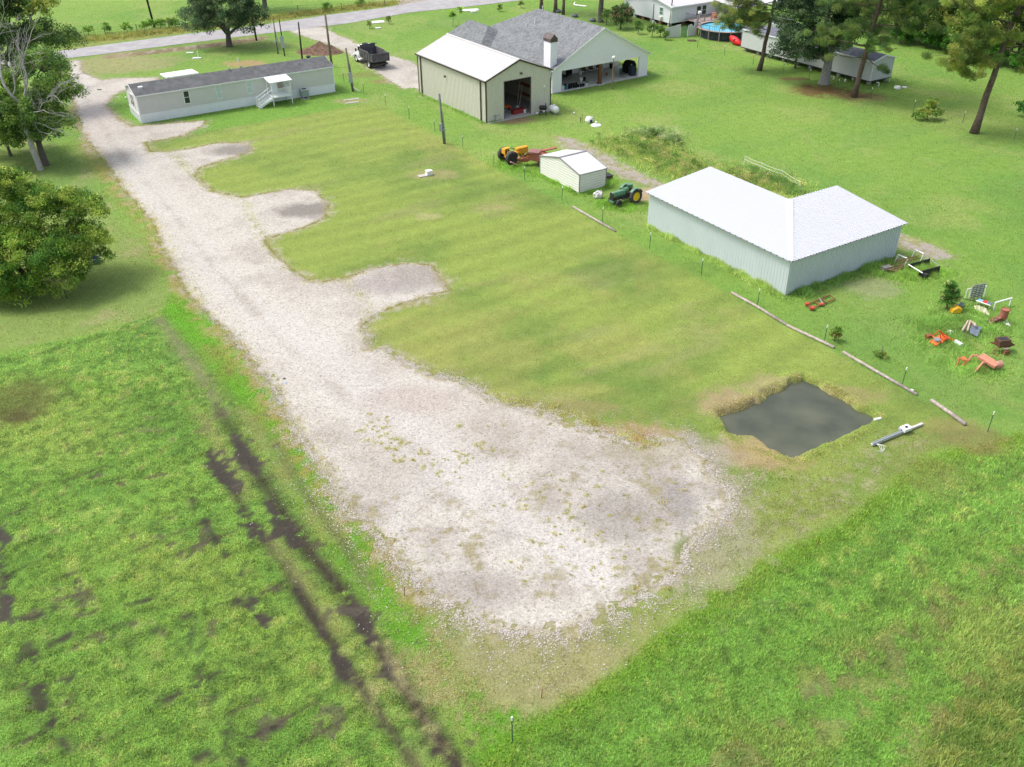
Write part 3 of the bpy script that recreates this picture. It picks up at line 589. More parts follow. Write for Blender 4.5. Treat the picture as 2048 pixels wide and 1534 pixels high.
window(mh, F0, 5.12, 5.68, 1.43, 2.75, glassd, white); window(mh, F0, 8.82, 9.36, 1.42, 2.8, blind, white); window(mh, F0, 12.45, 13.0, 1.45, 2.8, blind, white)
window(mh, lambda s, z, h: (-h, s, z), 1.75, 2.4, 1.4, 2.7, glassd, white); window(mh, lambda s, z, h: (-h, s, z), 2.55, 3.15, 1.4, 2.7, glassd, white)
d = MB().box(15.35, 16.0, -.03, .0, 1.0, 2.85).build('door', whitev, mh); MB().box(16.12, 16.72, -.05, .0, 1.35, 2.55).build('window', M('curtain', (.38, .33, .28), .7), mh)
v = MB(); v.box(.7, 1.15, 1.2, 1.65, 3.35, 3.62); v.build('vent', white, rf); gv = M('galvanised', (.45, .46, .47), .4, .1, metal=.6)
for a_, b_, c_ in (((11.3, 2.2, 3.65), .11, .4), ((12.9, 2.7, 3.7), .09, .3), ((19.5, 1.4, 3.4), .06, .35)): MB().cyl(a_, b_, c_, 10).build('vent', gv, rf)
MB().cyl((21.4, 2.9, 3.6), .22, .3, 12).cyl((21.4, 2.9, 3.88), .3, .06, 12).build('vent', M('black_plastic', (.02, .02, .022), .5), rf)
# front porch
pm = thing('porch', 'white covered front porch with railing and steps against the mobile home', 'porch', mh.location, mh.rotation_euler.z)
X0, X1, Y0 = 14.68, 17.05, -1.95
MB().box(X0, X1, Y0, -.09, .93, 1.03).build('deck', whitev, pm)
MB().slab([(X0-.15, -.1, 3.0), (X1+.2, -.1, 3.0), (X1+.2, Y0-.1, 2.78), (X0-.15, Y0-.1, 2.78)], .09).build('roof', whitev, pm)
for x_ in (X0, X1-.1):
    for y_ in (Y0, -.2): MB().box(x_, x_+.1, y_, y_+.1, .0, 2.75 if y_ < -1 else 2.9).build('post', white, pm)
rl = MB()
def rail(m, a, b, z0, z1, n):
    a = Vector(a); b = Vector(b); d = (b-a)
    for zz in (z0, z1):
        m.tube([a+Vector((0, 0, zz)), b+Vector((0, 0, zz))], .035, 4)
    for i in range(1, n):
        p = a+d*i/n; m.tube([p+Vector((0, 0, z0)), p+Vector((0, 0, z1))], .018, 4)
rail(rl, (X0+.05, Y0+.05, 1.03), (X1-.05, Y0+.05, 1.03), .08, .9, 18); rail(rl, (X1-.05, Y0+.05, 1.03), (X1-.05, -.15, 1.03), .08, .9, 12)
rl.build('railing', white, pm)
st = MB(); nst = 6
for i in range(nst):
    z = .93-(i+1)*.93/nst+.02; x_ = X0-(i+1)*.27; st.box(x_, x_+.29, -1.9, -.95, z, z+.05)
for y_ in (-1.95, -.95): st.prism([(X0, 1.0), (X0, .75), (X0-1.75, -.0), (X0-1.75, .2)], 'Y', y_, y_+.05)
rail(st, (X0, -1.93, 1.03), (X0-1.65, -1.93, .15), .1, .9, 11); rail(st, (X0, -.93, 1.03), (X0-1.65, -.93, .15), .1, .9, 11)
for y_ in (-1.93, -.93): st.box(X0-1.72, X0-1.62, y_-.05, y_+.05, 0, 1.1)
st.build('steps', white, pm)
aw = thing('awning', 'white flat patio cover behind the mobile home', 'awning', mh.location, mh.rotation_euler.z)
MB().slab([(5.3, 10.4-2.4, 2.6), (9.2, 8.0, 2.6), (9.1, 10.6, 2.52), (5.2, 10.5, 2.52)], .12).build('roof', white, aw)
for x_, y_ in ((5.4, 10.3), (9.0, 10.4), (5.45, 8.2), (9.05, 8.2)): MB().box(x_-.06, x_+.06, y_-.06, y_+.06, 0, 2.44).build('post', white, aw)
ac = thing('air_conditioner', 'grey outdoor air conditioning unit on a pad beside the porch', 'air conditioner', m0+Vector((math.cos(mh.rotation_euler.z)*19.0+math.sin(mh.rotation_euler.z)*.75, math.sin(mh.rotation_euler.z)*19.0-math.cos(mh.rotation_euler.z)*.75, 0)), mh.rotation_euler.z)
gm = M('hvac_grey', (.30, .35, .36), .5, .1); c = MB(); ribs(c, lambda s, t, h: (s, -.42-h, t), -.42, .42, .3, 1.05, .07, .04, .015); ribs(c, lambda s, t, h: (-.42-h, s, t), -.42, .42, .3, 1.05, .07, .04, .015); c.box(-.415, .415, -.415, .415, .3, 1.05); c.box(-.44, .44, -.44, .44, 1.05, 1.12); c.build('cabinet', gm, ac)
MB().cyl((0, 0, 1.121), .3, .02, 20).build('fan_grille', M('black_metal', (.03, .03, .03), .5), ac); MB().box(-.5, .5, -.5, .5, .0, .08).cbox((-.3, -.3, .19), (.1, .1, .22)).cbox((.3, -.3, .19), (.1, .1, .22)).cbox((.3, .3, .19), (.1, .1, .22)).cbox((-.3, .3, .19), (.1, .1, .22)).build('stand', conc, ac)
# ---------------------------------------------------------------- tan metal workshop
tanw = M('tan_steel', (.58, .56, .48), .45, .05, spec=.4); brown = M('dark_bronze_trim', (.075, .065, .05), .45, .1)
tr_ = M('pale_steel_roof', (.52, .51, .49), .4, .04, spec=.45)
p = G(973, 246.1); ta = thing('workshop', 'tan ribbed steel workshop with open roller doorway and pale gable roof', 'workshop', (p.x, p.y, 0), math.radians(33.5))
LX, LY, EZ, RZ_ = 8.73, 15.35, 4.55, 6.22
top = lambda s: EZ+(RZ_-EZ)*(1-abs(s-LX/2)/(LX/2))
w = MB(); F0 = lambda s, t, h: (s, -h, t)
ribs(w, F0, 0, 2.4, 0, top, .3); ribs(w, F0, 5.92, LX, 0, top, .3); ribs(w, F0, 2.4, 5.92, 4.13, top, .3)
ribs(w, lambda s, t, h: (-h, s, t), 0, LY, 0, EZ, .3); ribs(w, lambda s, t, h: (LX+h, s, t), 0, LY, 0, EZ, .3); ribs(w, lambda s, t, h: (s, LY+h, t), 0, LX, 0, top, .3)
for a, b_, c_ in ((.003, 2.4, 0), (5.92, LX-.003, 0)): w.prism([(a, 0), (b_, 0), (b_, EZ), (a, EZ)], 'Y', .003, .08)
w.prism([(2.4, 4.13), (5.92, 4.13), (5.92, EZ), (2.4, EZ)], 'Y', .003, .08); w.prism([(.003, EZ), (LX-.003, EZ), (LX/2, RZ_-.02)], 'Y', .003, .08)
w.box(.003, .08, .08, LY, 0, EZ); w.box(LX-.08, LX-.003, .08, LY, 0, EZ); w.box(.08, LX-.08, LY-.08, LY-.003, 0, EZ); w.build('wall', tanw, ta)
for s in (0, 1):
    x0_, x1_ = (-.12, LX/2) if s == 0 else (LX+.12, LX/2); m = MB(); sl_ = (RZ_+.06-EZ)/(LX/2+.12)
    P = lambda a, t, h, x0_=x0_, sl_=sl_, s=s: (x0_+(t if s == 0 else -t), a, EZ+t*sl_+h)
    ribs(m, P, -.15, LY+.15, 0, LX/2+.12, .3, .08, .03); m.slab([(x0_, -.15, EZ-.003), (x1_, -.15, RZ_+.057), (x1_, LY+.15, RZ_+.057), (x0_, LY+.15, EZ-.003)], .05); m.build('roof', tr_, ta)
MB().slab([(LX/2-.15, -.17, RZ_+.06), (LX/2, -.17, RZ_+.13), (LX/2, LY+.16, RZ_+.13), (LX/2-.15, LY+.16, RZ_+.06)], .02).slab([(LX/2+.15, -.17, RZ_+.06), (LX/2, -.17, RZ_+.13), (LX/2, LY+.16, RZ_+.13), (LX/2+.15, LY+.16, RZ_+.06)], .02).build('ridge_cap', tr_, ta)
g = MB(); g.box(-.27, -.12, -.16, LY+.16, EZ-.12, EZ+.03); g.box(LX+.12, LX+.27, -.16, LY+.16, EZ-.12, EZ+.03); g.build('gutter', brown, ta)
tm = MB(); rk = MB()
for s in (0, 1): x_ = -.13 if s == 0 else LX+.13; rk.prism([(x_, EZ-.12), (x_, EZ+.04), (LX/2, RZ_+.1), (LX/2, RZ_-.1)], 'Y', -.2, -.15)
rk.build('rake_trim', brown, ta)
MB().box(-.04, .08, -.045, .0, 0, EZ).box(-.045, -.001, -.04, .1, 0, EZ-.003).build('corner_trim', brown, ta); MB().box(LX-.08, LX+.04, -.045, .0, 0, EZ).build('corner_trim', brown, ta); MB().box(-.045, 0, LY-.1, LY+.04, 0, EZ).build('corner_trim', brown, ta); MB().box(2.36, 2.4, -.05, .1, 0, 4.13).box(5.92, 5.97, -.05, .1, 0, 4.13).box(2.36, 5.97, -.05, .1, 4.13, 4.17).build('door_frame', brown, ta)
for y_ in (.95, LY-.9): MB().box(-.13, -.03, y_, y_+.1, .05, EZ-.1).build('downspout', brown, ta)
MB().cbox((4.6, -.14, 4.75), (.22, .2, .16), rx=.5).build('floodlight', M('bronze_lamp', (.12, .09, .07), .4), ta); MB().cbox((-.16, 8.6, 3.3), (.2, .14, .2)).build('floodlight', M('bronze_lamp', (.12, .09, .07), .4), ta)
MB().tube([(8.6, -.08, 4.45), (8.55, -.08, 3.75), (8.45, -.1, 3.7)], .05, 6).build('pipe', white, ta); MB().cyl((7.83, -.09, 2.84), .13, .08, 14, Vector((0, 1, 0))).build('vent', white, ta)
MB().box(.08, LX-.08, -.45, LY-.08, -.05, .04).build('floor', conc, ta)
# ---------------------------------------------------------------- brick-white ranch house
wb = M('whitewashed_brick', (.90, .87, .93), .7, .05, vs=6, dirt=(.6, .62, .64), dirtf=.3, ds=4); gs = fine('grey_shingle', (.165, .175, .18), .28, 4.5, col2=None)
soff = M('soffit', (.68, .68, .68), .6, .04); woodp = M('stained_wood', (.16, .07, .035), .6, .25, 8)
p = G(1104.2, 187.7); HO = thing('house', 'large white brick house with grey hipped shingle roof, chimney and open patio', 'house', (p.x, p.y, 0), math.radians(32.8))
W_, EZ, PK = 14.93, 2.95, 6.85; sl_ = (PK-EZ)/(W_/2)
w = MB(); OT = 2.52
P = lambda s, z, h: (s, -h, z)
for a, b_ in ((0, 1.39), (13.51, W_)): w.box(a, b_, 0, .22, 0, OT); 
w.prism([(0, OT), (W_, OT), (W_, EZ), (W_/2, PK-.05), (0, EZ)], 'Y', 0, .22)
w.box(0, .2, .22, 21.4, 0, EZ-.02); w.box(.2, W_-.2, 5.9, 6.1, 0, EZ-.02); w.box(W_-.2, W_, 5.9, 21.4, 0, EZ-.02); w.box(.2, W_-.2, 21.2, 21.4, 0, EZ-.02); w.box(W_-.25, W_, .22, 5.9, OT, EZ-.02); w.box(W_-.25, W_, .22, .6, 0, OT)
w.box(-1.6, 0, 14.0, 14.2, 0, EZ-.02); w.box(-1.6, -1.4, 14.2, 23.0, 0, EZ-.02); w.box(-1.6, 4.6, 22.8, 23.0, 0, EZ-.02); w.box(4.4, 4.6, 21.4, 22.8, 0, EZ-.02); w.build('wall', wb, HO)
MB().box(.22, W_-.22, .25, 5.9, 2.6, 2.66).build('ceiling', soff, HO)
MB().box(-.05, W_+.05, -.1, 5.9, 0.0, .1).box(6.85, 7.75, -.35, -.1, 0, .1).build('patio_floor', fine('patio_concrete', (.50, .49, .47), .08, 8), HO)
o_ = .42; e = EZ-o_*sl_; m = MB()
A_, B_ = -o_, W_+o_; yb = 21.4+o_; ya = yb-(W_/2+o_)
m.slab([(A_, -.3, e), (W_/2, -.3, PK), (W_/2, ya, PK), (A_, yb, e)], .12); m.slab([(B_, -.3, e), (W_/2, -.3, PK), (W_/2, ya, PK), (B_, yb, e)], .12); m.slab([(A_, yb, e), (B_, yb, e), (W_/2, ya, PK)], .12)
# lower wing roof behind on the left
wc, wh = 1.5, EZ+3.1*sl_+.3; a0, a1 = -1.6-o_, 4.6+o_; s2 = (wh-e)/(wc-a0)
m.slab([(a0, 13.7, e), (wc, 17.0, wh), (wc, 21.8, wh), (a0, 23.4, e)], .12); m.slab([(a1, 13.7, e), (wc, 17.0, wh), (wc, 21.8, wh), (a1, 23.4, e)], .12); m.slab([(a0, 23.4, e), (a1, 23.4, e), (wc, 21.8, wh)], .12); m.slab([(a0, 13.7, e), (a1, 13.7, e), (wc, 17.0, wh)], .12)
rf = m.build('roof', gs, HO)
t = MB(); 
for s in (0, 1): x_ = A_ if s == 0 else B_; t.prism([(x_, e-.14), (x_, e+.0), (W_/2, PK+.0), (W_/2, PK-.17)], 'Y', -.335, -.3)
t.box(A_-.03, A_, -.3, 13.7, e-.14, e-.0); t.box(B_, B_+.03, -.3, yb, e-.14, e); t.slab([(A_, -.28, e-.13), (W_/2, -.28, PK-.13), (W_/2, .0, PK-.13), (A_, .0, e-.13)], .02); t.slab([(B_, -.28, e-.13), (W_/2, -.28, PK-.13), (W_/2, .0, PK-.13), (B_, .0, e-.13)], .02); t.build('fascia', white, HO)
for q_ in ([(8.6, 14.6, 6.3), (8.6, 14.6, 6.95)], [(5.2, 11.4, 5.6), (5.2, 11.4, 6.2), (5.0, 11.2, 6.25)], [(4.4, 12.2, 5.1), (4.4, 12.2, 5.6)]): MB().tube(q_, .055, 8).build('vent', white, rf)
ch = MB().box(-.08, .85, .35, 1.75, 3.0, 5.92).build('chimney', wb, rf)
cp = M('copper_cap', (.10, .075, .07), .5, .3); c = MB(); c.box(-.14, .91, .29, 1.81, 5.92, 6.28); c.prism([(.29, 6.28), (1.81, 6.28), (1.81, 6.32), (1.05, 6.85), (.29, 6.32)], 'X', -.14, .91) if False else c.prism([(-.16, 6.28), (.93, 6.28), (.385, 6.82)], 'Y', .27, 1.83); c.build('chimney_cap', cp, ch)
MB().box(7.1, 7.5, -.05, .25, .1, OT).build('column', woodp, HO); MB().box(7.02, 7.58, -.12, .32, .1, .28).build('column_base', woodp, HO)
Pb = lambda s, z, h: (s, 5.9-h, z)
for x0_ in (2.2, 4.2, 8.4, 10.2): window(HO, Pb, x0_, x0_+1.3, 1.15, 2.2, glassd, white, 0)
MB().box(6.3, 7.3, 5.86, 5.9, .1, 2.2).build('door', glassd, HO)
# ---------------------------------------------------------------- small ribbed shed
cr = M('cream_steel', (.70, .70, .64), .45, .05, dirt=(.55, .55, .45), dirtf=.2); gt = M('grey_trim', (.24, .235, .225), .5, .08); wr = M('white_steel_roof', (.54, .54, .54), .4, .03)
p = G(1158.3, 387.4); SH = thing('shed', 'small cream metal shed with horizontal ribs, grey trim and white gable roof', 'shed', (p.x, p.y, 0), math.radians(33))
X, Y, EZ, RZ_ = 3.02, 6.25, 1.82, 2.5; w = MB(); gy = lambda z: max(0, (z-EZ)/(RZ_-EZ)*Y/2)
def hrib(mb, P, s0, s1, z0, z1, pitch=.23):
    z = z0
    while z < z1-.01:
        e_ = min(z+pitch, z1); k = len(mb.v); c0 = (s0(z), s1(z)); c1 = (s0(e_), s1(e_)); zm = z+pitch*.35; cm = (s0(min(zm, e_)), s1(min(zm, e_)))
        mb.v += [tuple(P(c0[0], z, 0)), tuple(P(c0[1], z, 0)), tuple(P(cm[1], min(zm, e_), .035)), tuple(P(cm[0], min(zm, e_), .035)), tuple(P(c1[1], e_, 0)), tuple(P(c1[0], e_, 0))]; mb.f += [(k, k+1, k+2, k+3), (k+3, k+2, k+4, k+5)]; z = e_
hrib(w, lambda s, z, h: (s, -h, z), lambda z: 0, lambda z: X, .05, EZ); hrib(w, lambda s, z, h: (-h, s, z), gy, lambda z: Y-gy(z), .05, RZ_-.04); hrib(w, lambda s, z, h: (X+h, s, z), gy, lambda z: Y-gy(z), .05, RZ_-.04)
w.box(.004, X-.004, .004, Y-.004, 0, EZ-.01); w.prism([(.004, EZ-.01), (Y-.004, EZ-.01), (Y/2, RZ_-.03)], 'X', .004, X-.004); w.build('wall', cr, SH)
for s in (0, 1):
    y0 = -.06 if s == 0 else Y+.06; m = MB(); ribs(m, lambda a, t, h: (a, y0+(t if s == 0 else -t), EZ+t*(RZ_-EZ+.04)/(Y/2+.06)+h), -.06, X+.06, 0, Y/2+.06, .23, .05, .018); m.slab([(-.06, y0, EZ-.003), (X+.06, y0, EZ-.003), (X+.06, Y/2, RZ_+.037), (-.06, Y/2, RZ_+.037)], .03); m.build('roof', wr, SH)
t = MB(); t.box(-.07, X+.07, Y/2-.09, Y/2+.09, RZ_+.03, RZ_+.085)
for x_ in (-.1, X+.06):
    for s in (0, 1): y0 = -.07 if s == 0 else Y+.07; t.prism([(y0, EZ-.07), (y0, EZ+.03), (Y/2, RZ_+.09), (Y/2, RZ_-.02)], 'X', x_, x_+.045)
for x_, y_ in ((-.05, -.05), (X-.03, -.05), (-.05, Y-.03), (X-.03, Y-.03)): t.box(x_, x_+.08, y_, y_+.08, 0, EZ)
t.box(-.06, X+.06, -.075, -.055, EZ-.06, EZ+.01); t.build('trim', gt, SH)
# ---------------------------------------------------------------- L-shaped white shed
lw = M('galvalume_wall', (.51, .57, .59), .4, .04, vs=1.2, spec=.5, dirt=(.40, .45, .46), dirtf=.4, ds=.6); lr = M('white_roof_sheet', (.45, .46, .49), .35, .02, spec=.5)
p = G(1569.7, 591.4); LS = thing('barn', 'L-shaped pale metal barn with white ribbed roof, largest shed in the right yard', 'barn', (p.x, p.y, 0), math.radians(32))
X, Y, DX, DY, EZ, IZ = 12.1, 15.65, 6.75, 6.85, 2.88, 3.62; w = MB()
ribs(w, lambda s, t, h: (s, -h, t), 0, X, 0, EZ, .3, .1, .035); ribs(w, lambda s, t, h: (-h, s, t), 0, Y, 0, EZ, .3, .06, .014)
tp = lambda s: EZ+(IZ-EZ)*s/DX; ribs(w, lambda s, t, h: (X+h, s, t), 0, DY, 0, tp, .3); ribs(w, lambda s, t, h: (s, Y+h, t), 0, DX, 0, tp, .3); ribs(w, lambda s, t, h: (DX+h, s, t), DY, Y, 0, IZ-.02, .3); ribs(w, lambda s, t, h: (s, DY+h, t), DX, X, 0, IZ-.02, .3)
w.box(.004, .06, .004, Y, 0, EZ-.01); w.box(.06, X, .004, .06, 0, EZ-.01); w.build('wall', lw, LS)
o_ = .28; sl_ = (IZ-EZ)/DX; ez = EZ+.03-o_*sl_; r1 = MB(); S1 = DX+.1
# arm along y, ribs run up the slope; clipped on the diagonal
def arm(mb, swap, length, rh=.045):
    a = -o_; pitch = .3
    def Q(u, v, h): # u along the eave, v up slope
        z = ez+(v+o_)*sl_+h; return (v, u, z) if swap else (u, v, z)
    s = -o_; prof = []
    prof.append((s, 0)); q = s+pitch*.5
    while q+.06 < length+o_: prof += [(q-.05, 0), (q-.03, rh), (q+.03, rh), (q+.05, 0)]; q += pitch
    prof.append((length+o_, 0)); k = len(mb.v)
    for u, h in prof: mb.v += [Q(u, -o_, h), Q(u, min(S1, max(u, -o_+.001)), h)]
    for i in range(len(prof)-1): mb.f.append((k+2*i, k+2*i+2, k+2*i+3, k+2*i+1))
    k = len(mb.v); mb.v += [Q(-o_, -o_, -.005), Q(length+o_, -o_, -.005), Q(length+o_, S1, -.005), Q(S1, S1, -.005)]; mb.v += [(a_, b_, c_-.05) for a_, b_, c_ in mb.v[k:k+4]]
    mb.f += [(k, k+1, k+2, k+3), (k+4, k+5, k+6, k+7), (k, k+1, k+5, k+4), (k+1, k+2, k+6, k+5), (k+2, k+3, k+7, k+6)]
arm(r1, True, Y, .004); r1.build('roof', lr, LS); r2 = MB(); arm(r2, False, X); r2.build('roof', lr, LS)
hp = MB(); nrm = .22
for sg in (-1, 1):
    hp.slab([(-o_+.05, -o_+.05, ez+.045), (S1, S1, ez+.045+(S1+o_)*sl_), (S1+nrm*sg, S1-nrm*sg, ez+.06+(S1+o_-nrm)*sl_), (-o_+nrm*max(sg, 0), -o_+nrm*max(-sg, 0), ez+.045)], .01)
hp.build('hip_flashing', M('flashing', (.60, .61, .68), .3, .03, spec=.6), LS)
for i in range(0): pass
s = -o_+.15
while s < Y: MB().cbox((-o_-.012, s, ez-.01), (.03, .09, .05)).build('eave_closure', M('black_plastic', (.02, .02, .022), .5), LS); s += .6
s = -o_+.15
while s < X: MB().cbox((s, -o_-.012, ez-.01), (.09, .03, .05)).build('eave_closure', M('black_plastic', (.02, .02, .022), .5), LS); s += .6
# ================================================================== TREES AND PLANTS
BARK = M('grey_bark', (.115, .10, .085), .95, .35, 4, bmp=.8); BARKP = M('pine_bark', (.12, .085, .068), .95, .4, 3, dirt=(.2, .16, .14), dirtf=.5, bmp=.8); BARKD = M('dead_wood', (.36, .34, .32), .9, .25, 5)
LEAF = leafmat('leaf', .45, .5, .3)
def hx(h, k=1.0): return np.array(hexc(h))*k
def limb(mb, a, b, r0, r1, sag=.12, n=6, seg=6, wig=.06):
    a = np.array(a, float); b = np.array(b, float); L = np.linalg.norm(b-a); pts = []; off = RNG.normal(0, wig*L, (3,))
    for i in range(n+1):
        t = i/n; p = a+(b-a)*t+off*math.sin(PI*t)+np.array([0, 0, sag*L*math.sin(PI*t)])+(RNG.normal(0, .012*L, 3) if 0 < i < n else 0)
        pts.append(p)
    mb.tube(pts, [r0+(r1-r0)*(i/n)**.8 for i in range(n+1)], seg); return pts
def leaves(C_, R, n, size, cols, up=.3, asp=.5, shade=.25, long=False, flat=.75):
    """n leaf faces round clump centres C_ (k,3) with radii R (k,)"""
    k = len(C_); idx = RNG.integers(0, k, n); d = RNG.normal(0, 1, (n, 3)); d /= np.linalg.norm(d, axis=1)[:, None]; rr = R[idx]*RNG.random(n)**.45
    p = C_[idx]+d*rr[:, None]*np.array([1, 1, flat])
    if long: ax = d*.8+RNG.normal(0, .35, (n, 3))+np.array([0, 0, .25])
    else: ax = RNG.normal(0, 1, (n, 3))+d*.5; ax[:, 2] -= up
    ax /= np.linalg.norm(ax, axis=1)[:, None]; q = RNG.normal(0, 1, (n, 3)); sd = np.cross(ax, q); sd /= np.linalg.norm(sd, axis=1)[:, None]
    s = (size*(.6+.8*RNG.random(n)))[:, None]; w = s*asp
    V = np.stack([p-ax*s*.5, p+sd*w*.5, p+ax*s*.5, p-sd*w*.5], 1)
    ck = RNG.integers(0, len(cols), k); base = np.array(cols)[ck][idx]; br = (1+RNG.normal(0, shade, k))[idx]*(.75+.5*RNG.random(n))
    return V.reshape(-1, 3), np.clip(base*np.clip(br, .35, 2)[:, None], 0, .9).repeat(4, 0)
def crown(parent, parts, name='crown', mat=None):
    V = np.concatenate([p[0] for p in parts]); Cc = np.concatenate([p[1] for p in parts])
    return rawmesh(name, V, np.arange(len(V)).reshape(-1, 4), mat or LEAF, Cc, parent)
def lobepts(c, r, k):
    d = RNG.normal(0, 1, (k, 3)); d /= np.linalg.norm(d, axis=1)[:, None]; d[:, 2] = np.where(d[:, 2] < -.5, -d[:, 2], d[:, 2]); return np.array(c)+d*np.array(r)*(.45+.55*RNG.random(k)**.6)[:, None]
def broad(name, label, base, lobes, tr, cols, nl, size=.22, cr=.7, group=None, bark=None, trunk_top=None, asp=.5, up=.3, nlimb=None, cat='tree', shade=.25, per=1.):
    t = thing(name, label, cat, base, 0, group); mb = MB(); H_ = trunk_top or min(l[2]-l[5]*.5 for l in lobes); H_ = max(H_, 1.0)
    pts = [(0, 0, -.1), (0, 0, .15), (RNG.normal(0, .05), RNG.normal(0, .05), H_*.5), (RNG.normal(0, .1), RNG.normal(0, .1), H_)]
    mb.tube(pts, [tr*1.5, tr*1.1, tr*.9, tr*.75], 10); parts = []; vol = sum(l[3]*l[4]*l[5] for l in lobes)
    for lx, ly, lz, rx, ry, rz in lobes:
        limb(mb, (0, 0, H_*.9), (lx, ly, lz), tr*.6, tr*.12, .05)
        k = max(5, int((rx*ry*rz)**(2/3)*6/cr**2*per)); Cn = lobepts((lx, ly, lz), (rx, ry, rz), k)
        for c in Cn[:nlimb if nlimb is not None else 8]: limb(mb, (lx, ly, lz-rz*.3), c, tr*.16, .02, .02, 4, 4)
        parts.append(leaves(Cn, cr*(.6+.7*RNG.random(k)), int(nl*(rx*ry*rz)/vol), size, cols, up, asp, shade))
    mb.build('trunk', bark or BARK, t, smooth=True); crown(t, parts); return t
GD = [hx('4d6a38'), hx('5c7a3e'), hx('6b8846'), hx('405c32')]                 # dark broadleaf
GY = [hx('9dae4e'), hx('869c42'), hx('b3b95a'), hx('708a3a')]                 # yellow green
GO = [hx('5a7352'), hx('4c6648'), hx('6f8560'), hx('7f9468')]                 # grey-green oak
GP_ = [hx('8ea058'), hx('7b9150'), hx('a0a85c'), hx('6a8448')]                # pine
GF = [hx('6f8a42'), hx('5c7a3c'), hx('8a9a4c'), hx('4e6a38'), hx('9aa04e')]   # forest edge
V3 = lambda p: (p.x, p.y, 0)
# left of the drive
broad('tree', 'large dark green leafy tree by the drive in front of the bare dead limbs', V3(G(92, 330)), [(-.5, .5, 5.2, 3.2, 3, 1.9), (-3.2, -.5, 4.3, 2.4, 2.4, 1.6), (2.2, 2, 6.8, 2.2, 2.2, 1.6), (.5, 3.6, 8.6, 2.6, 2.4, 1.5), (-3.6, 2.0, 7.2, 2.3, 2.4, 1.9), (2.6, -.4, 4.2, 1.6, 1.6, 1.1), (-5.6, 1, 5.4, 1.8, 2, 1.7), (-3.4, -1.2, 2.9, 2.4, 2.0, 1.3), (1.0, -1.0, 3.4, 1.6, 1.5, .9)], .33, [hx('6a8a40'), hx('7c9c48'), hx('94b052'), hx('54743a')], 48000, .22, .75, trunk_top=2.6)
broad('tree', 'tall dark tree at the corner where the drive meets the road', V3(G(28, 235)), [(0, 0, 7, 3.8, 4, 3), (-.5, 2, 10.5, 3.6, 3.4, 2.4), (3.6, 3.4, 8.2, 3.2, 3, 1.7), (-3.5, .5, 9, 3, 3, 2.6), (1.0, 4.5, 12, 2.6, 2.6, 1.8), (5.6, 5.5, 7.2, 2.2, 2, 1.3), (-3, -2, 5, 2.8, 2.6, 2.2)], .4, GD+[hx('6f8c40')], 52000, .25, .85, trunk_top=3.4)
broad('tree', 'yellowish small tree across the road at the top left corner', V3(G(72, 75)), [(0, 0, 4.2, 2.8, 2.6, 1.7), (2.6, .5, 4.8, 2.2, 2, 1.2), (-3, .4, 5.2, 2.6, 2.4, 1.8)], .25, [hx('8fa04c'), hx('7a9148'), hx('a5ab58')], 9000, .3, .8)
broad('tree', 'grey-green twiggy tree behind the drive entrance', V3(G(38, 205)), [(2.8, 5.5, 3.2, 1.8, 1.8, 1.1), (0, 3, 4, 2, 2, 1.5)], .2, [hx('8b9478'), hx('7a8868'), hx('6c7c5a')], 4500, .2, .7)
broad('tree', 'bushy bright green tree at the left picture edge under the taller dark tree', V3(G(22, 312)), [(0, 0, 2.4, 2.2, 2.0, 1.7), (1.6, .8, 3.4, 1.8, 1.8, 1.3), (-2.4, .4, 3.2, 2.2, 2, 1.7), (.4, 2.2, 4.6, 2.2, 2, 1.4)], .16, [hx('7ea048'), hx('90b050'), hx('68883e')], 22000, .2, .65)
# bare dead tree
t = thing('dead_tree', 'bare grey dead tree with forked leafless branches beside the drive', 'tree', V3(G(82, 340))); mb = MB()
def twigs(p, d, r, L, lv):
    d = np.array(d, float); d /= np.linalg.norm(d); e = np.array(p)+d*L; pts = limb(mb, p, e, r, r*.55, .03, 5, 6 if lv < 2 else 4, .09)
    if lv >= 4: return
    for i in range(3 if lv < 3 else 3):
        tt = RNG.uniform(.35, 1.); q = pts[int(tt*5)]; nd = d+RNG.normal(0, .55, 3)+np.array([0, 0, .12]); twigs(q, nd, r*.45, L*RNG.uniform(.5, .72), lv+1)
    twigs(pts[-1], d+RNG.normal(0, .25, 3), r*.6, L*.7, lv+1)
limb(mb, (0, 0, -.1), (-.5, .6, 6.4), .3, .24, 0, 8, 8, .02)
twigs((-.5, .6, 6.4), (-.45, .5, 1), .15, 4.2, 0); twigs((-.4, .5, 6.2), (.75, .3, .25), .1, 3.2, 1); twigs((-.3, .4, 5.6), (.9, -.3, .15), .075, 2.6, 1); twigs((-.5, .6, 6.2), (.1, .6, 1), .12, 3.8, 1); twigs((-.5, .6, 6.0), (-1, -.1, .5), .1, 3.2, 1); twigs((-.5, .6, 5.0), (.5, -.2, -.1), .09, 2.4, 2); twigs((.3, .1, 3.6), (.9, .1, .2), .06, 2.2, 2)
mb.build('trunk', BARKD, t)
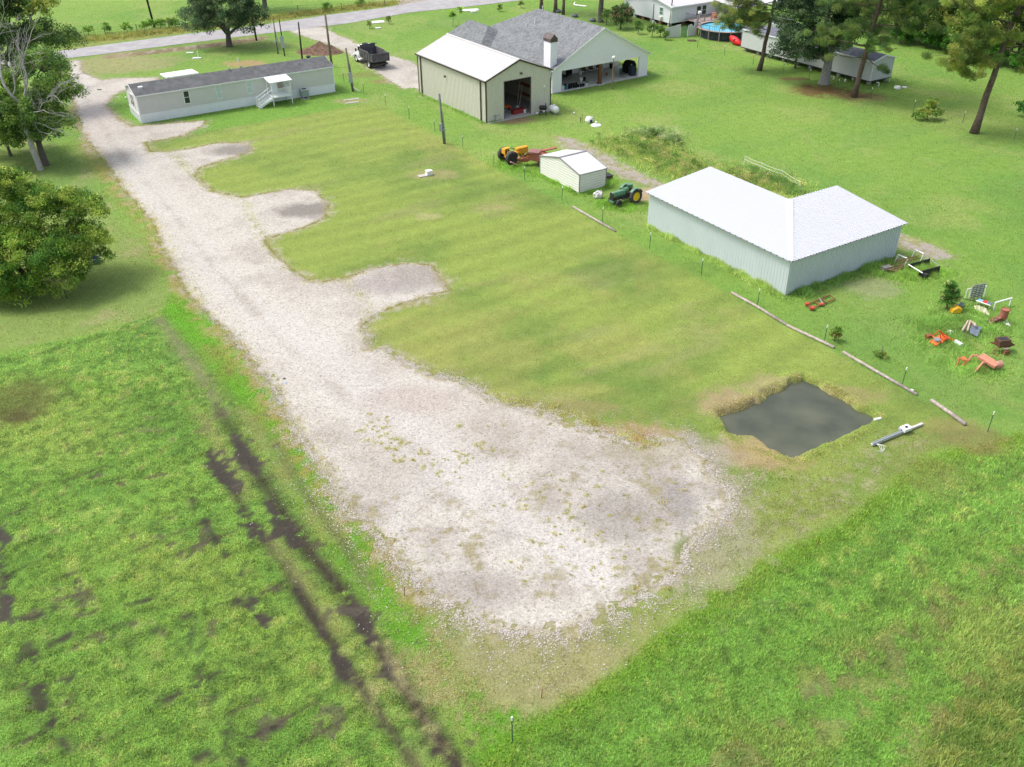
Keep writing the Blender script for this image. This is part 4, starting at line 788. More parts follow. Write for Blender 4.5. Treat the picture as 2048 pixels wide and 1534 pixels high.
# yellow-green tree in the left foreground
broad('tree', 'bushy yellow-green tree nearest the camera left of the drive', V3(G(70, 585)), [(.2, .3, 2.7, 3.8, 3.2, 2.1), (3.4, 1.4, 3.0, 2.5, 2.7, 1.8), (-2.8, .3, 3.6, 2.6, 2.8, 2.0), (.6, 3.0, 5.2, 3.4, 2.6, 1.8), (-2.2, 3.6, 6.4, 2.8, 2.4, 1.7), (2.8, -.9, 1.9, 2.3, 1.9, 1.4), (-1.8, -1.4, 1.5, 2.8, 1.7, 1.2), (-4.8, 1.5, 4.6, 2.2, 2.4, 2.4), (3.2, 3.6, 5.0, 2.0, 2.0, 1.3), (.6, -1.6, .9, 2.6, 1.4, .8), (-2.8, -1.0, 1.0, 2.4, 1.5, .9)], .22, [hx('88a640'), hx('6f9238'), hx('a8ba54'), hx('527c32')], 115000, .18, .6, asp=.42, up=-.4, shade=.26)
# live oak by the road and what stands round it
broad('tree', 'round dense dark evergreen oak beside the road', V3(G(459, 93)), [(0, 0, 5.2, 4.8, 4.8, 3.4), (-3.8, 0, 3.5, 3.0, 3.2, 2.4), (3.8, .3, 3.5, 3.0, 3.0, 2.3), (0, -.8, 3.3, 3.8, 2.6, 1.6), (0, 1, 9, 3.6, 3.6, 2.4), (-2.2, -.6, 7.2, 2.8, 2.8, 2.3), (2.6, -.4, 7.2, 2.8, 2.8, 2.2)], .42, GO, 42000, .3, .75, trunk_top=1.9, asp=.35, up=.9, shade=.3)
# pines
def pine(name, label, base, h, tr, lean, br, cols=None, group=None, nper=420, size=.4, dead=0):
    t = thing(name, label, 'tree', base, 0, group); mb = MB(); lean = np.array([lean[0], lean[1], 0]); n = 10
    ax = [np.array([0, 0, -.1])+lean*(i/n)**1.3+np.array([RNG.normal(0, .05), RNG.normal(0, .05), h*i/n]) for i in range(n+1)]
    mb.tube(ax, [tr*(1.35 if i == 0 else 1-.72*i/n) for i in range(n+1)], 10); parts = []
    def P(z): f = min(max(z/h*n, 0), n-.001); i = int(f); return ax[i]+(ax[i+1]-ax[i])*(f-i)
    for z, az, L, up, dens in br:
        p = P(z); a = math.radians(az); e = p+np.array([math.cos(a)*L, math.sin(a)*L, up]); r0 = tr*(.12+.05*L*.5); pts = limb(mb, p, e, r0, .03, -.06, 6, 6, .05)
        if dens <= 0:
            for j in range(5): q = pts[int(RNG.integers(2, 7))]; limb(mb, q, q+RNG.normal(0, .6, 3)+np.array([0, 0, .3]), .03, .01, 0, 3, 4)
            continue
        Cn = []
        for j in range(max(3, int(dens*L*1.7))):
            q = pts[int(RNG.integers(3, 7))]; s = RNG.normal(0, .42*L**.6, 3)*np.array([1, 1, .5])+np.array([0, 0, .2]); limb(mb, q, q+s, .025, .012, 0, 2, 4); Cn.append(q+s)
        Cn = np.array(Cn); parts.append(leaves(Cn, .42+.25*RNG.random(len(Cn)), int(nper*len(Cn)*.5), size, cols or GP_, 0, .09, .2, long=True))
    mb.build('trunk', BARKP, t, smooth=True)
    if parts: crown(t, parts)
    return t
bp = []
for z, az, L, up, dn in ((8.0, 183, 5, -.3, 2.0), (7.5, 172, 3.4, -.7, 1.8), (8.7, -6, 5.6, -.4, 1.8), (7.2, 150, 2.6, -.4, 0), (8.3, 170, 3.4, .3, 1.3), (8.8, 10, 4.8, .3, 1.3), (9.5, -20, 5, .8, 1.2), (9.6, 190, 4.6, 1.0, 1.5), (10.2, 200, 3.6, .2, 1.4), (10.5, 120, 4, 2, 1.3), (11, 160, 5.6, 2.6, 1.5), (11.4, -60, 3, .8, 1.3), (11.6, 60, 4, 1.8, 1.4), (12, 200, 5.4, 2.2, 1.5), (12.4, 0, 4.6, 1.2, 1.5), (13, 240, 3.4, 1.2, 1.4), (13.2, 150, 5.2, 2.4, 1.5), (13.6, 20, 5.4, 2.4, 1.5), (14, 90, 4, 2, 1.5), (14.6, 180, 5, 2.8, 1.5), (15, -30, 4, 2, 1.5), (15.6, 230, 3.6, 1.6, 1.5), (16, 30, 5, 2.6, 1.5), (16.6, 120, 4, 2, 1.5), (17, 180, 4.4, 2, 1.5), (17.6, 0, 4, 2, 1.4), (18, 250, 3, 1.6, 1.4), (14, 140, 4.6, 3, 0), (12.6, 170, 5, 2.6, 0), (18.6, 90, 3, 1.6, 1.4), (16.5, 0, 6, 2, 1.4)): bp.append((z, az, L, up, dn*1.45))
pine('pine_tree', 'big rugged pine with thick leaning trunk standing alone on the right lawn', V3(G(1949, 266)), 20, .38, (2.3, .8), bp, [hx('93a654'), hx('80984c'), hx('a3ac58'), hx('6f8a44')], nper=620, size=.42)
bp = [(6.6, 180, 5.4, -.5, 2.8), (6.8, 192, 4, -1.2, 2.4), (6.3, 10, 1.6, -.6, 2), (7.6, 172, 4.6, .3, 2.6), (7.2, 185, 3.0, .4, 2.2), (8.0, 170, 5.2, .8, 2.4), (8.6, 200, 4.2, 0, 1.3), (8.6, 0, 2.2, .2, 1.5), (6.3, 190, .8, -.1, 0), (5.2, 175, 1.0, .2, 0), (9.4, 10, 3, .4, 1.3), (9.6, 150, 4.4, 1, 1.4), (10.4, 190, 5, 1.2, 1.5), (11, 60, 4, 1, 1.5), (12, 170, 4, 1.4, 1.5), (13, 0, 4, 1.2, 1.5), (14, 220, 4, 1.2, 1.5), (15, 90, 4, 1, 1.5), (6.4, 200, 3.6, -1.2, .9)]
pine('pine_tree', 'slender pine with straight trunk in front of the swimming pool', V3(G(1520, 141)), 18, .28, (1.6, 0), bp, nper=430)
bp = []
for k_ in range(26): bp.append((5.5+k_*.55, (k_*137.5) % 360, 3.6+1.5*math.sin(k_*1.7)+.2*(12-abs(12-k_)), .2+.06*k_, 2.3 if k_ % 7 else 0))
bp += [(5.0, 0, 2.8, -1.6, .9), (4.6, 185, 3, .4, 0), (5.8, 170, 4.4, .8, 0)]
pine('pine_tree', 'tall pine with reddish trunk close to the camera side of the grey trailer', V3(G(1709, 194)), 20, .31, (1.9, .3), bp, [hx('7f9a56'), hx('6c8a4c'), hx('93a65c'), hx('5c7a46')], nper=520)
broad('tree', 'spreading dark oak with pale flared trunk over the grey trailer', V3(G(1648, 167)), [(-3.4, 0, 5.4, 3.0, 3, 2.2), (-.4, -.8, 5.2, 2.6, 2.4, 1.8), (1.6, .4, 6.4, 2.4, 2.6, 2), (-1.6, 1, 8.4, 3.6, 3.4, 2.2), (-4.6, 1, 8.2, 2.6, 2.6, 2.0), (2.4, 1.6, 9, 3.0, 3, 2), (-1.6, -1.5, 3.6, 1.8, 1.4, .9), (-5.4, .6, 3.6, 1.8, 1.8, 1.4), (.4, 1.6, 11.5, 3.6, 3.4, 2.2), (-4, 2, 11, 3, 3, 2)], .62, [hx('526e48'), hx('45603e'), hx('647e54'), hx('39543a'), hx('748a60')], 42000, .26, .8, trunk_top=3.0, shade=.35, bark=M('pale_bark', (.26, .26, .24), .95, .3, 5, bmp=.6))
broad('shrub', 'grey-green shrub tree left of the dark oak by the white trailer wall', V3(G(1590, 136)), [(0, 0, 2.2, 1.6, 1.5, 1.6), (-1.2, .5, 3.6, 1.5, 1.5, 1.3), (.8, .3, 3.8, 1.5, 1.5, 1.3)], .14, [hx('7f957a'), hx('6c8468'), hx('93a58a')], 9000, .2, .6, cat='shrub')
# yard trees behind the house
for (px, py), h_, lb in (((1083, 23), 14, 'left trunk of three bare pine trunks behind the house ridge'), ((1111, 25), 14, 'middle one of three pine trunks behind the house ridge'), ((1127, 29), 14, 'right slimmer one of three pine trunks behind the house ridge')):
    pine('pine_tree', lb, V3(G(px, py)), h_+4, .3 if px < 1120 else .24, (0, 0), [(10+j*.7, j*137 % 360, 3.4, .6, 1.1) for j in range(11)], group='pine trunks behind the house', nper=200, size=.5)
broad('tree', 'dark leafy tree with ivy-grown trunk between house and bushes', V3(G(1201, 44)), [(0, 0, 6.2, 2.8, 2.6, 2), (-3, 0, 7.6, 2.6, 2.4, 1.8), (2.4, .4, 6.4, 2.4, 2.2, 1.6), (.6, .4, 9, 3, 3, 2)], .45, GD+[hx('5f8a3c')], 13000, .3, .8, trunk_top=4)
broad('shrub', 'round dark flowering bush at the corner of the white house', V3(G(1241, 58)), [(0, 0, 1.6, 1.7, 1.5, 1.5), (.7, .2, 2.6, 1.1, 1.1, 1), (-.7, .2, 2.3, 1.1, 1.1, 1)], .12, [hx('4a6e38'), hx('3c5c30'), hx('5f7f44'), hx('9a8a6a')], 8000, .2, .5, cat='shrub')
for (px, py), s, lb in (((1213, 50), .6, 'low scrubby bush at the foot of the ivy-grown tree'), ((1276, 68), .45, 'small thin shrub between round bush and tub'), ((1304, 74), .5, 'straggly shrub at the white stub post'), ((1320, 74), .42, 'small shrub left of the weathered gate'), ((1330, 80), .3, 'low clump of weeds before the weathered gate')):
    broad('shrub', lb, V3(G(px, py)), [(0, 0, 1.1*s*2, 1.0*s*1.6, s*1.4, s*1.8)], .05, [hx('6f9048'), hx('5c7c3e'), hx('86a056')], 1200, .16, .35, cat='shrub')
# forest edge, upper right
ORDV = ['first', 'second', 'third', 'fourth', 'fifth', 'sixth', 'seventh', 'eighth', 'ninth', 'tenth', 'eleventh', 'twelfth']
fx = [(1745, 60, 10), (1790, 78, 9), (1822, 84, 11), (1850, 84, 8), (1885, 98, 10), (1915, 100, 9), (1950, 116, 11), (1990, 122, 9), (2030, 130, 11), (2075, 136, 9), (1700, 50, 11), (1655, 38, 10), (1770, 30, 13), (1840, 44, 13), (1910, 56, 14), (1985, 70, 13), (2060, 84, 14), (1600, 12, 11), (1500, -10, 12), (1425, -25, 12), (1345, -30, 11)]
for i, (px, py, h_) in enumerate(fx):
    r = h_*.30; lob = [(0, 0, h_*.42, r*1.15, r, h_*.30), (RNG.normal(0, 1), RNG.normal(0, 1), h_*.75, r, r, h_*.24), (r*.8, -.5, h_*.32, r*.7, r*.7, h_*.22), (-r*.8, -.4, h_*.36, r*.7, r*.7, h_*.24)]
    sel = [GF, GD+GF, [hx('7d9447'), hx('68843e'), hx('97a24e')], [hx('4f7436'), hx('5d8a3c'), hx('3f6030')]][i % 4]
    broad('forest_tree', (f'leafy tree in the front row of the wood edge, {ORDV[i]} from the left' if i < 10 else f'leafy tree in the wood behind the front row, {ORDV[i-10]} of that back row'), V3(G(px, py)), lob, .2, sel, 8500, .34, .8, group='trees of the wood edge', nlimb=2)
for i, (px, py, s) in enumerate(((1800, 88, 1.3), (1843, 90, 1.7), (1865, 96, 1.2), (1905, 108, 1.3), (1985, 130, 1.3), (2045, 142, 1.4))):
    broad('forest_bush', f'low bright green bush at the foot of the wood edge, {ORDV[i]} from the left', V3(G(px, py)), [(0, 0, s*.9, s*1.3, s, s)], .06, [hx('5c9036'), hx('4a7a30'), hx('6da240')], 3500, .25, .5, group='bushes along the wood edge', cat='shrub')
# beyond the road
broad('tree', 'tree across the road whose trunk stands right of the round oak', V3(G(531, 21)), [(0, 0, 7.5, 4, 4, 2.4), (3.5, 0, 8.5, 3, 3, 2.4), (-3, 1, 9, 3, 3, 2.4)], .4, GO, 12000, .3, .8, trunk_top=4.5)
for i, (px, py) in enumerate(((178, 70), (215, 66), (255, 64), (290, 60), (306, 58), (322, 57), (338, 55), (352, 54), (655, 22), (720, 12))):
    broad('roadside_bush', f'small weedy bush under the wire fence beyond the road, {ORDV[i]} from the left', V3(G(px, py)), [(0, 0, .7, .8, .5, .7)], .04, [hx('7fae3c'), hx('6b9c38'), hx('93b04c')], 500, .22, .4, group='weedy bushes at the roadside fence', cat='shrub', nlimb=1)
# yard plants
broad('shrub', 'glossy green upright bush in the middle of the junk pile', V3(G(1893, 617)), [(0, 0, .75, .62, .55, .7), (-.15, .1, 1.5, .42, .4, .55), (.35, 0, 1.0, .4, .4, .45)], .05, [hx('4f7c34'), hx('5f9040'), hx('6fa04a'), hx('b9c47a')], 4200, .14, .3, cat='shrub')
broad('plant', 'small reddish-green sapling next to the fence post and timber edging', V3(G(1669, 682)), [(0, 0, .55, .34, .34, .5)], .02, [hx('7fa03a'), hx('5f8c34'), hx('8a8444')], 420, .16, .2, cat='plant')
broad('plant', 'low weed clump in the grass beyond the long timber edging', V3(G(1761, 716)), [(0, 0, .25, .4, .35, .22)], .02, [hx('6c8c40'), hx('8f9a50')], 260, .16, .2, cat='plant')
broad('plant', 'wild shrubby weed clump between fence posts on the right lawn', V3(G(1855, 240)), [(0, 0, .8, 1.5, .9, .5), (.3, .4, 1.5, .7, .6, .7), (-.9, 0, .5, .8, .7, .4)], .04, [hx('8fae4e'), hx('6c9448'), hx('a3ac50')], 2600, .2, .4, cat='plant')
broad('plant', 'leafy sapling at the right picture edge by the last fence post', V3(G(2050, 232)), [(0, 0, .9, 1.0, .8, .8), (-1.0, .2, 1.3, .5, .4, .3)], .04, [hx('4f8a3c'), hx('62983f')], 900, .26, .3, cat='plant')
broad('sapling', 'thin young tree on the lawn left of the house roof end', V3(G(906, 52)), [(0, 0, 1.6, .5, .5, .8), (1.2, .2, 2.2, .4, .4, .8)], .03, [hx('9fc44e'), hx('86b046')], 600, .25, .35, cat='tree')
for px, py, lb in ((739, 57, 'tiny sapling on the lawn beside the white lid'), (778, 48, 'small reddish bush right of the white lid'), (1000, 23, 'small bare shrub on the front lawn'), (1042, 16, 'little shrub near the road behind the ridge')):
    broad('sapling', lb, V3(G(px, py)), [(0, 0, .6, .4, .4, .6)], .03, [hx('7a8a44'), hx('8fa04c')], 260, .2, .25, cat='shrub')
# overgrown garden row
def bushes(name, label, path, w, n, hgt, cols, size=.2, per=220, cr=.35):
    P = GP(path); seg = np.linalg.norm(np.diff(P, axis=0), axis=1); cum = np.r_[0, np.cumsum(seg)]; s = RNG.uniform(0, cum[-1], n); i = np.clip(np.searchsorted(cum, s)-1, 0, len(P)-2)
    q = P[i]+(P[i+1]-P[i])*((s-cum[i])/seg[i])[:, None]; q += RNG.normal(0, w/2, (n, 2)); Cn = np.c_[q, hgt*RNG.uniform(.15, 1, n)]
    V, c = leaves(Cn, cr*(.6+1.2*RNG.random(n)), n*per, size, cols, -.8, .22, .2, flat=.45); V[:, 2] = np.abs(V[:, 2])
    o = rawmesh(name, V, np.arange(len(V)).reshape(-1, 4), LEAF, c); return tag(o, label, 'weeds', kind='stuff')
WG = [hx('a9bf62'), hx('94b45a'), hx('c3c47a'), hx('cdc084'), hx('86aa54')]
def tall_blades(name, label, path, w, n, hgt, cols, bw=.045, bend=.7, curve=None):
    P = GP(path); seg = np.linalg.norm(np.diff(P, axis=0), axis=1); cum = np.r_[0, np.cumsum(seg)]; s = RNG.uniform(0, cum[-1], n); i = np.clip(np.searchsorted(cum, s)-1, 0, len(P)-2)
    q = P[i]+(P[i+1]-P[i])*((s-cum[i])/seg[i])[:, None]; q = q+RNG.normal(0, w/2, (n, 2))
    for K in KEEPOUT: k = sdpoly(K, q[:, 0], q[:, 1]) < .0; q = q[k]
    n = len(q); cl = fbm(q[:, 0], q[:, 1], .9, 33, 3); h = hgt*np.clip(.7+cl*1.1, .12, 1.8)*(.4+.8*RNG.random(n)); c = np.array(cols)[RNG.integers(0, len(cols), n)]*(1.05+1.0*RNG.random(n))[:, None]
    cn = fbm(q[:, 0], q[:, 1], .8, 34, 2)[:, None]; c = c*(1+.35*cn)
    V, cc_ = blades(q[:, 0], q[:, 1], relief(q[:, 0], q[:, 1]), h, bw*(.6+.8*RNG.random(n)), np.clip(c, 0, .9), bend); V = V.reshape(-1, 3)
    o = rawmesh(name, V, np.arange(len(V)).reshape(-1, 3), GRM, cc_); return tag(o, label, 'weeds', kind='stuff')
bushes('garden_weeds', 'overgrown weedy vegetable row on the lawn behind the white barn roof', [(1225, 286), (1290, 296), (1340, 330), (1400, 350), (1450, 368), (1500, 362), (1560, 372)], 3.0, 700, .7, WG+[hx('6f9648'), hx('5f8a40')], .16, 70, .5)
tall_blades('garden_grass', 'straw coloured tall grass among the garden weeds', [(1225, 288), (1290, 296), (1340, 330), (1400, 350), (1450, 368), (1500, 366), (1590, 388)], 3.2, 22000, .55, WG+[hx('b5a878')], .06)
bushes('garden_weeds', 'pale leafy garden crop at the upper end of the weedy row', [(1270, 279), (1325, 273), (1352, 292)], 1.0, 110, 1.0, [hx('c4cc9a'), hx('9dba70'), hx('b0c284'), hx('8aa864')], .24, 60, .5)
bushes('garden_weeds', 'green vine row inside the white string fence', [(1490, 338), (1530, 350), (1580, 380), (1600, 392)], .8, 110, .4, [hx('7aa456'), hx('8eb062')], .16, 60, .4)
tall_blades('wall_weeds', 'tall grass growing against the barn left wall', [(1297, 450), (1390, 500), (1480, 549), (1567, 594)], .5, 6500, .42, [hx('a0b866'), hx('8caa58'), hx('b8c07a')])
tall_blades('wall_weeds', 'tall dark grass growing against the barn front wall', [(1572, 596), (1650, 566), (1720, 539), (1787, 512)], .75, 7500, .45, [hx('7c9c54'), hx('8caa58'), hx('6e8f4c')])
tall_blades('wall_weeds', 'tufts of grass along the workshop side wall', [(835, 186), (905, 218), (970, 247), (1000, 241)], .35, 2600, .28, [hx('8caa58'), hx('7c9c54')])
tall_blades('wall_weeds', 'rank grass round the small cream shed', [(1080, 350), (1120, 370), (1158, 390), (1208, 376), (1225, 362)], .5, 4200, .36, [hx('8cae50'), hx('9ab85c'), hx('7ca048')])
tall_blades('junk_grass', 'unmown grass round the tractors and baler', [(1000, 330), (1040, 336), (1080, 345)], 1.6, 5000, .3, [hx('8cae50'), hx('7ca048')])
tall_blades('junk_grass', 'unmown grass round the green tractor and torn drum', [(1195, 402), (1230, 414), (1285, 414)], 1.4, 5000, .3, [hx('8cae50'), hx('7ca048')])
tall_blades('junk_grass', 'rank grass among the rods and black frame', [(1765, 545), (1820, 548), (1880, 545)], 1.6, 6500, .4, [hx('8cae50'), hx('9aaf60'), hx('7ca048')])
tall_blades('junk_grass', 'rank grass round the bush and machinery in the junk yard', [(1865, 690), (1885, 640), (1915, 650), (1960, 630), (1930, 690), (1880, 700)], 2.2, 14000, .38, [hx('84a653'), hx('98b064'), hx('74974c')])
tall_blades('junk_grass', 'rank grass round the loader frame', [(1915, 735), (1960, 740), (2000, 735)], 1.6, 5000, .26, [hx('84a653'), hx('98b064')])
tall_blades('pond_bank_weeds', 'dry tan weeds on the left bank of the pond', [(1415, 828), (1470, 813), (1530, 787), (1600, 752)], .45, 4200, .09, [hx('c0b082'), hx('aaa266'), hx('cdbd9c'), hx('98984e')])
tall_blades('pond_bank_weeds', 'dry weeds along the far right bank of the pond', [(1608, 752), (1660, 772), (1710, 803), (1765, 834)], .3, 2600, .08, [hx('c0b082'), hx('aca268'), hx('8aa04c')])
tall_blades('pond_bank_weeds', 'green and straw weeds on the near bank of the pond', [(1436, 838), (1448, 862), (1480, 885), (1540, 910), (1590, 928), (1660, 897), (1740, 860)], .35, 3200, .1, [hx('a0a85c'), hx('c0b082'), hx('8aa850')])
tall_blades('gravel_edge_weeds', 'dry weed ridge between lawn and turning area', [(1000, 796), (1090, 812), (1180, 845), (1250, 868), (1310, 888)], .55, 6000, .14, [hx('b0a866'), hx('c0b080'), hx('8c9c52')])
tall_blades('drive_edge_weeds', 'brown and green weeds along the left edge of the drive', [(190, 310), (240, 380), (300, 446), (345, 537), (405, 626), (452, 672), (508, 735), (583, 858), (645, 955), (700, 1040), (790, 1130)], 1.3, 20000, .11, [hx('bdaa74'), hx('a4a45a'), hx('92a84e'), hx('a8945f')])
tall_blades('lawn_edge_weeds', 'dry weeds fringing the parking bays', [(300, 305), (342, 303), (390, 350), (422, 381), (487, 400), (528, 482), (582, 540), (616, 562), (692, 556), (743, 634), (726, 651), (736, 690), (811, 726), (914, 760), (1000, 800)], .8, 12000, .10, [hx('b5a878'), hx('9ca052'), hx('8aa048')])
def spots(name, label, pts, cols):
    P = np.array([G(a, b)[:2] for a, b in pts]); sz = .04+.13*RNG.random(len(P))**2; nn = (260*sz).astype(int)+8; q = np.repeat(P, nn, 0); s_ = np.repeat(sz, nn); st_ = np.repeat(.5+RNG.random(len(P)), nn)
    q = q+RNG.normal(0, 1, q.shape)*s_[:, None]*np.c_[st_, 1/st_]*.8; n = len(q); c = np.array(cols)[RNG.integers(0, len(cols), n)]*(1.0+.9*RNG.random(n))[:, None]
    V, cc_ = blades(q[:, 0], q[:, 1], np.full(n, .02), .05+.06*RNG.random(n), .035+0*q[:, 0], np.clip(c, 0, .9), 1.2); V = V.reshape(-1, 3); o = rawmesh(name, V, np.arange(len(V)).reshape(-1, 3), GRM, cc_); return tag(o, label, 'weeds', kind='stuff')
sp = [(736,828),(742,845),(748,853),(745,860),(775,834),(774,842),(773,855),(727,862),(735,881),(762,872),(758,874),(774,870),(785,878),(790,899),(773,898),(801,890),(812,887),(804,884),(787,912),(801,922),(826,920),(830,923),(841,902),(857,908),(866,920),(875,926),(845,938),(880,944),(896,921),(912,904),(918,913),(917,853),(976,854),(958,893),(964,898),(946,918),(985,903),(933,926),(910,945),(919,956),(895,967),(1052,998),(1050,1012),(1006,1012),(1063,968),(1080,984),(1140,1008),(1135,1020),(1147,1035),(1230,1152),(1060,1080),(1105,1125),(1120,1070),(1170,1085)]
spots('gravel_weeds', 'small weeds sprouting through the gravel of the turning area', sp+[(p_[0]+RNG.normal(0, 14), p_[1]+RNG.normal(0, 9)) for p_ in sp]+[(RNG.uniform(1000, 1380), RNG.uniform(940, 1180)) for _ in range(70)], [hx('b0ac66'), hx('98a454'), hx('bcac74')])
tall_blades('far_weeds', 'dry weedy strip between road and pasture fence', [(150, 84), (260, 71), (360, 60), (520, 39), (680, 19), (790, 6)], 2.0, 12000, .55, [hx('8f8a4c'), hx('7c9048'), hx('9a8c5c')], .12)
# ================================================================== OBJECTS
rust = M('rusty_iron', (.24, .085, .045), .85, .35, 6, dirt=(.10, .05, .035), dirtf=.6, bmp=.5); rustl = M('faded_red_paint', (.36, .12, .08), .7, .25, 5, dirt=(.22, .10, .06), dirtf=.6)
salmon = M('faded_orange_paint', (.50, .22, .14), .7, .2, 5, dirt=(.30, .13, .08), dirtf=.5); orange = M('orange_paint', (.72, .13, .03), .5, .12, 6)
yel = M('yellow_paint', (.72, .36, .035), .5, .18, 5, dirt=(.40, .20, .05), dirtf=.4); yelp = M('yellow_plastic', (.75, .42, .03), .45, .1); grn = M('tractor_green', (.09, .21, .12), .45, .2, 4, dirt=(.20, .28, .20), dirtf=.5)
rimy = M('yellow_rim', (.80, .55, .03), .45, .1); tyre = M('tyre_rubber', (.045, .045, .05), .85, .3, 12, dirt=(.12, .12, .12), dirtf=.4, bmp=.6); blk = M('black_metal', (.03, .03, .03), .5); dk = M('dark_iron', (.05, .045, .04), .7, .3)
grey = M('grey_metal', (.30, .32, .34), .5, .15, metal=.3, dirt=(.2, .2, .2)); greyw = M('weathered_wood', (.34, .31, .28), .9, .25, 8, dirt=(.20, .17, .14)); polew = M('pole_wood', (.17, .14, .11), .9, .3, 5, dirt=(.26, .23, .19)); poled = M('dark_pole', (.04, .035, .03), .9, .2)
canvas = M('canvas', (.58, .53, .42), .9, .12, 5); boxg = M('meter_grey', (.36, .40, .42), .45, .08, metal=.2); whp = M('white_plastic', (.78, .78, .76), .4, .06, dirt=(.5, .5, .45), dirtf=.3); red = M('red_plastic', (.65, .02, .025), .4, .08); blue = M('blue_tarp', (.20, .40, .62), .5, .1); teal = M('teal_plastic', (.02, .20, .24), .5)
cush = M('black_fabric', (.012, .012, .014), .85, .3); plankc = M('bare_plank', (.42, .33, .25), .85, .2, 6); slate = M('blue_grey_sheet', (.13, .16, .20), .5, .2)
tpost = M('post_green', (.05, .12, .07), .6, .15); soil = fine('dug_soil', (.17, .105, .075), .45, 5)
def O(px, py): q = G(px, py); return (q.x, q.y, 0)
def single(name, label, cat, mb, mat, loc=(0, 0, 0), rz=0, group=None, **kw):
    o = mb.build(name, mat, **kw); o.location = loc; o.rotation_euler = (0, 0, rz); return tag(o, label, cat, group)
ORD = ['first', 'second', 'third', 'fourth', 'fifth', 'sixth', 'seventh', 'eighth', 'ninth', 'tenth', 'eleventh', 'twelfth', 'thirteenth', 'fourteenth', 'fifteenth', 'sixteenth', 'seventeenth', 'eighteenth']
# ---------------------------------------------------------------- steel fence posts
def tpost_(label, loc, group, h=1.35, cap=True):
    t = thing('fence_post', label, 'fence post', loc, RNG.uniform(0, 3), group)
    a, b = RNG.normal(0, .025, 2); MB().tube([(0, 0, -.05), (a, b, h-.12)], .026, 5).build('stake', tpost, t)
    if cap: MB().tube([(a, b, h-.16), (a*1.1, b*1.1, h+.04)], .04, 5).build('cap', whp, t)
    return t
FP = [(688.4,164.3),(728,187.6),(771.4,212.2),(818.5,236.9),(870,264.3),(926,296.6),(987.7,331.2),(1049.6,361.5),(1123.6,401.5),(1204.6,445),(1299.2,497.5),(1402.3,550.6),(1515,613),(1647.6,686.6),(1803,772.2),(1975,863.5)]
for i, p in enumerate(FP): tpost_(f'green steel fence post with white tip, {ORD[i]} from the mobile home along the lot edge', O(*p), 'white-tipped posts along the lot edge')
FQ = [(1394.7,95.6),(1448.6,110.6),(1506,128.5),(1566,146),(1618,160),(1675,180),(1741.6,198),(1826,223.7),(1924.7,246.6),(2026.9,282)]
for i, p in enumerate(FQ): tpost_(f'white-tipped steel post on the right lawn, {ORD[i]} from the swimming pool', O(*p), 'posts across the right lawn', 1.3)
tpost_('lone rusty stake with pale top at the lower end of the turning area', O(1025, 1485), 'single stakes', 1.5)
for p, l in (((809, 1192), 'thin rusty rod standing in the bright grass strip left of the gravel'), ((1635, 1092), 'short grey stake at the edge of the long grass right of the gravel'), ((1083, 1396), 'tiny stake in the grass near the lower corner')):
    single('stake', l, 'stake', MB().tube([(0, 0, 0), (.03, .02, .55)], .018, 5), rust, O(*p))
# string fence by the barn
SF = [(1488, 330, 314), (1522, 345, 328), (1562, 360, 337), (1600, 383.5, 359.5)]
for i, (x_, y0_, y1_) in enumerate(SF): single('fence_post', f'thin white stake of the string fence behind the barn, {ORD[i]} from the left', 'fence post', MB().tube([(0, 0, 0), (0, 0, .95)], .025, 5), whp if i < 3 else grey, O(x_, y0_), group='stakes of the string fence')
mb = MB()
for h_ in (.9, .6):
    for a, b in zip(SF[:-1], SF[1:]): p, q = G(a[0], a[1]), G(b[0], b[1]); mb.tube([(p.x, p.y, h_), ((p.x+q.x)/2, (p.y+q.y)/2, h_-.06), (q.x, q.y, h_)], .012, 4)
single('fence_string', 'white string strung between the stakes behind the barn', 'string', mb, whp)
# pasture fence beyond the road
PF = [(150, 82), (212, 73), (275, 65), (340, 57), (520, 34), (597, 26), (684, 22), (770, 12)]
fw = thing('wire_fence', 'low wire pasture fence beyond the road', 'fence', (0, 0, 0)); pts = [G(*p) for p in PF]
for q in pts: MB().tube([(q.x, q.y, 0), (q.x, q.y, 1.25)], .06, 6).build('post', polew, fw)
mb = MB()
for h_ in (.4, .8, 1.15): mb.tube([(q.x, q.y, h_) for q in pts], .012, 4)
mb.build('wire', M('wire', (.15, .13, .11), .6), fw)
# ---------------------------------------------------------------- poles
def pole(label, loc, h, r, mat, lean=(0, 0), boxes=(), extra=None, pipe=False):
    t = thing('utility_pole', label, 'utility pole', loc); MB().tube([(0, 0, -.1), (lean[0]*.5, lean[1]*.5, h*.5), (lean[0], lean[1], h)], [r*1.1, r, r*.85], 8).build('post', mat, t, smooth=True)
    for z, w, hh, s in boxes: b = MB().cbox((lean[0]*z/h+s*(r+.06), -.12+lean[1]*z/h, z), (w, .16, hh)).build('meter_box', boxg, t)
    if pipe: MB().tube([(r+.05, -.05, 0), (r+.05+lean[0]*.6, -.05, h*.65)], .035, 6).build('conduit', grey, t)
    return t
pole('thin pole with small meter box, leftmost of the two by the round oak', O(556, 107.6), 4.75, .085, polew, (-.05, .2), [(1.9, .3, .45, 1), (1.5, .22, .35, -1)], pipe=True)
pole('dark thin pole with tall grey panel, second from the round oak', O(569.5, 112), 4.9, .08, poled, (-.12, .1), [(1.9, .5, 1.6, 0)])
pole('plain black pole rising behind the middle of the mobile home', O(606, 132), 5.6, .11, poled, (.1, .1))
pole('brown wooden pole standing behind the right end of the mobile home', O(664, 134), 6.6, .15, polew, (-.2, .3))
pole('leaning pole with grey electric panel and brace between trailer and truck', O(706, 183), 5.15, .12, polew, (-.35, .05), [(1.7, .45, 1.25, 0)], pipe=True)
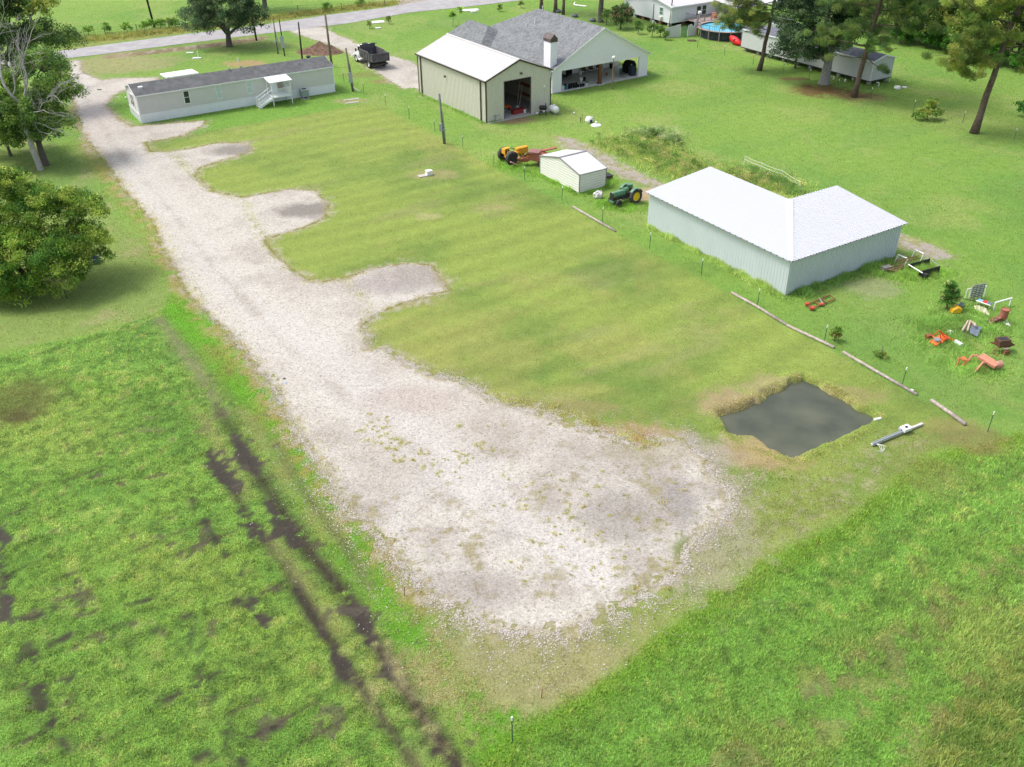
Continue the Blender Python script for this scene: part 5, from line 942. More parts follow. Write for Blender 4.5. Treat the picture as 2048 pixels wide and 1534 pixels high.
single('board', 'white brace board leaning at the foot of the panel pole', 'board', MB().tube([(0, 0, .55), (.75, -.1, .03)], .06, 4), white, (G(706, 183).x+.1, G(706, 183).y-.05, 0))
pole('grey pole with white meter panel in front of the tan workshop wall', O(888.8, 287.5), 5.15, .12, M('green_grey_pole', (.17, .19, .165), .8, .2), (-.3, .1), [(1.75, .32, .8, -1), (1.5, .22, .25, 1)], pipe=True)
pole('wooden pole in the pasture across the road', O(309, 55), 9.5, .16, poled, (-.8, .4))
pole('dark pole half hidden by the right side of the round oak', O(513, 80), 5, .13, poled, (-.2, .1))
pole('tall thin pole rising in front of the white house corner', O(1338.5, 54), 7.5, .09, polew, (.3, .1))
pole('short stub pole with white lower half before the white house', O(1304.5, 58), 3.6, .09, polew, (0, 0)); single('pipe', 'white pipe strapped to the foot of the stub pole', 'pipe', MB().tube([(0, -.15, 0), (0, -.15, 1.3)], .09, 6).tube([(.5, -.1, 0), (.45, -.1, .9), (.1, -.1, 1.3)], .05, 6), white, O(1304.5, 58))
t = thing('bird_feeder_pole', 'rusty twin pole with round white feeder before the open patio', 'feeder pole', O(1224.5, 178)); MB().tube([(-.1, 0, 0), (-.05, 0, 2.0), (0, 0, 3.9)], .06, 6).tube([(.15, 0, 0), (.05, 0, 2.2)], .04, 6).build('post', M('rusty_pole', (.30, .20, .13), .8, .3), t); MB().lathe((0, 0, 3.75), [(0, -.18), (.2, -.12), (.24, .05), (.14, .18), (0, .22)], 12).build('feeder', whp, t, smooth=True)
# ---------------------------------------------------------------- timber edging
wl_ = M('weathered_edging', (.38, .33, .29), .9, .35, 5, dirt=(.20, .15, .12), dirtf=.7, bmp=.6)
def log(label, pts, r=.10):
    P = [G(*p) for p in pts]; c = P[0]; mb = MB(); k = 0; P = [(p.x-c.x, p.y-c.y, r*.75+(.02 if i % 2 else 0)) for i, p in enumerate(P)]; mb.tube(P, r, 8); single('timber_edging', label, 'timber', mb, wl_, (c.x, c.y, 0), smooth=True)
log('short weathered pole edging near the small cream shed', [(1146, 415), (1190, 441), (1231, 464)], .10)
log('weathered timber edging right of the lawn, upper length by the barn corner', [(1463, 587), (1515, 616), (1572, 651)]); log('weathered timber edging, middle length beside the small sapling', [(1573, 652), (1655, 691), (1668, 697)]); log('weathered timber edging, longest length above the pond', [(1686, 706), (1750, 744), (1833, 791)]); log('loose timber lying right of the pond, lowest of the edging timbers', [(1862, 803), (1898, 828), (1930, 851)], .12)
single('standpipe', 'small white standpipe at the end of the timber edging above the pond', 'pipe cap', MB().lathe((0, 0, 0), [(.07, 0), (.07, .12), (.09, .13), (.09, .17), (0, .18)], 10), whp, O(1823, 784))
single('drain_pipe', 'white drain pipe end at the right corner of the pond', 'pipe', MB().tube([(0, 0, .05), (.42, .1, .09)], .08, 8), whp, (G(1748, 841).x, G(1748, 841).y, 0))
# fallen meter pole
a = G(1743, 889, .12); b = G(1845, 847, .12); m_ = G(1812, 862, .12); ang = math.atan2(b.y-a.y, b.x-a.x); t = thing('fallen_meter_pole', 'fallen grey utility pole with white meter box lying right of the pond', 'fallen pole', (a.x, a.y, 0), ang); Lp = (b-a).length
MB().box(0, Lp, -.075, .075, .03, .17).build('post', M('pale_weathered_pole', (.52, .51, .48), .85, .2), t, bevel=.015); MB().tube([(.05, -.06, .2), (Lp*.62, -.06, .21)], .045, 8).tube([(.05, .05, .2), (Lp*.6, .05, .2)], .03, 6).build('conduit', boxg, t); mx = (m_-a).length
bx_ = MB().cbox((mx, 0, .28), (.62, .42, .2)).build('meter_box', whp, t, bevel=.02); MB().cyl((mx-.02, -.02, .38), .085, .05, 12).build('socket', blk, bx_); MB().cbox((mx-.3, .1, .26), (.22, .2, .14)).build('junction_box', boxg, t)
mb = MB()
for k_ in range(4): mb.tube([(.25, -.05, .15), (.3+.1*k_, -.3-.05*k_, .1), (.1+.1*k_, -.6, .04), (-.15+.05*k_, -.45-.1*k_, .03)], .012, 4)
mb.build('cable', whp, t)
# ---------------------------------------------------------------- lids, slabs, risers
def slab(label, px, py, sx, sy, h, mat, rz=.56, name='concrete_slab', cat='slab'): return single(name, label, cat, MB().box(-sx/2, sx/2, -sy/2, sy/2, 0, h), mat, O(px, py), rz, bevel=.02)
slab('white square lid on the front lawn, left of two', 752, 45, 2.6, 1.5, .12, whp, .3, 'septic_lid', 'lid'); slab('small white riser cap below the left white lid', 756.5, 57, .8, .5, .15, whp, .3, 'septic_lid', 'lid'); slab('white lid near the road above the house roof end', 937, 21, 3.4, 1.4, .12, whp, .2, 'septic_lid', 'lid'); slab('small white block at the right end of that roadside lid', 947, 25, .9, .5, .25, whp, .2, 'septic_lid', 'lid')
slab('upper one of two pale paving slabs in the grass right of the air conditioner', 703, 199, 1.9, .42, .05, conc, .45); slab('lower one of two pale paving slabs in the grass right of the air conditioner', 704, 205.5, 1.6, .36, .05, conc, .45)
slab('flat pale concrete lid in the middle of the mown lot', 846, 352, .95, .6, .08, conc, .5, 'septic_lid', 'lid'); single('riser_box', 'white ribbed riser block beside the flat lid in the mown lot', 'riser', MB().box(-.28, .28, -.25, .25, 0, .42).box(-.31, .31, -.28, .28, .42, .47), whp, O(858, 350), .5, bevel=.02)
single('vent_pipe', 'white standpipe on a pale lid behind the mobile home', 'pipe', MB().tube([(0, 0, 0), (0, 0, .95)], .07, 8).box(-.8, .4, -.25, .25, 0, .12), whp, O(397, 117)); single('vent_pipe', 'short white pipe stub on bare earth behind the mobile home roof', 'pipe', MB().tube([(0, 0, 0), (0, 0, .5)], .08, 8), whp, O(477, 123)); single('septic_lid', 'small pale cap near the brown roadside ditch', 'lid', MB().box(-.5, .5, -.2, .2, 0, .1), whp, O(380, 106))
single('litter', 'dark scrap lying on the gravel left of the mobile home', 'scrap', MB().cbox((0, 0, .04), (.5, .2, .08)), blk, O(199, 180)); single('litter', 'tiny dark scrap on the open gravel drive', 'scrap', MB().cbox((0, 0, .03), (.14, .09, .06)), blk, O(569, 758)); single('litter', 'tiny blue scrap on the open gravel drive', 'scrap', MB().cbox((0, 0, .02), (.1, .12, .04)), blue, O(572, 766)); single('golf_ball_marker', 'white globe on the grass at the mobile home end wall', 'marker', MB().lathe((0, 0, 0), [(0, 0), (.12, .06), (.12, .18), (0, .24)], 10), whp, O(252, 197))
# soil heap
mb = MB(); n_ = 26; R0 = G(640, 105); k = 0; hv = []
for i in range(n_):
    for j in range(n_):
        u = (i/(n_-1)*2-1); v = (j/(n_-1)*2-1); x_ = u*3.4; y_ = v*1.9; r = math.hypot(u, v*1.0); z_ = max(0, 1-r)**1.15*1.35*(1+.35*float(fbm(np.array([x_]), np.array([y_]), .9, 5)[0]))+.35*max(0, 1-math.hypot((x_-1.8)/1.5, y_/1.2)); mb.v.append((x_, y_, z_-.02+RNG.uniform(0, .08)*(z_ > .02)))
for i in range(n_-1):
    for j in range(n_-1): a = i*n_+j; mb.f.append((a, a+n_, a+n_+1, a+1))
single('soil_heap', 'heap of brown dug soil beside the workshop drive', 'soil heap', mb, soil, (R0.x, R0.y, 0), -.1)
# ---------------------------------------------------------------- vehicles and machines
def wheel(par, c, R, w, axis, rimm, rw=.6, lugs=16, name='wheel'):
    "tyre ring (wheel) > rim; axis = unit vector of the axle"
    A = Vector(axis).normalized(); u = Vector((0, 0, 1)); v = A.cross(u); c = Vector(c); mb = MB(); n = 28; prof = [(R*.62, -w*.42), (R*.93, -w*.5), (R, -w*.36), (R*1.0, w*.36), (R*.93, w*.5), (R*.62, w*.42)]; m = len(prof)
    for i in range(n):
        t_ = 2*PI*i/n; e = u*math.cos(t_)+v*math.sin(t_); bump_ = 1.03 if i % 2 else .985
        for r_, s_ in prof: mb.v.append(tuple(c+e*(r_*(bump_ if r_ > R*.95 else 1))+A*s_))
    for i in range(n):
        for j in range(m): mb.f.append((i*m+j, ((i+1) % n)*m+j, ((i+1) % n)*m+(j+1) % m, i*m+(j+1) % m))
    wh = mb.build(name, tyre, par); d = MB(); p = [(0.0, -w*.12), (R*.22, -w*.16), (R*.5, -w*.1), (R*.63, -w*.34), (R*.64, w*.34), (R*.5, w*.1), (R*.22, w*.16), (0.0, w*.12)]; n = 18
    for r_, s_ in p:
        for i in range(n): t_ = 2*PI*i/n; d.v.append(tuple(c+(u*math.cos(t_)+v*math.sin(t_))*r_+A*s_))
    for k_ in range(len(p)-1):
        for i in range(n): d.f.append((k_*n+i, k_*n+(i+1) % n, (k_+1)*n+(i+1) % n, (k_+1)*n+i))
    d.build('rim', rimm, wh); return wh
# dump truck: +x forward, origin under rear axle
ra = (G(731.4, 136.3)+G(767.6, 133.3))/2; fa = G(700, 121.6); hd = math.radians(122.5)
tk = thing('dump_truck', 'old dump truck with white cab and dark rusty tipper body on the workshop drive', 'truck', (ra.x+.25, ra.y+.3, 0), hd)
wht = M('truck_white', (.76, .76, .75), .4, .08, dirt=(.5, .47, .42), dirtf=.3); bed = M('dump_body', (.085, .088, .10), .7, .4, 3, dirt=(.20, .13, .09), dirtf=.6, ds=2.5, bmp=.5); wwhite = M('painted_rim', (.7, .7, .7), .5, .1)
for y_ in (-1.02, 1.02): wheel(tk, (0, y_, .5), .5, .42, (0, 1, 0), wwhite); wheel(tk, (4.1, y_, .48), .48, .28, (0, 1, 0), wwhite)
MB().box(-1.1, 5.2, -.45, -.33, .62, .85).box(-1.1, 5.2, .33, .45, .62, .85).box(-.15, .15, -.9, .9, .4, .6).box(-1.15, -1.0, -1.0, 1.0, .5, .7).cyl((1.4, -.95, .75), .28, 1.0, 12, Vector((1, 0, 0))).build('chassis', dk, tk)
c = MB(); c.prism([(2.75, .75), (2.75, 2.15), (2.95, 2.3), (3.7, 2.3), (4.1, 1.7), (4.15, .75)], 'Y', -.95, .95); cab = c.build('cab', wht, tk, bevel=.05); MB().prism([(4.1, .8), (4.1, 1.55), (5.2, 1.38), (5.35, 1.2), (5.4, .8)], 'Y', -.72, .72).build('hood', wht, tk, bevel=.05)
f = MB()
for y_ in (-1.12, .74): f.prism([(3.5, .62), (3.55, 1.0), (3.85, 1.15), (4.5, 1.15), (4.95, .95), (5.0, .7), (4.7, .72), (4.5, .95), (3.85, .95), (3.65, .62)], 'Y', y_, y_+.38)
f.box(2.75, 3.5, -1.15, -.85, .45, .62).box(2.75, 3.5, .85, 1.15, .45, .62).box(5.3, 5.5, -1.1, 1.1, .5, .75); f.build('fender', wht, tk)
g = MB(); g.box(2.95, 3.65, -.965, -.95, 1.6, 2.15).box(2.95, 3.65, .95, .965, 1.6, 2.15).add([(3.73, -.85, 2.25), (3.73, .85, 2.25), (4.08, .85, 1.76), (4.08, -.85, 1.76)], [(0, 1, 2, 3)]).box(2.735, 2.75, -.7, .7, 1.6, 2.1); g.build('window', glassd, tk)
for y_ in (-1.2, 1.2): MB().cbox((3.75, y_, 1.65), (.08, .2, .4)).tube([(3.7, y_*.8, 1.7), (3.75, y_, 1.7)], .02, 4).build('mirror', blk, tk)
b = MB(); b.box(-1.5, 2.55, -1.18, 1.18, 1.0, 1.12)
for y_ in (-1.2, 1.12): b.box(-1.5, 2.55, y_, y_+.08, 1.12, 1.95)
for y_ in (-1.2, 1.14): b.box(-.2, 2.55, y_, y_+.06, 1.95, 2.12)
b.box(2.47, 2.55, -1.12, 1.12, 1.12, 2.45)
for y_ in (-1.26, 1.2):
    for x_ in (-1.5, -.7, .1, .9, 1.7, 2.45): b.box(x_, x_+.1, y_, y_+.06, 1.0, 1.96)
    b.box(-1.5, 2.55, y_, y_+.06, 1.9, 1.97); b.box(-1.5, 2.55, y_, y_+.06, 1.0, 1.08)
b.build('tipper_body', bed, tk); tg = MB().box(-1.6, -1.52, -1.2, 1.2, .98, 2.05)
for y_ in (-1.15, -.4, .35, 1.1): tg.box(-1.66, -1.6, y_-.04, y_+.04, .98, 2.05)
tg.box(-1.66, -1.6, -1.2, 1.2, 1.98, 2.06); tg.build('tailgate', bed, tk); MB().tube([(2.5, -1.1, 2.45), (1.9, -1.15, 2.6)], .04, 5).tube([(2.5, 1.1, 2.45), (2.5, -1.1, 2.5)], .05, 5).tube([(-.9, 1.16, 1.95), (-.9, 1.16, 2.55), (-1.5, 1.16, 2.1)], .04, 5).tube([(2.5, 1.1, 1.9), (2.5, 1.1, 2.6)], .04, 5).build('frame_bar', dk, tk)
MB().ring((2.95, .1, 2.42), (0, 0, 1), .3, .13, 18, 8).build('spare_tyre', tyre, tk); MB().box(-1.56, -1.5, -.95, .95, .55, .75).build('bumper', dk, tk)
# yellow tractor, heading +x
q = (G(1003.6, 322)+G(1024, 327))/2; ty = thing('tractor', 'old yellow tractor with big black tyres behind the red baler', 'tractor', (q.x+.1, q.y+.1, 0), math.radians(34))
wheel(ty, (0, .72, .62), .66, .4, (0, 1, 0), dk); wheel(ty, (0, -.72, .6), .66, .4, (0, 1, 0), dk); wheel(ty, (2.0, .5, .32), .32, .2, (0, 1, 0), yel); wheel(ty, (2.0, -.5, .32), .32, .2, (0, 1, 0), yel)
MB().box(-.3, 1.1, -.22, .22, .5, .85).tube([(0, -.6, .62), (0, .6, .62)], .1, 8).build('chassis', yel, ty); MB().box(1.1, 2.3, -.24, .24, .6, 1.02).prism([(-.22, 1.02), (.22, 1.02), (.25, 1.16), (.12, 1.25), (-.12, 1.25), (-.25, 1.16)], 'X', .95, 2.3).build('hood', yel, ty, bevel=.03)
MB().box(-.35, .35, .42, .5, .9, 1.28).box(-.35, .35, .1, .5, 1.28, 1.34).box(-.42, -.35, -.1, .5, .85, 1.34).box(-.35, .3, -.5, -.42, .9, 1.2).build('fender', yel, ty); MB().box(.4, 1.2, -.38, -.28, .78, .9).build('toolbox', yel, ty); MB().ring((.55, 0, 1.28), (.4, 0, 1), .18, .02, 14, 5).tube([(.55, 0, 1.28), (.9, 0, 1.0)], .02, 5).build('steering_wheel', blk, ty); MB().cbox((.05, 0, 1.0), (.4, .4, .12)).build('seat', dk, ty)
# rusty red baler beside the shed
q = G(1060, 332); ba = thing('hay_baler', 'rusty red hay baler partly hidden by the small cream shed', 'farm machine', (q.x, q.y, 0), math.radians(-20))
MB().prism([(-.2, .55), (1.5, .35), (1.6, 1.15), (.9, 1.45), (0, 1.35)], 'Y', .1, .95).build('body', rustl, ba, bevel=.03); MB().prism([(-.3, 1.3), (.9, 1.42), (1.0, 1.5), (-.2, 1.46)], 'Y', -.25, .9).build('top_plate', M('dull_red_plate', (.26, .12, .11), .5, .25), ba)
MB().slab([(.9, .4, 1.45), (2.3, 1.5, 1.62), (2.15, 1.85, 1.62), (.7, .75, 1.45)], .1).build('chute', rustl, ba); m = MB()
for a, b_ in (((-.2, 0, .9), (-1.0, -.35, .55)), ((-.1, .5, .8), (-.95, .15, .45)), ((-.2, .2, 1.2), (-1.1, -.1, .75)), ((0, -.1, .6), (-1.2, -.4, .35)), ((-.5, .3, .3), (-.6, -.3, .9))): m.tube([a, b_], .05, 6)
m.cbox((-.55, 0, .6), (.7, .6, .3), .4); m.build('pickup_frame', rust, ba); MB().cyl((-1.1, -.5, .75), .16, .3, 12, Vector((.6, .4, .2))).build('drive_shaft', rustl, ba); MB().cbox((-1.35, -.7, .3), (.95, .26, .09), .7, ry=.55).build('drawbar', M('pinkish_rust', (.42, .22, .17), .8, .2), ba)
for y_ in (0.0, 1.05): wheel(ba, (1.1, y_, .33), .33, .2, (0, 1, 0), rust)
# green tractor heading down-left
q = G(1264, 403); tg_ = thing('tractor', 'vintage green tractor with yellow wheel rims between shed and barn', 'tractor', (q.x-.15, q.y+.25, 0), math.radians(214))
for y_ in (.72, -.72): wheel(tg_, (0, y_, .63), .65, .34, (0, 1, 0), rimy)
for y_ in (.55, -.55): wheel(tg_, (1.75, y_, .3), .3, .18, (0, 1, 0), dk)
MB().prism([(-.24, .8), (.24, .8), (.27, 1.0), (.18, 1.22), (-.18, 1.22), (-.27, 1.0)], 'X', .75, 2.15).build('hood', grn, tg_, bevel=.03, smooth=False); MB().cyl((.45, 0, 1.12), .26, .42, 14, Vector((1, 0, 0))).cyl((.05, -.1, 1.25), .28, .3, 12).build('fuel_tank', grn, tg_)
MB().box(2.15, 2.2, -.25, .25, .45, 1.15).build('grille', blk, tg_); MB().box(-.2, 2.1, -.18, .18, .45, .8).tube([(0, -.6, .63), (0, .6, .63)], .1, 8).tube([(1.75, -.55, .35), (1.75, .55, .35)], .05, 6).box(.5, 1.3, -.34, .34, .5, .68).build('engine', dk, tg_); MB().box(1.9, 2.25, -.3, .3, .32, .5).tube([(.6, .3, .5), (1.75, .45, .45)], .03, 5).build('front_frame', grn, tg_)
mf = MB()
for s in (1, -1):
    for i in range(8):
        a0 = math.radians(20+i*15); a1 = a0+math.radians(15); r_ = .76; mf.slab([(r_*math.cos(a0)*-1, s*.55, .63+r_*math.sin(a0)), (-r_*math.cos(a1), s*.55, .63+r_*math.sin(a1)), (-r_*math.cos(a1), s*.85, .63+r_*math.sin(a1)), (-r_*math.cos(a0), s*.85, .63+r_*math.sin(a0))], .02)
mf.build('fender', grn, tg_); MB().ring((.35, 0, 1.45), (-.4, 0, 1), .19, .02, 14, 5).tube([(.35, 0, 1.45), (.6, 0, 1.2)], .02, 5).build('steering_wheel', blk, tg_); MB().cbox((-.25, 0, 1.0), (.4, .42, .1)).build('seat', blk, tg_)
# scrap near them
def lump(label, px, py, r, mat, name='bundle', cat='bundle', sc=(1, 1, .8), seed=0, group=None):
    mb = MB(); n, m = 14, 8; rg = np.random.default_rng(seed)
    for j in range(m+1):
        ph = PI*j/m-PI/2
        for i in range(n): th = 2*PI*i/n; rr = r*(.75+.4*rg.random()) if 0 < j < m else r*.8; mb.v.append((rr*math.cos(ph)*math.cos(th)*sc[0], rr*math.cos(ph)*math.sin(th)*sc[1], max(0, (math.sin(ph)*rr+r*.7)*sc[2])))
    for j in range(m):
        for i in range(n): mb.f.append((j*n+i, j*n+(i+1) % n, (j+1)*n+(i+1) % n, (j+1)*n+i))
    return single(name, label, cat, mb, mat, O(px, py), 0, group)
lump('white torn drum lying in the grass between shed and green tractor', 1196, 396, .42, M('torn_white', (.66, .63, .62), .7, .3, 9, dirt=(.25, .2, .2)), 'torn_drum', 'drum', (1.1, .8, 1), 3)
t = thing('scrap_box', 'dark rusty scrap box poking out behind the small cream shed', 'scrap', O(1214, 365), math.radians(32)); MB().box(-.3, .75, .1, 1.0, 0, .5).build('box', M('brown_scrap', (.12, .08, .055), .8, .4), t); MB().slab([(-.35, .05, .62), (.85, .1, .5), (.9, 1.05, .5), (-.35, 1.05, .62)], .04).build('lid', blk, t)
# small things on the lawn by the workshop
tk2 = thing('propane_tank', 'white horizontal propane tank at the workshop corner', 'tank', (G(1108, 227).x, G(1108, 227).y, 0), math.radians(-58)); MB().tube([(-.7, 0, .52), (-.62, 0, .52), (-.45, 0, .52), (.45, 0, .52), (.62, 0, .52), (.7, 0, .52)], [.12, .3, .4, .4, .3, .12], 18).build('body', whp, tk2, smooth=True); MB().cyl((0, 0, .9), .13, .14, 12).build('valve_dome', whp, tk2); MB().box(-.45, -.35, -.25, .25, 0, .2).box(.35, .45, -.25, .25, 0, .2).build('leg', grey, tk2)
bq = thing('barbecue', 'black wheeled barbecue cart on the grass beside the propane tank', 'barbecue', O(1086, 229)); MB().tube([(-.45, 0, .75), (-.3, 0, .78), (.3, 0, .78), (.45, 0, .75)], [.1, .27, .27, .1], 12).build('drum', blk, bq, smooth=True); MB().tube([(-.3, -.2, .7), (-.38, -.3, 0)], .03, 5).tube([(.3, -.2, .7), (.38, -.3, 0)], .03, 5).tube([(-.3, .2, .7), (-.38, .3, 0)], .03, 5).tube([(.3, .2, .7), (.38, .3, 0)], .03, 5).box(-.35, .35, -.25, .25, .28, .32).build('frame', blk, bq); MB().cyl((.1, -.1, .32), .13, .2, 10).build('pan', whp, bq); MB().tube([(.3, .1, .95), (.3, .1, 1.25)], .05, 6).build('chimney', blk, bq)
single('globe', 'small white globe on the ground by the workshop doorway', 'globe', MB().lathe((0, 0, 0), [(0, 0), (.13, .06), (.14, .16), (.08, .26), (0, .28)], 12), whp, O(1074, 229)); single('globe', 'tiny white ball lying alone on the lawn right of the propane tank', 'ball', MB().lathe((0, 0, 0), [(0, 0), (.12, .06), (.12, .16), (0, .22)], 10), whp, O(1148, 228))
t = thing('pet_carrier', 'white round shelter with dark opening on the lawn before the patio', 'pet shelter', O(1178, 245)); MB().lathe((0, 0, 0), [(.42, 0), (.45, .3), (.3, .62), (0, .72)], 14).build('dome', whp, t, smooth=True); MB().cbox((.2, -.4, .24), (.26, .12, .34)).build('opening', blk, t); MB().tube([(-.75, .3, 0), (-.75, .3, .8)], .03, 5).tube([(-.95, .2, 0), (-.95, .2, .6)], .04, 5).build('stake', dk, t)
single('planter', 'flat white cone-shaped cap on the lawn right of the round shelter', 'cap', MB().lathe((0, 0, 0), [(.6, 0), (.55, .1), (.15, .2), (.12, .45), (0, .5)], 12), whp, O(1192, 251)); single('globe', 'tiny white ball above the round shelter on the lawn', 'ball', MB().lathe((0, 0, 0), [(0, 0), (.12, .06), (.12, .16), (0, .22)], 10), whp, O(1184, 237))
t = thing('metal_stand', 'small grey metal stand against the front wall of the workshop', 'stand', O(990, 243), math.radians(33)); MB().tube([(0, 0, 0), (0, 0, .6), (.7, 0, .62)], .025, 5).tube([(0, -.2, 0), (0, 0, .6)], .02, 5).cbox((0, 0, .65), (.2, .2, .1)).build('frame', grey, t)
# inside the workshop
TL = lambda x_, y_, z_=0: ta.matrix_world @ Vector((x_, y_, z_))
bpy.context.view_layer.update()
def inw(x_, y_, z_=.04): v_ = Matrix.Translation(ta.location)@Matrix.Rotation(ta.rotation_euler.z, 4, 'Z')@Vector((x_, y_, z_)); return (v_.x, v_.y, v_.z)
WR = ta.rotation_euler.z
t = thing('lawn_mower', 'bright orange riding mower inside the workshop doorway', 'mower', inw(3.6, 2.4), WR+.4); 
for y_ in (-.45, .45): wheel(t, (0, y_, .28), .28, .22, (0, 1, 0), grey); wheel(t, (1.2, y_*.8, .18), .18, .14, (0, 1, 0), grey)
MB().box(-.4, .5, -.3, .3, .35, .62).box(.5, 1.3, -.28, .28, .3, .55).build('body', orange, t, bevel=.04); MB().box(-.2, .25, -.25, .25, .62, .74).box(-.32, -.2, -.25, .25, .7, 1.15).build('seat', orange, t); MB().tube([(-.35, -.35, .5), (-.35, -.35, 1.6), (-.35, .35, 1.6), (-.35, .35, .5)], .03, 5).build('roll_bar', blk, t)
t = thing('tool_chest', 'long dark red chest on the workshop floor at the doorway', 'chest', inw(4.9, 1.0), WR+.1); MB().box(-.8, .8, -.3, .3, 0, .42).build('box', M('oxblood', (.26, .035, .03), .5, .15), t, bevel=.02); MB().box(-.83, .83, -.33, .33, .42, .48).build('lid', M('oxblood', (.26, .035, .03)), t)
for i, (x_, y_, m_, l) in enumerate(((5.65, .7, whp, 'white bucket at the right jamb of the workshop doorway'), (5.2, 1.9, boxg, 'grey tub behind the red chest in the workshop'), (5.5, 1.4, yelp, 'yellow can between buckets in the workshop'), (5.7, 2.3, whp, 'white jug at the back of the bucket group in the workshop'), (4.9, 2.6, orange, 'orange can behind the riding mower'))):
    single('bucket', l, 'bucket', MB().lathe((0, 0, 0), [(.13, 0), (.17, .36), (.18, .38), (.15, .38), (.12, .04), (0, .04)], 12), m_, inw(x_, y_))
t = thing('tractor', 'dark red compact tractor with canopy deep inside the workshop', 'tractor', inw(3.3, 5.0), WR+1.4)
for y_ in (-.6, .6): wheel(t, (0, y_, .5), .5, .3, (0, 1, 0), orange); wheel(t, (1.5, y_*.8, .3), .3, .2, (0, 1, 0), orange)
MB().box(-.3, 2.0, -.28, .28, .5, 1.05).build('hood', orange, t); MB().box(-.6, .8, -.6, .6, 2.0, 2.08).build('canopy', orange, t); MB().tube([(-.5, -.5, .9), (-.5, -.5, 2.0)], .03, 5).tube([(-.5, .5, .9), (-.5, .5, 2.0)], .03, 5).build('roll_bar', blk, t)
t = thing('shelf_rack', 'red steel rack with leaning boards along the right inside workshop wall', 'rack', inw(7.4, 3.2), WR); MB().box(-.05, .05, -1.2, -1.1, 0, 3.2).box(-.05, .05, 1.1, 1.2, 0, 3.2).box(-.3, .3, -1.2, 1.2, 1.2, 1.26).box(-.3, .3, -1.2, 1.2, 2.3, 2.36).build('frame', M('oxblood', (.26, .035, .03)), t); MB().tube([(-1.3, -.6, 0), (-.7, -.5, 2.6)], .06, 4).tube([(-1.0, .2, 0), (-.5, .3, 2.9)], .06, 4).build('board', plankc, t)
# ---------------------------------------------------------------- patio furniture
PA = HO.rotation_euler.z
def inp(x_, y_, z_=.1): v_ = Matrix.Translation(HO.location)@Matrix.Rotation(PA, 4, 'Z')@Vector((x_, y_, z_)); return (v_.x, v_.y, v_.z)
t = thing('covered_grill', 'big grill under a black cover at the right end of the patio', 'grill', inp(13.9, 2.4), PA); MB().prism([(-.75, 0), (.75, 0), (.8, .95), (.5, 1.45), (-.3, 1.5), (-.8, 1.0)], 'Y', -.55, .55).build('cover', cush, t, bevel=.12); MB().cbox((-.1, -.57, 1.0), (.12, .03, .35)).build('badge', whp, t)
t = thing('covered_smoker', 'smaller grey-black covered grill beside the right patio pier', 'grill', inp(13.2, .9), PA); MB().prism([(-.4, 0), (.4, 0), (.4, 1.0), (.15, 1.25), (-.3, 1.2), (-.42, .9)], 'Y', -.35, .35).build('cover', M('charcoal_cover', (.035, .04, .055), .8, .2), t, bevel=.08)
def chair(label, x_, y_, rz, mat, grp='patio chairs'):
    t = thing('patio_chair', label, 'chair', inp(x_, y_), PA+rz, grp); MB().box(-.28, .28, -.28, .28, .38, .46).build('seat', mat, t); MB().box(-.28, .28, .24, .3, .46, 1.02).build('backrest', mat, t)
    m = MB()
    for a in (-.26, .26):
        for b_ in (-.26, .26): MB().tube([(a, b_, 0), (a, b_, .4)], .025, 5).build('leg', blk, t)
    return t
chair('dark green metal armchair alone near the right end of the patio', 11.7, 1.0, .3, M('green_chair', (.05, .085, .065), .5, .2)); chair('black patio chair at the front left of the seating group', 4.2, 4.6, 0, cush); chair('black patio chair at the back left of the seating group', 5.0, 5.2, .2, cush); chair('black patio chair at the right of the seating group', 6.0, 4.8, -.5, cush); chair('brown patio chair behind the wooden column', 8.8, 5.1, .1, M('brown_wicker', (.12, .06, .04), .8, .3)); chair('brown patio chair right of the wooden column', 9.9, 5.2, -.2, M('brown_wicker', (.12, .06, .04))); chair('wicker patio chair near the right back corner', 11.2, 5.2, .1, M('brown_wicker', (.12, .06, .04)))
t = thing('patio_table', 'low dark patio table among the black chairs', 'table', inp(5.0, 4.2), PA); MB().box(-.5, .5, -.4, .4, .42, .47).build('tabletop', dk, t)
for a in (-.44, .44):
    for b_ in (-.34, .34): MB().tube([(a, b_, 0), (a, b_, .43)], .025, 5).build('leg', dk, t)
k_ = 0
def pot(label, x_, y_, s, mat=None, plant=False, grp='plant pots along the patio edge'):
    t = thing('plant_pot', label, 'plant pot', inp(x_, y_), PA, grp); MB().lathe((0, 0, 0), [(.11*s, 0), (.16*s, .3*s), (.17*s, .32*s), (.13*s, .3*s), (0, .27*s)], 12).build('pot', mat or cush, t)
    if plant: V, c_ = leaves(np.array([[0, 0, .45*s]]), np.array([.22*s]), 60, .12, [hx('5f8f4a'), hx('7aa860')], 0, .4); rawmesh('leaf', V, np.arange(len(V)).reshape(-1, 4), LEAF, c_, t)
for i in range(7): pot(f'black nursery pot in the front row of the patio edge, {ORD[i]} from the left', 2.75+.36*i, .3+.03*math.sin(i*2), 1.0)
for i in range(4): pot(f'black nursery pot in the second row, {ORD[i]} from the left', 3.5+.36*i, 1.25, .95)
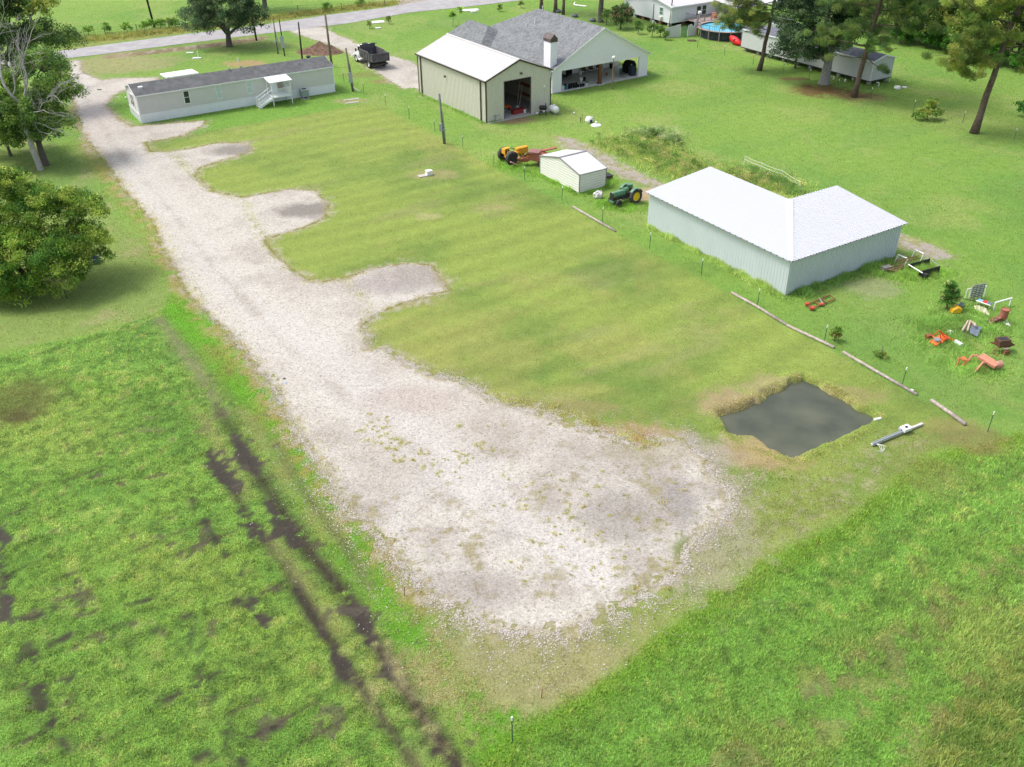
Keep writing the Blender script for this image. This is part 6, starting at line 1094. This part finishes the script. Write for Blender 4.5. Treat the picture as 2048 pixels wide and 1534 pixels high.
pot('single black pot behind the left end of the second row', 3.0, 1.45, 1.0); pot('white tub at the left end of the patio edge', 1.85, .4, 1.5, whp); pot('teal pot next to the white tub on the patio edge', 2.35, .4, 1.3, teal); pot('green-leaved plant in a white pot at the right end of the pots', 5.5, .35, 1.0, whp, True); pot('white box planter standing alone mid patio', 6.0, 2.2, 1.6, whp); pot('small black box beside the white planter', 6.5, 2.2, 1.3, cush); pot('leafy plant in a pale pot left of the wooden column', 7.9, 4.9, 1.4, whp, True); pot('green potted fern near the back right of the patio', 10.9, 4.4, 1.5, whp, True); pot('terracotta pot on the patio floor left of the green chair', 10.4, 2.6, 1.1, rustl); pot('tall potted shrub at the back right patio corner', 13.2, 5.2, 1.8, cush, True)
# ================================================================== NEIGHBOURS: white house, deck, pool, long trailer
wsid = M('white_lap_siding', (.74, .76, .78), .6, .05, dirt=(.6, .6, .58), dirtf=.2); lroof = M('pale_grey_roof', (.55, .54, .55), .6, .08, 1.5, dirt=(.40, .38, .38), dirtf=.4); bri = fine('brick_pier', (.26, .12, .09), .3, 8); deckw = M('deck_boards', (.33, .26, .24), .85, .2, 5)
p = G(1341, 54.5); nh = thing('neighbour_house', 'white lap-sided house with pale roof on brick piers beyond the patio lawn', 'house', (p.x, p.y, 0), BA)
X, Y, EZ, RZ_, B0 = 12.0, 11.6, 3.0, 4.15, .55; w = MB(); w.box(.02, X-.02, .02, Y-.02, B0, EZ); w.prism([(.02, EZ), (Y-.02, EZ), (Y/2, RZ_-.04)], 'X', .02, X-.02)
laps(w, lambda s, z, h: (s, -h, z), 0, X, B0, EZ, .22); laps(w, lambda s, z, h: (-h, s, z), lambda z: max(0, (z-EZ)/(RZ_-EZ)*Y/2), lambda z: min(Y, Y-(z-EZ)/(RZ_-EZ)*Y/2), B0, RZ_-.1, .22); w.build('wall', wsid, nh)
m = MB(); m.slab([(-.3, -.3, EZ), (X+.3, -.3, EZ), (X+.3, Y/2, RZ_+.05), (-.3, Y/2, RZ_+.05)], .1).slab([(-.3, Y+.3, EZ), (X+.3, Y+.3, EZ), (X+.3, Y/2, RZ_+.05), (-.3, Y/2, RZ_+.05)], .1); m.build('roof', lroof, nh)
MB().box(-.32, X+.32, -.34, -.3, EZ-.16, EZ+.0).prism([(-.3, EZ-.16), (-.3, EZ), (Y/2, RZ_+.05), (Y/2, RZ_-.12)], 'X', -.34, -.3).prism([(Y+.3, EZ-.16), (Y+.3, EZ), (Y/2, RZ_+.05), (Y/2, RZ_-.12)], 'X', -.34, -.3).build('fascia', white, nh)
for i in range(6): MB().box(.1, .5, .3+i*2.1, .9+i*2.1, 0, B0).build('pier', bri if i % 2 else conc, nh)
for i in range(1, 5): MB().box(i*2.6, i*2.6+.5, .1, .5, 0, B0).build('pier', bri, nh)
MB().box(.6, X-.6, 1.0, Y-1.0, 0, B0).build('skirting', M('crawlspace_shade', (.05, .045, .04), .9), nh)  # dark block under the floor; the crawlspace shade is put into its colour
window(nh, lambda s, z, h: (-h, s, z), 2.0, 2.75, 1.45, 2.5, M('green_shade_glass', (.10, .20, .14), .3, .2), white); window(nh, lambda s, z, h: (s, -h, z), 5.1, 6.0, 1.2, 2.5, glassd, white); window(nh, lambda s, z, h: (s, -h, z), 6.25, 7.1, 1.2, 2.5, glassd, white)
MB().cbox((-.25, 2.3, 1.05), (.5, .65, .45)).build('window_air_conditioner', whp, nh, bevel=.03)
dk_ = thing('deck', 'raised grey-brown wooden deck between white house and round pool', 'deck', nh.location, BA); m = MB(); 
for i in range(14): m.box(2.4, 13, -.3-i*.21-.2, -.3-i*.21, .92, .98)
m.box(2.4, 13, -3.3, -3.22, .72, .98); m.build('boards', deckw, dk_)
for x_ in (2.5, 3.9, 5.3, 6.9): MB().box(x_-.06, x_+.06, -3.32, -3.2, 0, 2.0).build('post', deckw, dk_)
m = MB()
for a, b_ in (((2.5, -3.26, 0), (6.9, -3.26, 0)), ((2.5, -3.26, 0), (2.5, -.4, 0))): 
    A, B_ = Vector(a), Vector(b_); m.tube([A+Vector((0, 0, 1.9)), B_+Vector((0, 0, 1.9))], .035, 4)
    for i in range(1, 22): q = A+(B_-A)*i/22; m.tube([q+Vector((0, 0, .98)), q+Vector((0, 0, 1.88))], .012, 4)
m.build('railing', dk, dk_)
pl = G(1448, 54, 1.25); PR = 3.75; po = thing('swimming_pool', 'round above-ground pool with blue water and black wall', 'pool', (pl.x+.2, pl.y, 0))
m = MB(); n = 48
for i in range(n):
    a, b_ = 2*PI*i/n, 2*PI*(i+1)/n; m.box(0, 0, 0, 0, 0, 0) if False else m.add([(r_*math.cos(t_), r_*math.sin(t_), z) for t_ in (a, b_) for r_, z in ((PR, 0), (PR, 1.3), (PR-.08, 1.3), (PR-.08, 0))], [(0, 4, 5, 1), (1, 5, 6, 2), (2, 6, 7, 3)])
m.build('wall', M('pool_wall', (.03, .04, .05), .5, .3, dirt=(.15, .18, .2), dirtf=.3), po); MB().cyl((0, 0, 1.13), PR-.09, .02, 48).build('water', M('pool_water', (.12, .50, .68), .08, .1, 2, spec=.6), po); m = MB()
for i in range(n):
    a, b_ = 2*PI*i/n, 2*PI*(i+1)/n; r0, r1 = PR-.05, PR+.5; m.slab([(r0*math.cos(a), r0*math.sin(a), 1.34), (r1*math.cos(a), r1*math.sin(a), 1.34), (r1*math.cos(b_), r1*math.sin(b_), 1.34), (r0*math.cos(b_), r0*math.sin(b_), 1.34)], .06)
m.build('rim_boards', deckw, po); m = MB()
for i in range(16):
    a = 2*PI*i/16; c_, s_ = math.cos(a)*(PR+.48), math.sin(a)*(PR+.48)
    if s_ < 2.2: MB().tube([(c_, s_, 0), (c_, s_, 2.1)], .06, 5).build('post', deckw, po)
for i in range(96):
    a = 2*PI*i/96; c_, s_ = math.cos(a)*(PR+.48), math.sin(a)*(PR+.48)
    if s_ < 2.2: m.tube([(c_, s_, 1.34), (c_, s_, 2.05)], .012, 4)
m.tube([(math.cos(math.radians(a))*(PR+.48), math.sin(math.radians(a))*(PR+.48), 2.05) for a in range(-215, 36, 6)], .03, 4); m.build('railing', dk, po)
def pickets(name, label, pxs, h, mat, cat='fence', gap=.01, w_=.14, rail_=True):
    a, b_ = G(*pxs[0]), G(*pxs[1]); L = (b_-a).length; t = thing(name, label, cat, (a.x, a.y, 0), math.atan2(b_.y-a.y, b_.x-a.x)); n = max(2, int(L/(w_+gap)))
    m = MB()
    for i in range(n): x_ = i*L/n; hh = (h(i/(n-1)) if callable(h) else h)+RNG.uniform(-.03, .03); m.box(x_, x_+L/n-gap, -.02, .02, .02, hh)
    m.build('boards', mat, t); MB().box(0, L, .022, .07, .4, .48).box(0, L, .022, .07, 1.0, 1.08).build('rail', mat, t); return t
pickets('board_fence', 'weathered white board fence piece left of the green gate', [(1330, 76), (1360, 74.5)], lambda u: 1.35+.5*u, greyw if False else M('whitewashed_boards', (.60, .61, .61), .8, .15, 8)); pickets('garden_gate', 'small green picket gate between white fence boards', [(1361, 74.2), (1374, 73)], 1.45, M('green_boards', (.16, .30, .17), .7, .2), 'gate', .05, .1); pickets('board_fence', 'white board fence piece with pointed top right of the green gate', [(1375, 73), (1391, 71.5)], lambda u: 1.75-.8*abs(u-.25), M('whitewashed_boards', (.60, .61, .61))); pickets('board_fence', 'tall white board panel next to the pool steps', [(1387, 70.5), (1396, 68.5)], lambda u: 2.2-.7*u, M('whitewashed_boards', (.60, .61, .61)))
# long trailer
p = G(1738.5, 171.5); tr = thing('mobile_home', 'long trailer home on piers, pale grey end under the oak and pine', 'mobile home', (p.x, p.y, 0), BA)
tw = M('trailer_siding', (.50, .52, .52), .6, .06, dirt=(.38, .4, .38), dirtf=.3); X, Y, B0, EZ, RZ_ = 3.9, 22.3, .55, 2.95, 3.5; w = MB(); w.box(.02, X-.02, .02, Y-.02, B0, EZ); w.prism([(.02, EZ), (X-.02, EZ), (X/2, RZ_-.04)], 'Y', .02, Y-.02); laps(w, lambda s, z, h: (-h, s, z), 0, Y, B0, EZ, .2); laps(w, lambda s, z, h: (s, -h, z), lambda z: max(0, (z-EZ)/(RZ_-EZ)*X/2), lambda z: min(X, X-(z-EZ)/(RZ_-EZ)*X/2), B0, RZ_-.1, .2); w.build('wall', tw, tr)
mr2 = fine('dark_grey_shingle', (.13, .135, .165), .3, 5); MB().slab([(-.12, -.12, EZ), (X/2, -.12, RZ_), (X/2, Y+.1, RZ_), (-.12, Y+.1, EZ)], .06).slab([(X+.12, -.12, EZ), (X/2, -.12, RZ_), (X/2, Y+.1, RZ_), (X+.12, Y+.1, EZ)], .06).build('roof', mr2, tr)
MB().box(-.16, -.12, -.15, Y+.1, EZ-.14, EZ+.01).prism([(-.12, EZ-.14), (-.12, EZ+.01), (X/2, RZ_+.01), (X/2, RZ_-.14)], 'Y', -.16, -.12).prism([(X+.12, EZ-.14), (X+.12, EZ+.01), (X/2, RZ_+.01), (X/2, RZ_-.14)], 'Y', -.16, -.12).box(-.05, .0, -.05, .0, B0, EZ).build('trim', white, tr); MB().box(-.06, .12, -.06, Y, B0-.1, B0).box(X-.12, X, -.06, Y, B0-.1, B0).box(0, X, -.06, 0.06, B0-.1, B0).build('chassis', dk, tr)
for i in range(10):
    for x_ in (.3, 3.2): MB().box(x_, x_+.4, .3+i*2.35, .7+i*2.35, 0, B0-.1).build('pier', conc if i % 3 else greyw, tr)
sp_ = G(1741, 176); single('pipe', 'white elbow pipe on bare earth at the grey trailer end', 'pipe', MB().tube([(0, 0, 0), (0, 0, .45), (-.35, 0, .5)], .07, 6), whp, O(1757, 173)); single('pipe', 'white upright pipe at the far corner of the grey trailer end', 'pipe', MB().tube([(0, 0, 0), (0, 0, .5)], .05, 6), whp, O(1778, 164)); lump('round grey-white tub on the grass right of the grey trailer', 1794, 179, .36, whp, 'tub', 'tub', (1.2, 1, .8), 7); single('lid', 'small white lid in the grass right of the round tub', 'lid', MB().cyl((0, 0, 0), .3, .08, 12), whp, O(1809, 175))
single('jug', 'small white jug under the shaded long trailer side', 'jug', MB().lathe((0, 0, 0), [(.1, 0), (.12, .3), (.05, .4), (0, .4)], 8), whp, O(1667, 159)); single('jug', 'second white jug right of the first under the trailer side', 'jug', MB().lathe((0, 0, 0), [(.1, 0), (.12, .25), (.05, .34), (0, .34)], 8), whp, O(1690, 163))
# red kayak leaning at the left trailer end
a = G(1459, 72.5, .9); b_ = G(1482, 89.5, .25); d_ = (b_-a); L = d_.length; kk = thing('kayak', 'red kayak leaning under the deck edge at the left end of the long trailer', 'kayak', (0, 0, 0)); pts = [a+d_*t_ for t_ in (0, .08, .25, .5, .75, .92, 1)]; MB().tube(pts, [.03, .22, .42, .5, .42, .22, .03], 12).build('hull', red, kk, smooth=True); mid = a+d_*.5; MB().cbox(tuple(mid+Vector((-.1, -.45, .15))), (.5, .1, .3)).build('cockpit', M('dark_red', (.2, .01, .01), .6), kk)
# carport and car behind the pool
p = G(1535, 42); cp_ = thing('carport', 'pale metal carport roof behind the pool and slender pine', 'carport', (p.x, p.y, 0), BA); MB().slab([(-7, 0, 2.6), (3.5, 0, 2.6), (3.5, 5.5, 3.2), (-7, 5.5, 3.2)], .08).slab([(-7, 11, 2.6), (3.5, 11, 2.6), (3.5, 5.5, 3.2), (-7, 5.5, 3.2)], .08).build('roof', lroof, cp_)
for x_ in (-6.8, -1.8, 3.3):
    for y_ in (.1, 10.8): MB().tube([(x_, y_, 0), (x_, y_, 2.6)], .05, 6).build('post', grey, cp_)
p = G(1568, 56); ca = thing('parked_car', 'pale grey parked car beside the carport behind the pine trunk', 'car', (p.x, p.y, 0), BA-.2); cm = M('car_silver', (.42, .45, .47), .3, .05, metal=.3, coat=.5); MB().prism([(-2.2, .3), (2.2, .3), (2.25, .75), (1.3, .9), (.7, 1.4), (-.9, 1.42), (-1.6, .95), (-2.2, .85)], 'Y', -.88, .88).build('body', cm, ca, bevel=.06); MB().prism([(-1.45, .97), (1.15, .93), (.65, 1.36), (-.85, 1.38)], 'Y', -.9, .9).build('window', glassd, ca)
for x_ in (-1.4, 1.4):
    for y_ in (-.82, .82): wheel(ca, (x_, y_, .33), .33, .22, (0, 1, 0), grey)
single('umbrella_float', 'light blue pool toy standing on the far deck side', 'pool toy', MB().lathe((0, 0, 0), [(.3, 0), (.35, .5), (.1, .9), (0, 1.1)], 10), blue, (G(1441, 38, 1).x, G(1441, 38, 1).y, .98)); lump('orange toy heap on the deck near the house windows', 1427, 49, .6, salmon, 'toy_heap', 'toys', (1, 1, 1.8), 9); 
single('patio_heater', 'white round-topped stand on the deck below the windows', 'stand', MB().tube([(0, 0, 0), (0, 0, 1.0)], .05, 6).lathe((0, 0, 1.0), [(.05, 0), (.3, .05), (.3, .3), (0, .45)], 12), whp, (G(1398, 41, 1).x, G(1398, 41, 1).y, .98))
single('hose_rim', 'curved white hose edging on the grass behind the ivy tree', 'hose', MB().tube([(G(1150, 6).x, G(1150, 6).y, .1), (G(1148, 10).x, G(1148, 10).y, .1), (G(1155, 12).x, G(1155, 12).y, .1), (G(1173, 14).x, G(1173, 14).y, .1)], .12, 6), whp)
for i, (px, py) in enumerate(((1116, 25), (1150, 34), (1185, 43))): single('stone', f'round dark yard stone behind the roof slope, {ORD[i]} from the left', 'stone', MB().lathe((0, 0, 0), [(.5, 0), (.55, .3), (.3, .5), (0, .55)], 10), M('dark_stone', (.12, .13, .15), .8, .3), O(px, py))
lump('rusty scrap heap on the lawn before the pool', 1384, 82, .45, M('brown_scrap', (.16, .09, .06)), 'scrap_heap', 'scrap', (1.6, .8, .3), 4)
# ---------------------------------------------------------------- junk in the right yard
def T3(px, py, z): q = G(px, py, z); return (q.x, q.y, z)
def frame(name, label, cat, segs, r, mat, n=5, **kw):
    c = Vector(segs[0][0]); c.z = 0; mb = MB()
    for s in segs: mb.tube([Vector(p)-c for p in s], r, n)
    return single(name, label, cat, mb, mat, (c.x, c.y, 0), **kw)
def horse(label, a, b_, h):
    A, B_ = Vector(T3(*a, 0)), Vector(T3(*b_, 0)); c = A; t = thing('sawhorse', label, 'sawhorse', (c.x, c.y, 0)); d = B_-A; MB().tube([(0, 0, h), (d.x, d.y, h)], .06, 4).build('beam', whp, t); s = d.cross(Vector((0, 0, 1))).normalized()*.25
    for e in (Vector((0, 0, 0)), d):
        for sg in (-1, 1): MB().tube([e+Vector((0, 0, h)), e+s*sg], .035, 4).build('leg', whp, t)
horse('white sawhorse carrying rusty rods, left of two behind the black frame', (1793, 524), (1812, 532), .62); horse('white sawhorse carrying rusty rods, right of two by the gravel track', (1827, 514), (1844, 522), .62)
frame('rod', 'long rusty rod laid across the two white sawhorses', 'rod', [[T3(1790, 522, .68), T3(1838, 511, .68)], [T3(1797, 526, .68), T3(1842, 515, .68)]], .03, rust)
frame('scrap_rods', 'pile of tangled brown iron rods in grass beside the left sawhorse', 'iron rods', [[T3(1768, 535, .1), T3(1806, 528, .3)], [T3(1772, 532, .3), T3(1800, 540, .1)], [T3(1776, 540, .2), T3(1808, 531, .3)], [T3(1770, 540, .1), T3(1790, 530, .4)], [T3(1785, 542, .1), T3(1806, 535, .2)], [T3(1806, 540, .05), T3(1804, 526, .4)], [T3(1768, 538, .25), T3(1798, 542, .25)]], .035, M('brown_iron', (.28, .16, .10), .85, .3))
single('concrete_block', 'grey block end at the left of the brown iron rods', 'block', MB().cbox((0, 0, .18), (.75, .4, .36), .4), greyw, O(1771, 541))
t = thing('steel_frame', 'black steel truck-bed frame lying in tall grass', 'frame', (0, 0, 0)); 
for a, b_ in (((1817, 541), (1857, 530)), ((1836, 556), (1877, 545))):
    A, B_ = G(*a), G(*b_); d = B_-A; an = math.atan2(d.y, d.x); MB().cbox(((A.x+B_.x)/2, (A.y+B_.y)/2, .3), (d.length, .07, .5), an).build('side_panel', blk, t)
A, B_ = G(1857, 530), G(1877, 545); MB().tube([(A.x, A.y, .5), (B_.x, B_.y, .5)], .03, 5).build('cross_bar', grey, t); MB().tube([T3(1817, 529, .62), T3(1845, 546, .62)], .05, 5).build('white_bar', whp, t); A = G(1849, 559); MB().cbox((A.x, A.y, .25), (.35, .3, .45), .5).build('bracket', blk, t)
# red bed frame in the grass
cs = [T3(1614, 609, .12), T3(1659, 590, .12), T3(1670, 598, .12), T3(1624, 617, .12)]; t = thing('iron_frame', 'rusty red rectangular iron frame lying in grass below the barn corner', 'frame', (0, 0, 0)); m = MB(); m.tube(cs+[cs[0]], .05, 5)
for u in (.33, .62): m.tube([tuple(Vector(cs[0]).lerp(Vector(cs[1]), u)), tuple(Vector(cs[3]).lerp(Vector(cs[2]), u))], .04, 5)
m.build('frame', rust, t); MB().cyl(cs[0], .17, .12, 8).cyl(cs[3], .2, .12, 8).cyl(tuple(Vector(cs[3]).lerp(Vector(cs[2]), .4)), .15, .1, 8).build('hub', M('red_rust', (.42, .07, .04), .7, .3), t); MB().tube([tuple(Vector(cs[0]).lerp(Vector(cs[1]), .55)+Vector((0, 0, .08))), tuple(Vector(cs[3]).lerp(Vector(cs[2]), .45)+Vector((0, 0, .08)))], .05, 4).build('bar', grey, t)
# grey slatted pallets standing up
A, B_ = G(1938, 600), G(1962, 596); d = B_-A; t = thing('grey_rack', 'grey slatted rack standing upright beside the white-legged stand', 'rack', (A.x, A.y, 0), math.atan2(d.y, d.x)); L = d.length; m = MB()
for x_ in (0, L*.33, L*.66, L-.06): m.box(x_, x_+.07, -.04, .04, 0, 1.2)
m.build('upright', grey, t); m = MB()
for k_ in range(7): m.box(0, L, -.06, .0, .2+k_*.15, .27+k_*.15)
m.build('slats', M('slate_slats', (.16, .17, .2), .6, .2), t); MB().cbox((0, -.06, 1.15), (.1, .06, .1)).cbox((.35*L, -.06, .35), (.1, .06, .1)).cbox((.0, -.06, .3), (.1, .06, .1)).build('end_cap', plankc, t)
def ustand(label, a, b_, h, r=.035):
    A, B_ = G(*a), G(*b_); t = thing('white_stand', label, 'stand', (A.x, A.y, 0)); d = B_-A; MB().tube([(0, 0, h), (d.x, d.y, h)], r*1.4, 5).build('top_bar', whp, t)
    for e in ((0, 0), (d.x, d.y)): MB().tube([(e[0], e[1], 0), (e[0], e[1], h)], r, 5).build('leg', whp, t)
ustand('low white-legged stand left of the grey slatted rack', (1930, 597), (1938, 595), .75); ustand('low white-legged stand right of the grey slatted rack', (1961, 594), (1967, 593), .85); ustand('wide white U-shaped frame standing at the right side of the junk', (1986.5, 620.5), (2018.5, 611.5), .62, .05)
frame('rod', 'thin dark rod leaning between bush and striped board', 'rod', [[T3(1922, 596, .5), T3(1952, 603, .35)]], .025, dk)
A, B_ = G(1951, 611), G(1979, 620); d = B_-A; t = thing('folding_lounger', 'blue and red striped board lounger with white rail in the junk', 'lounger', (A.x, A.y, 0), math.atan2(d.y, d.x)); L = d.length; MB().box(0, L*.35, -.05, .35, .38, .42).build('blue_panel', blue, t); MB().box(L*.35, L*.66, -.05, .35, .38, .42).build('red_panel', red, t); MB().box(L*.66, L, -.05, .35, .38, .42).build('grey_panel', slate, t); MB().tube([(-.05, -.1, .42), (L, -.12, .4)], .04, 5).build('rail', whp, t)
for x_ in (.05, L-.1): MB().tube([(x_, .1, 0), (x_, .1, .38)], .03, 5).build('leg', whp, t)
def cloth(label, pts, hh, mat, name='tarp', cat='tarp', seed=1):
    P_ = [G(*p) for p in pts]; c = sum(P_, Vector())/len(P_); mb = MB(); rg = np.random.default_rng(seed); n = 14
    for i in range(n+1):
        for j in range(n+1):
            u, v = i/n, j/n; a = P_[0].lerp(P_[1], u); b_ = P_[3].lerp(P_[2], u); q = a.lerp(b_, v); e = min(u, v, 1-u, 1-v); z = hh*(.35+.65*rg.random())*min(1, e*5)+.03; mb.v.append((q.x-c.x, q.y-c.y, z))
    for i in range(n):
        for j in range(n): a = i*(n+1)+j; mb.f.append((a, a+n+1, a+n+2, a+1))
    o = single(name, label, cat, mb, mat, (c.x, c.y, 0)); s_ = o.modifiers.new('thick', 'SOLIDIFY'); s_.thickness = .02; return o
cloth('crumpled beige canvas on the ground below the striped lounger', [(1948, 612), (1974, 620), (1982, 634), (1950, 620)], .22, canvas)
t = thing('yellow_machine', 'yellow plastic casing with grey parts at the foot of the glossy bush', 'machine', O(1911, 625)); MB().prism([(-.35, 0), (.3, .05), (.35, .35), (.05, .5), (-.3, .3)], 'Y', -.2, .25).build('casing', yelp, t, bevel=.05); MB().cbox((.45, .35, .35), (.25, .2, .5), .5, ry=.3).cbox((.25, .5, .25), (.3, .2, .2), .2).build('motor', grey, t); MB().tube([(.3, .1, .3), (.7, .2, .45)], .03, 5).build('handle', blk, t)
# rusty cylinder on its chute
t = thing('rusty_hopper', 'rusty upright drum hopper on a tilted black and orange chute', 'hopper', O(2003, 644)); MB().cyl((0, 0, .35), .27, .62, 16).build('drum', M('brick_rust', (.33, .12, .085), .8, .25), t); MB().ring((0, 0, .97), (0, 0, 1), .27, .03, 18, 6).cbox((.32, .05, .9), (.14, .12, .1)).build('drum_rim', rust, t); MB().prism([(-.9, 0), (-.15, .5), (.1, .5), (.1, .25), (-.7, -.0)], 'Y', -.22, .22).build('chute', M('chute_rust', (.10, .06, .045), .7, .5, 9, dirt=(.55, .17, .04), dirtf=.8, ds=6), t); MB().box(-.95, -.85, -.28, .28, 0, .08).build('foot', plankc, t)
cloth('small torn white plastic sheet right of the drum hopper', [(2003, 645), (2015, 641), (2022, 654), (2012, 650)], .06, whp, 'plastic_sheet', 'plastic sheet', 5)
# grey sheets with planks
def sheet(label, pts, z, mat): 
    c = Vector(T3(*pts[0], 0)); return single('metal_sheet', label, 'sheet', MB().slab([Vector(T3(a, b_, zz))-c for (a, b_), zz in zip(pts, z)], .03), mat, c)
sheet('left grey metal sheet under the wooden planks', [(1921, 652), (1938, 646), (1946, 658), (1930, 665)], (.1, .12, .1, .08), slate); sheet('right blue-grey metal sheet lying tilted beside the planks', [(1943, 648), (1963, 654), (1955, 673), (1939, 665)], (.35, .3, .18, .2), slate)
for a, b_, l in (((1925, 662), (1937, 641), 'left leaning bare plank on the grey sheet'), ((1935, 662), (1941, 643), 'middle bare plank on the grey sheet'), ((1939, 641), (1952, 649), 'top cross plank above the grey sheets'), ((1943, 644), (1952, 652), 'short plank under the cross plank')): frame('plank', l, 'plank', [[T3(*a, .22), T3(*b_, .5)]], .075, plankc, 4)
cloth('pale dusty sheet remnant in the grass below the planks', [(1913, 664), (1925, 665), (1946, 676), (1936, 674)], .05, greyw, 'plastic_sheet', 'sheet', 8)
# orange mower deck
A = G(1878, 690); t = thing('mower_deck', 'bright orange tractor mower deck with A-frame hitch in the junk', 'mower deck', (A.x, A.y, 0), math.radians(0)); L_ = lambda px, py, z: Vector(T3(px, py, z))-Vector((A.x, A.y, 0)); m = MB(); ap = L_(1878.5, 661, .95)
for q in (L_(1864.5, 673, .3), L_(1882, 678, .3), L_(1897, 674, .35), L_(1889, 672, .3)): m.tube([ap, q], .035, 5)
m.tube([L_(1864, 672, .32), L_(1886, 685, .3)], .05, 5).tube([L_(1884, 668, .4), L_(1898, 676, .35)], .05, 5); m.build('hitch_frame', orange, t); MB().slab([L_(1860, 682, .28), L_(1873, 690, .25), L_(1896, 676, .28), L_(1880, 668, .3)], .14).build('deck', orange, t, bevel=.03); MB().cyl(L_(1874, 681, .3), .22, .12, 12).build('pulley', grey, t); MB().cbox(L_(1857, 674, .2), (.4, .3, .35), .4).build('side_wheel', rust, t); MB().tube([L_(1896, 677, .3), L_(1912, 681, .2)], .04, 5).build('drive_shaft', orange, t)
cloth('white crumpled plastic behind the orange mower deck', [(1892, 664), (1903, 664), (1909, 673), (1900, 672)], .25, whp, 'plastic_sheet', 'plastic sheet', 11)
frame('jug', 'pale grey plastic cover lying right of the orange mower deck', 'cover', [[T3(1911, 683, .12), T3(1924, 691, .12)]], .16, M('pale_cover', (.5, .56, .52), .6, .2), 8)
# brown seeder
t = thing('rusty_seeder', 'brown rusty seed box with open top and metal legs in the grass', 'farm machine', O(1999, 703), .2); MB().prism([(-.35, .45), (.35, .45), (.42, .95), (-.42, .95)], 'Y', -.25, .3).build('seed_box', M('brown_box', (.13, .065, .045), .7, .3), t); MB().box(-.32, .32, -.18, .22, .951, .96).build('opening', blk, t); MB().prism([(.2, .3), (.85, .5), (.5, .75)], 'Y', -.2, .2).build('side_plate', M('brown_box', (.13, .065, .045)), t); MB().tube([(-.35, -.2, .5), (-.65, -.1, .1), (-.4, -.6, .02)], .04, 5).tube([(.1, -.2, .45), (.1, -.55, .05)], .05, 5).cbox((.1, -.45, .18), (.35, .2, .25)).tube([(-.3, .2, .5), (-.6, .3, .6)], .06, 6).build('frame', rust, t); MB().cbox((.1, -.38, .4), (.35, .12, .12)).build('drive_guard', plankc, t)  # thin black plate on the closed seed box paints the shaded inside
# faded orange loader frame
A = G(1965, 735); t = thing('loader_frame', 'faded salmon-orange loader arm frame lying in the grass, lowest of the junk', 'farm machine', (A.x, A.y, 0)); L_ = lambda px, py, z: Vector(T3(px, py, z))-Vector((A.x, A.y, 0))
MB().slab([L_(1955, 712, .62), L_(1968, 706, .66), L_(2002, 727, .55), L_(1990, 733, .5)], .2).build('main_plate', salmon, t, bevel=.02); MB().cyl(L_(1990, 731, .35), .24, .45, 14, (L_(2002, 728, .4)-L_(1990, 731, .35)).normalized()).build('end_drum', M('pinkish_rust', (.42, .22, .17)), t); MB().tube([L_(1949, 745, .02), L_(1966, 725, .45), L_(1985, 725, .5)], .075, 6).tube([L_(1966, 727, .4), L_(1975, 738, .03)], .04, 5).build('support_leg', salmon, t)
MB().tube([L_(1957, 711, .6), L_(1946, 710, .5), L_(1936, 722, .12)], .07, 6).build('curved_arm', salmon, t); MB().tube([L_(1936, 721, .3), L_(1918, 716, .45), L_(1914, 731, .02)], .06, 6).tube([L_(1935, 720, .4), L_(1925, 732, .02)], .07, 6).slab([L_(1919, 716, .5), L_(1928, 711, .5), L_(1936, 720, .42), L_(1926, 721, .4)], .05).build('bucket_bracket', M('orange_rust', (.50, .16, .06), .75, .3), t)
t = thing('water_tub', 'blue-grey tub under the right side of the yellow-green tree', 'tub', O(190, 524)); MB().lathe((0, 0, 0), [(.4, 0), (.48, .35), (.5, .38), (.42, .36), (.38, .1), (0, .1)], 16).build('body', slate, t); 
single('stick', 'short dark stick standing in the shade below the yellow-green tree', 'stick', MB().tube([(0, 0, 0), (-.1, 0, .7)], .03, 5), dk, O(135, 598))
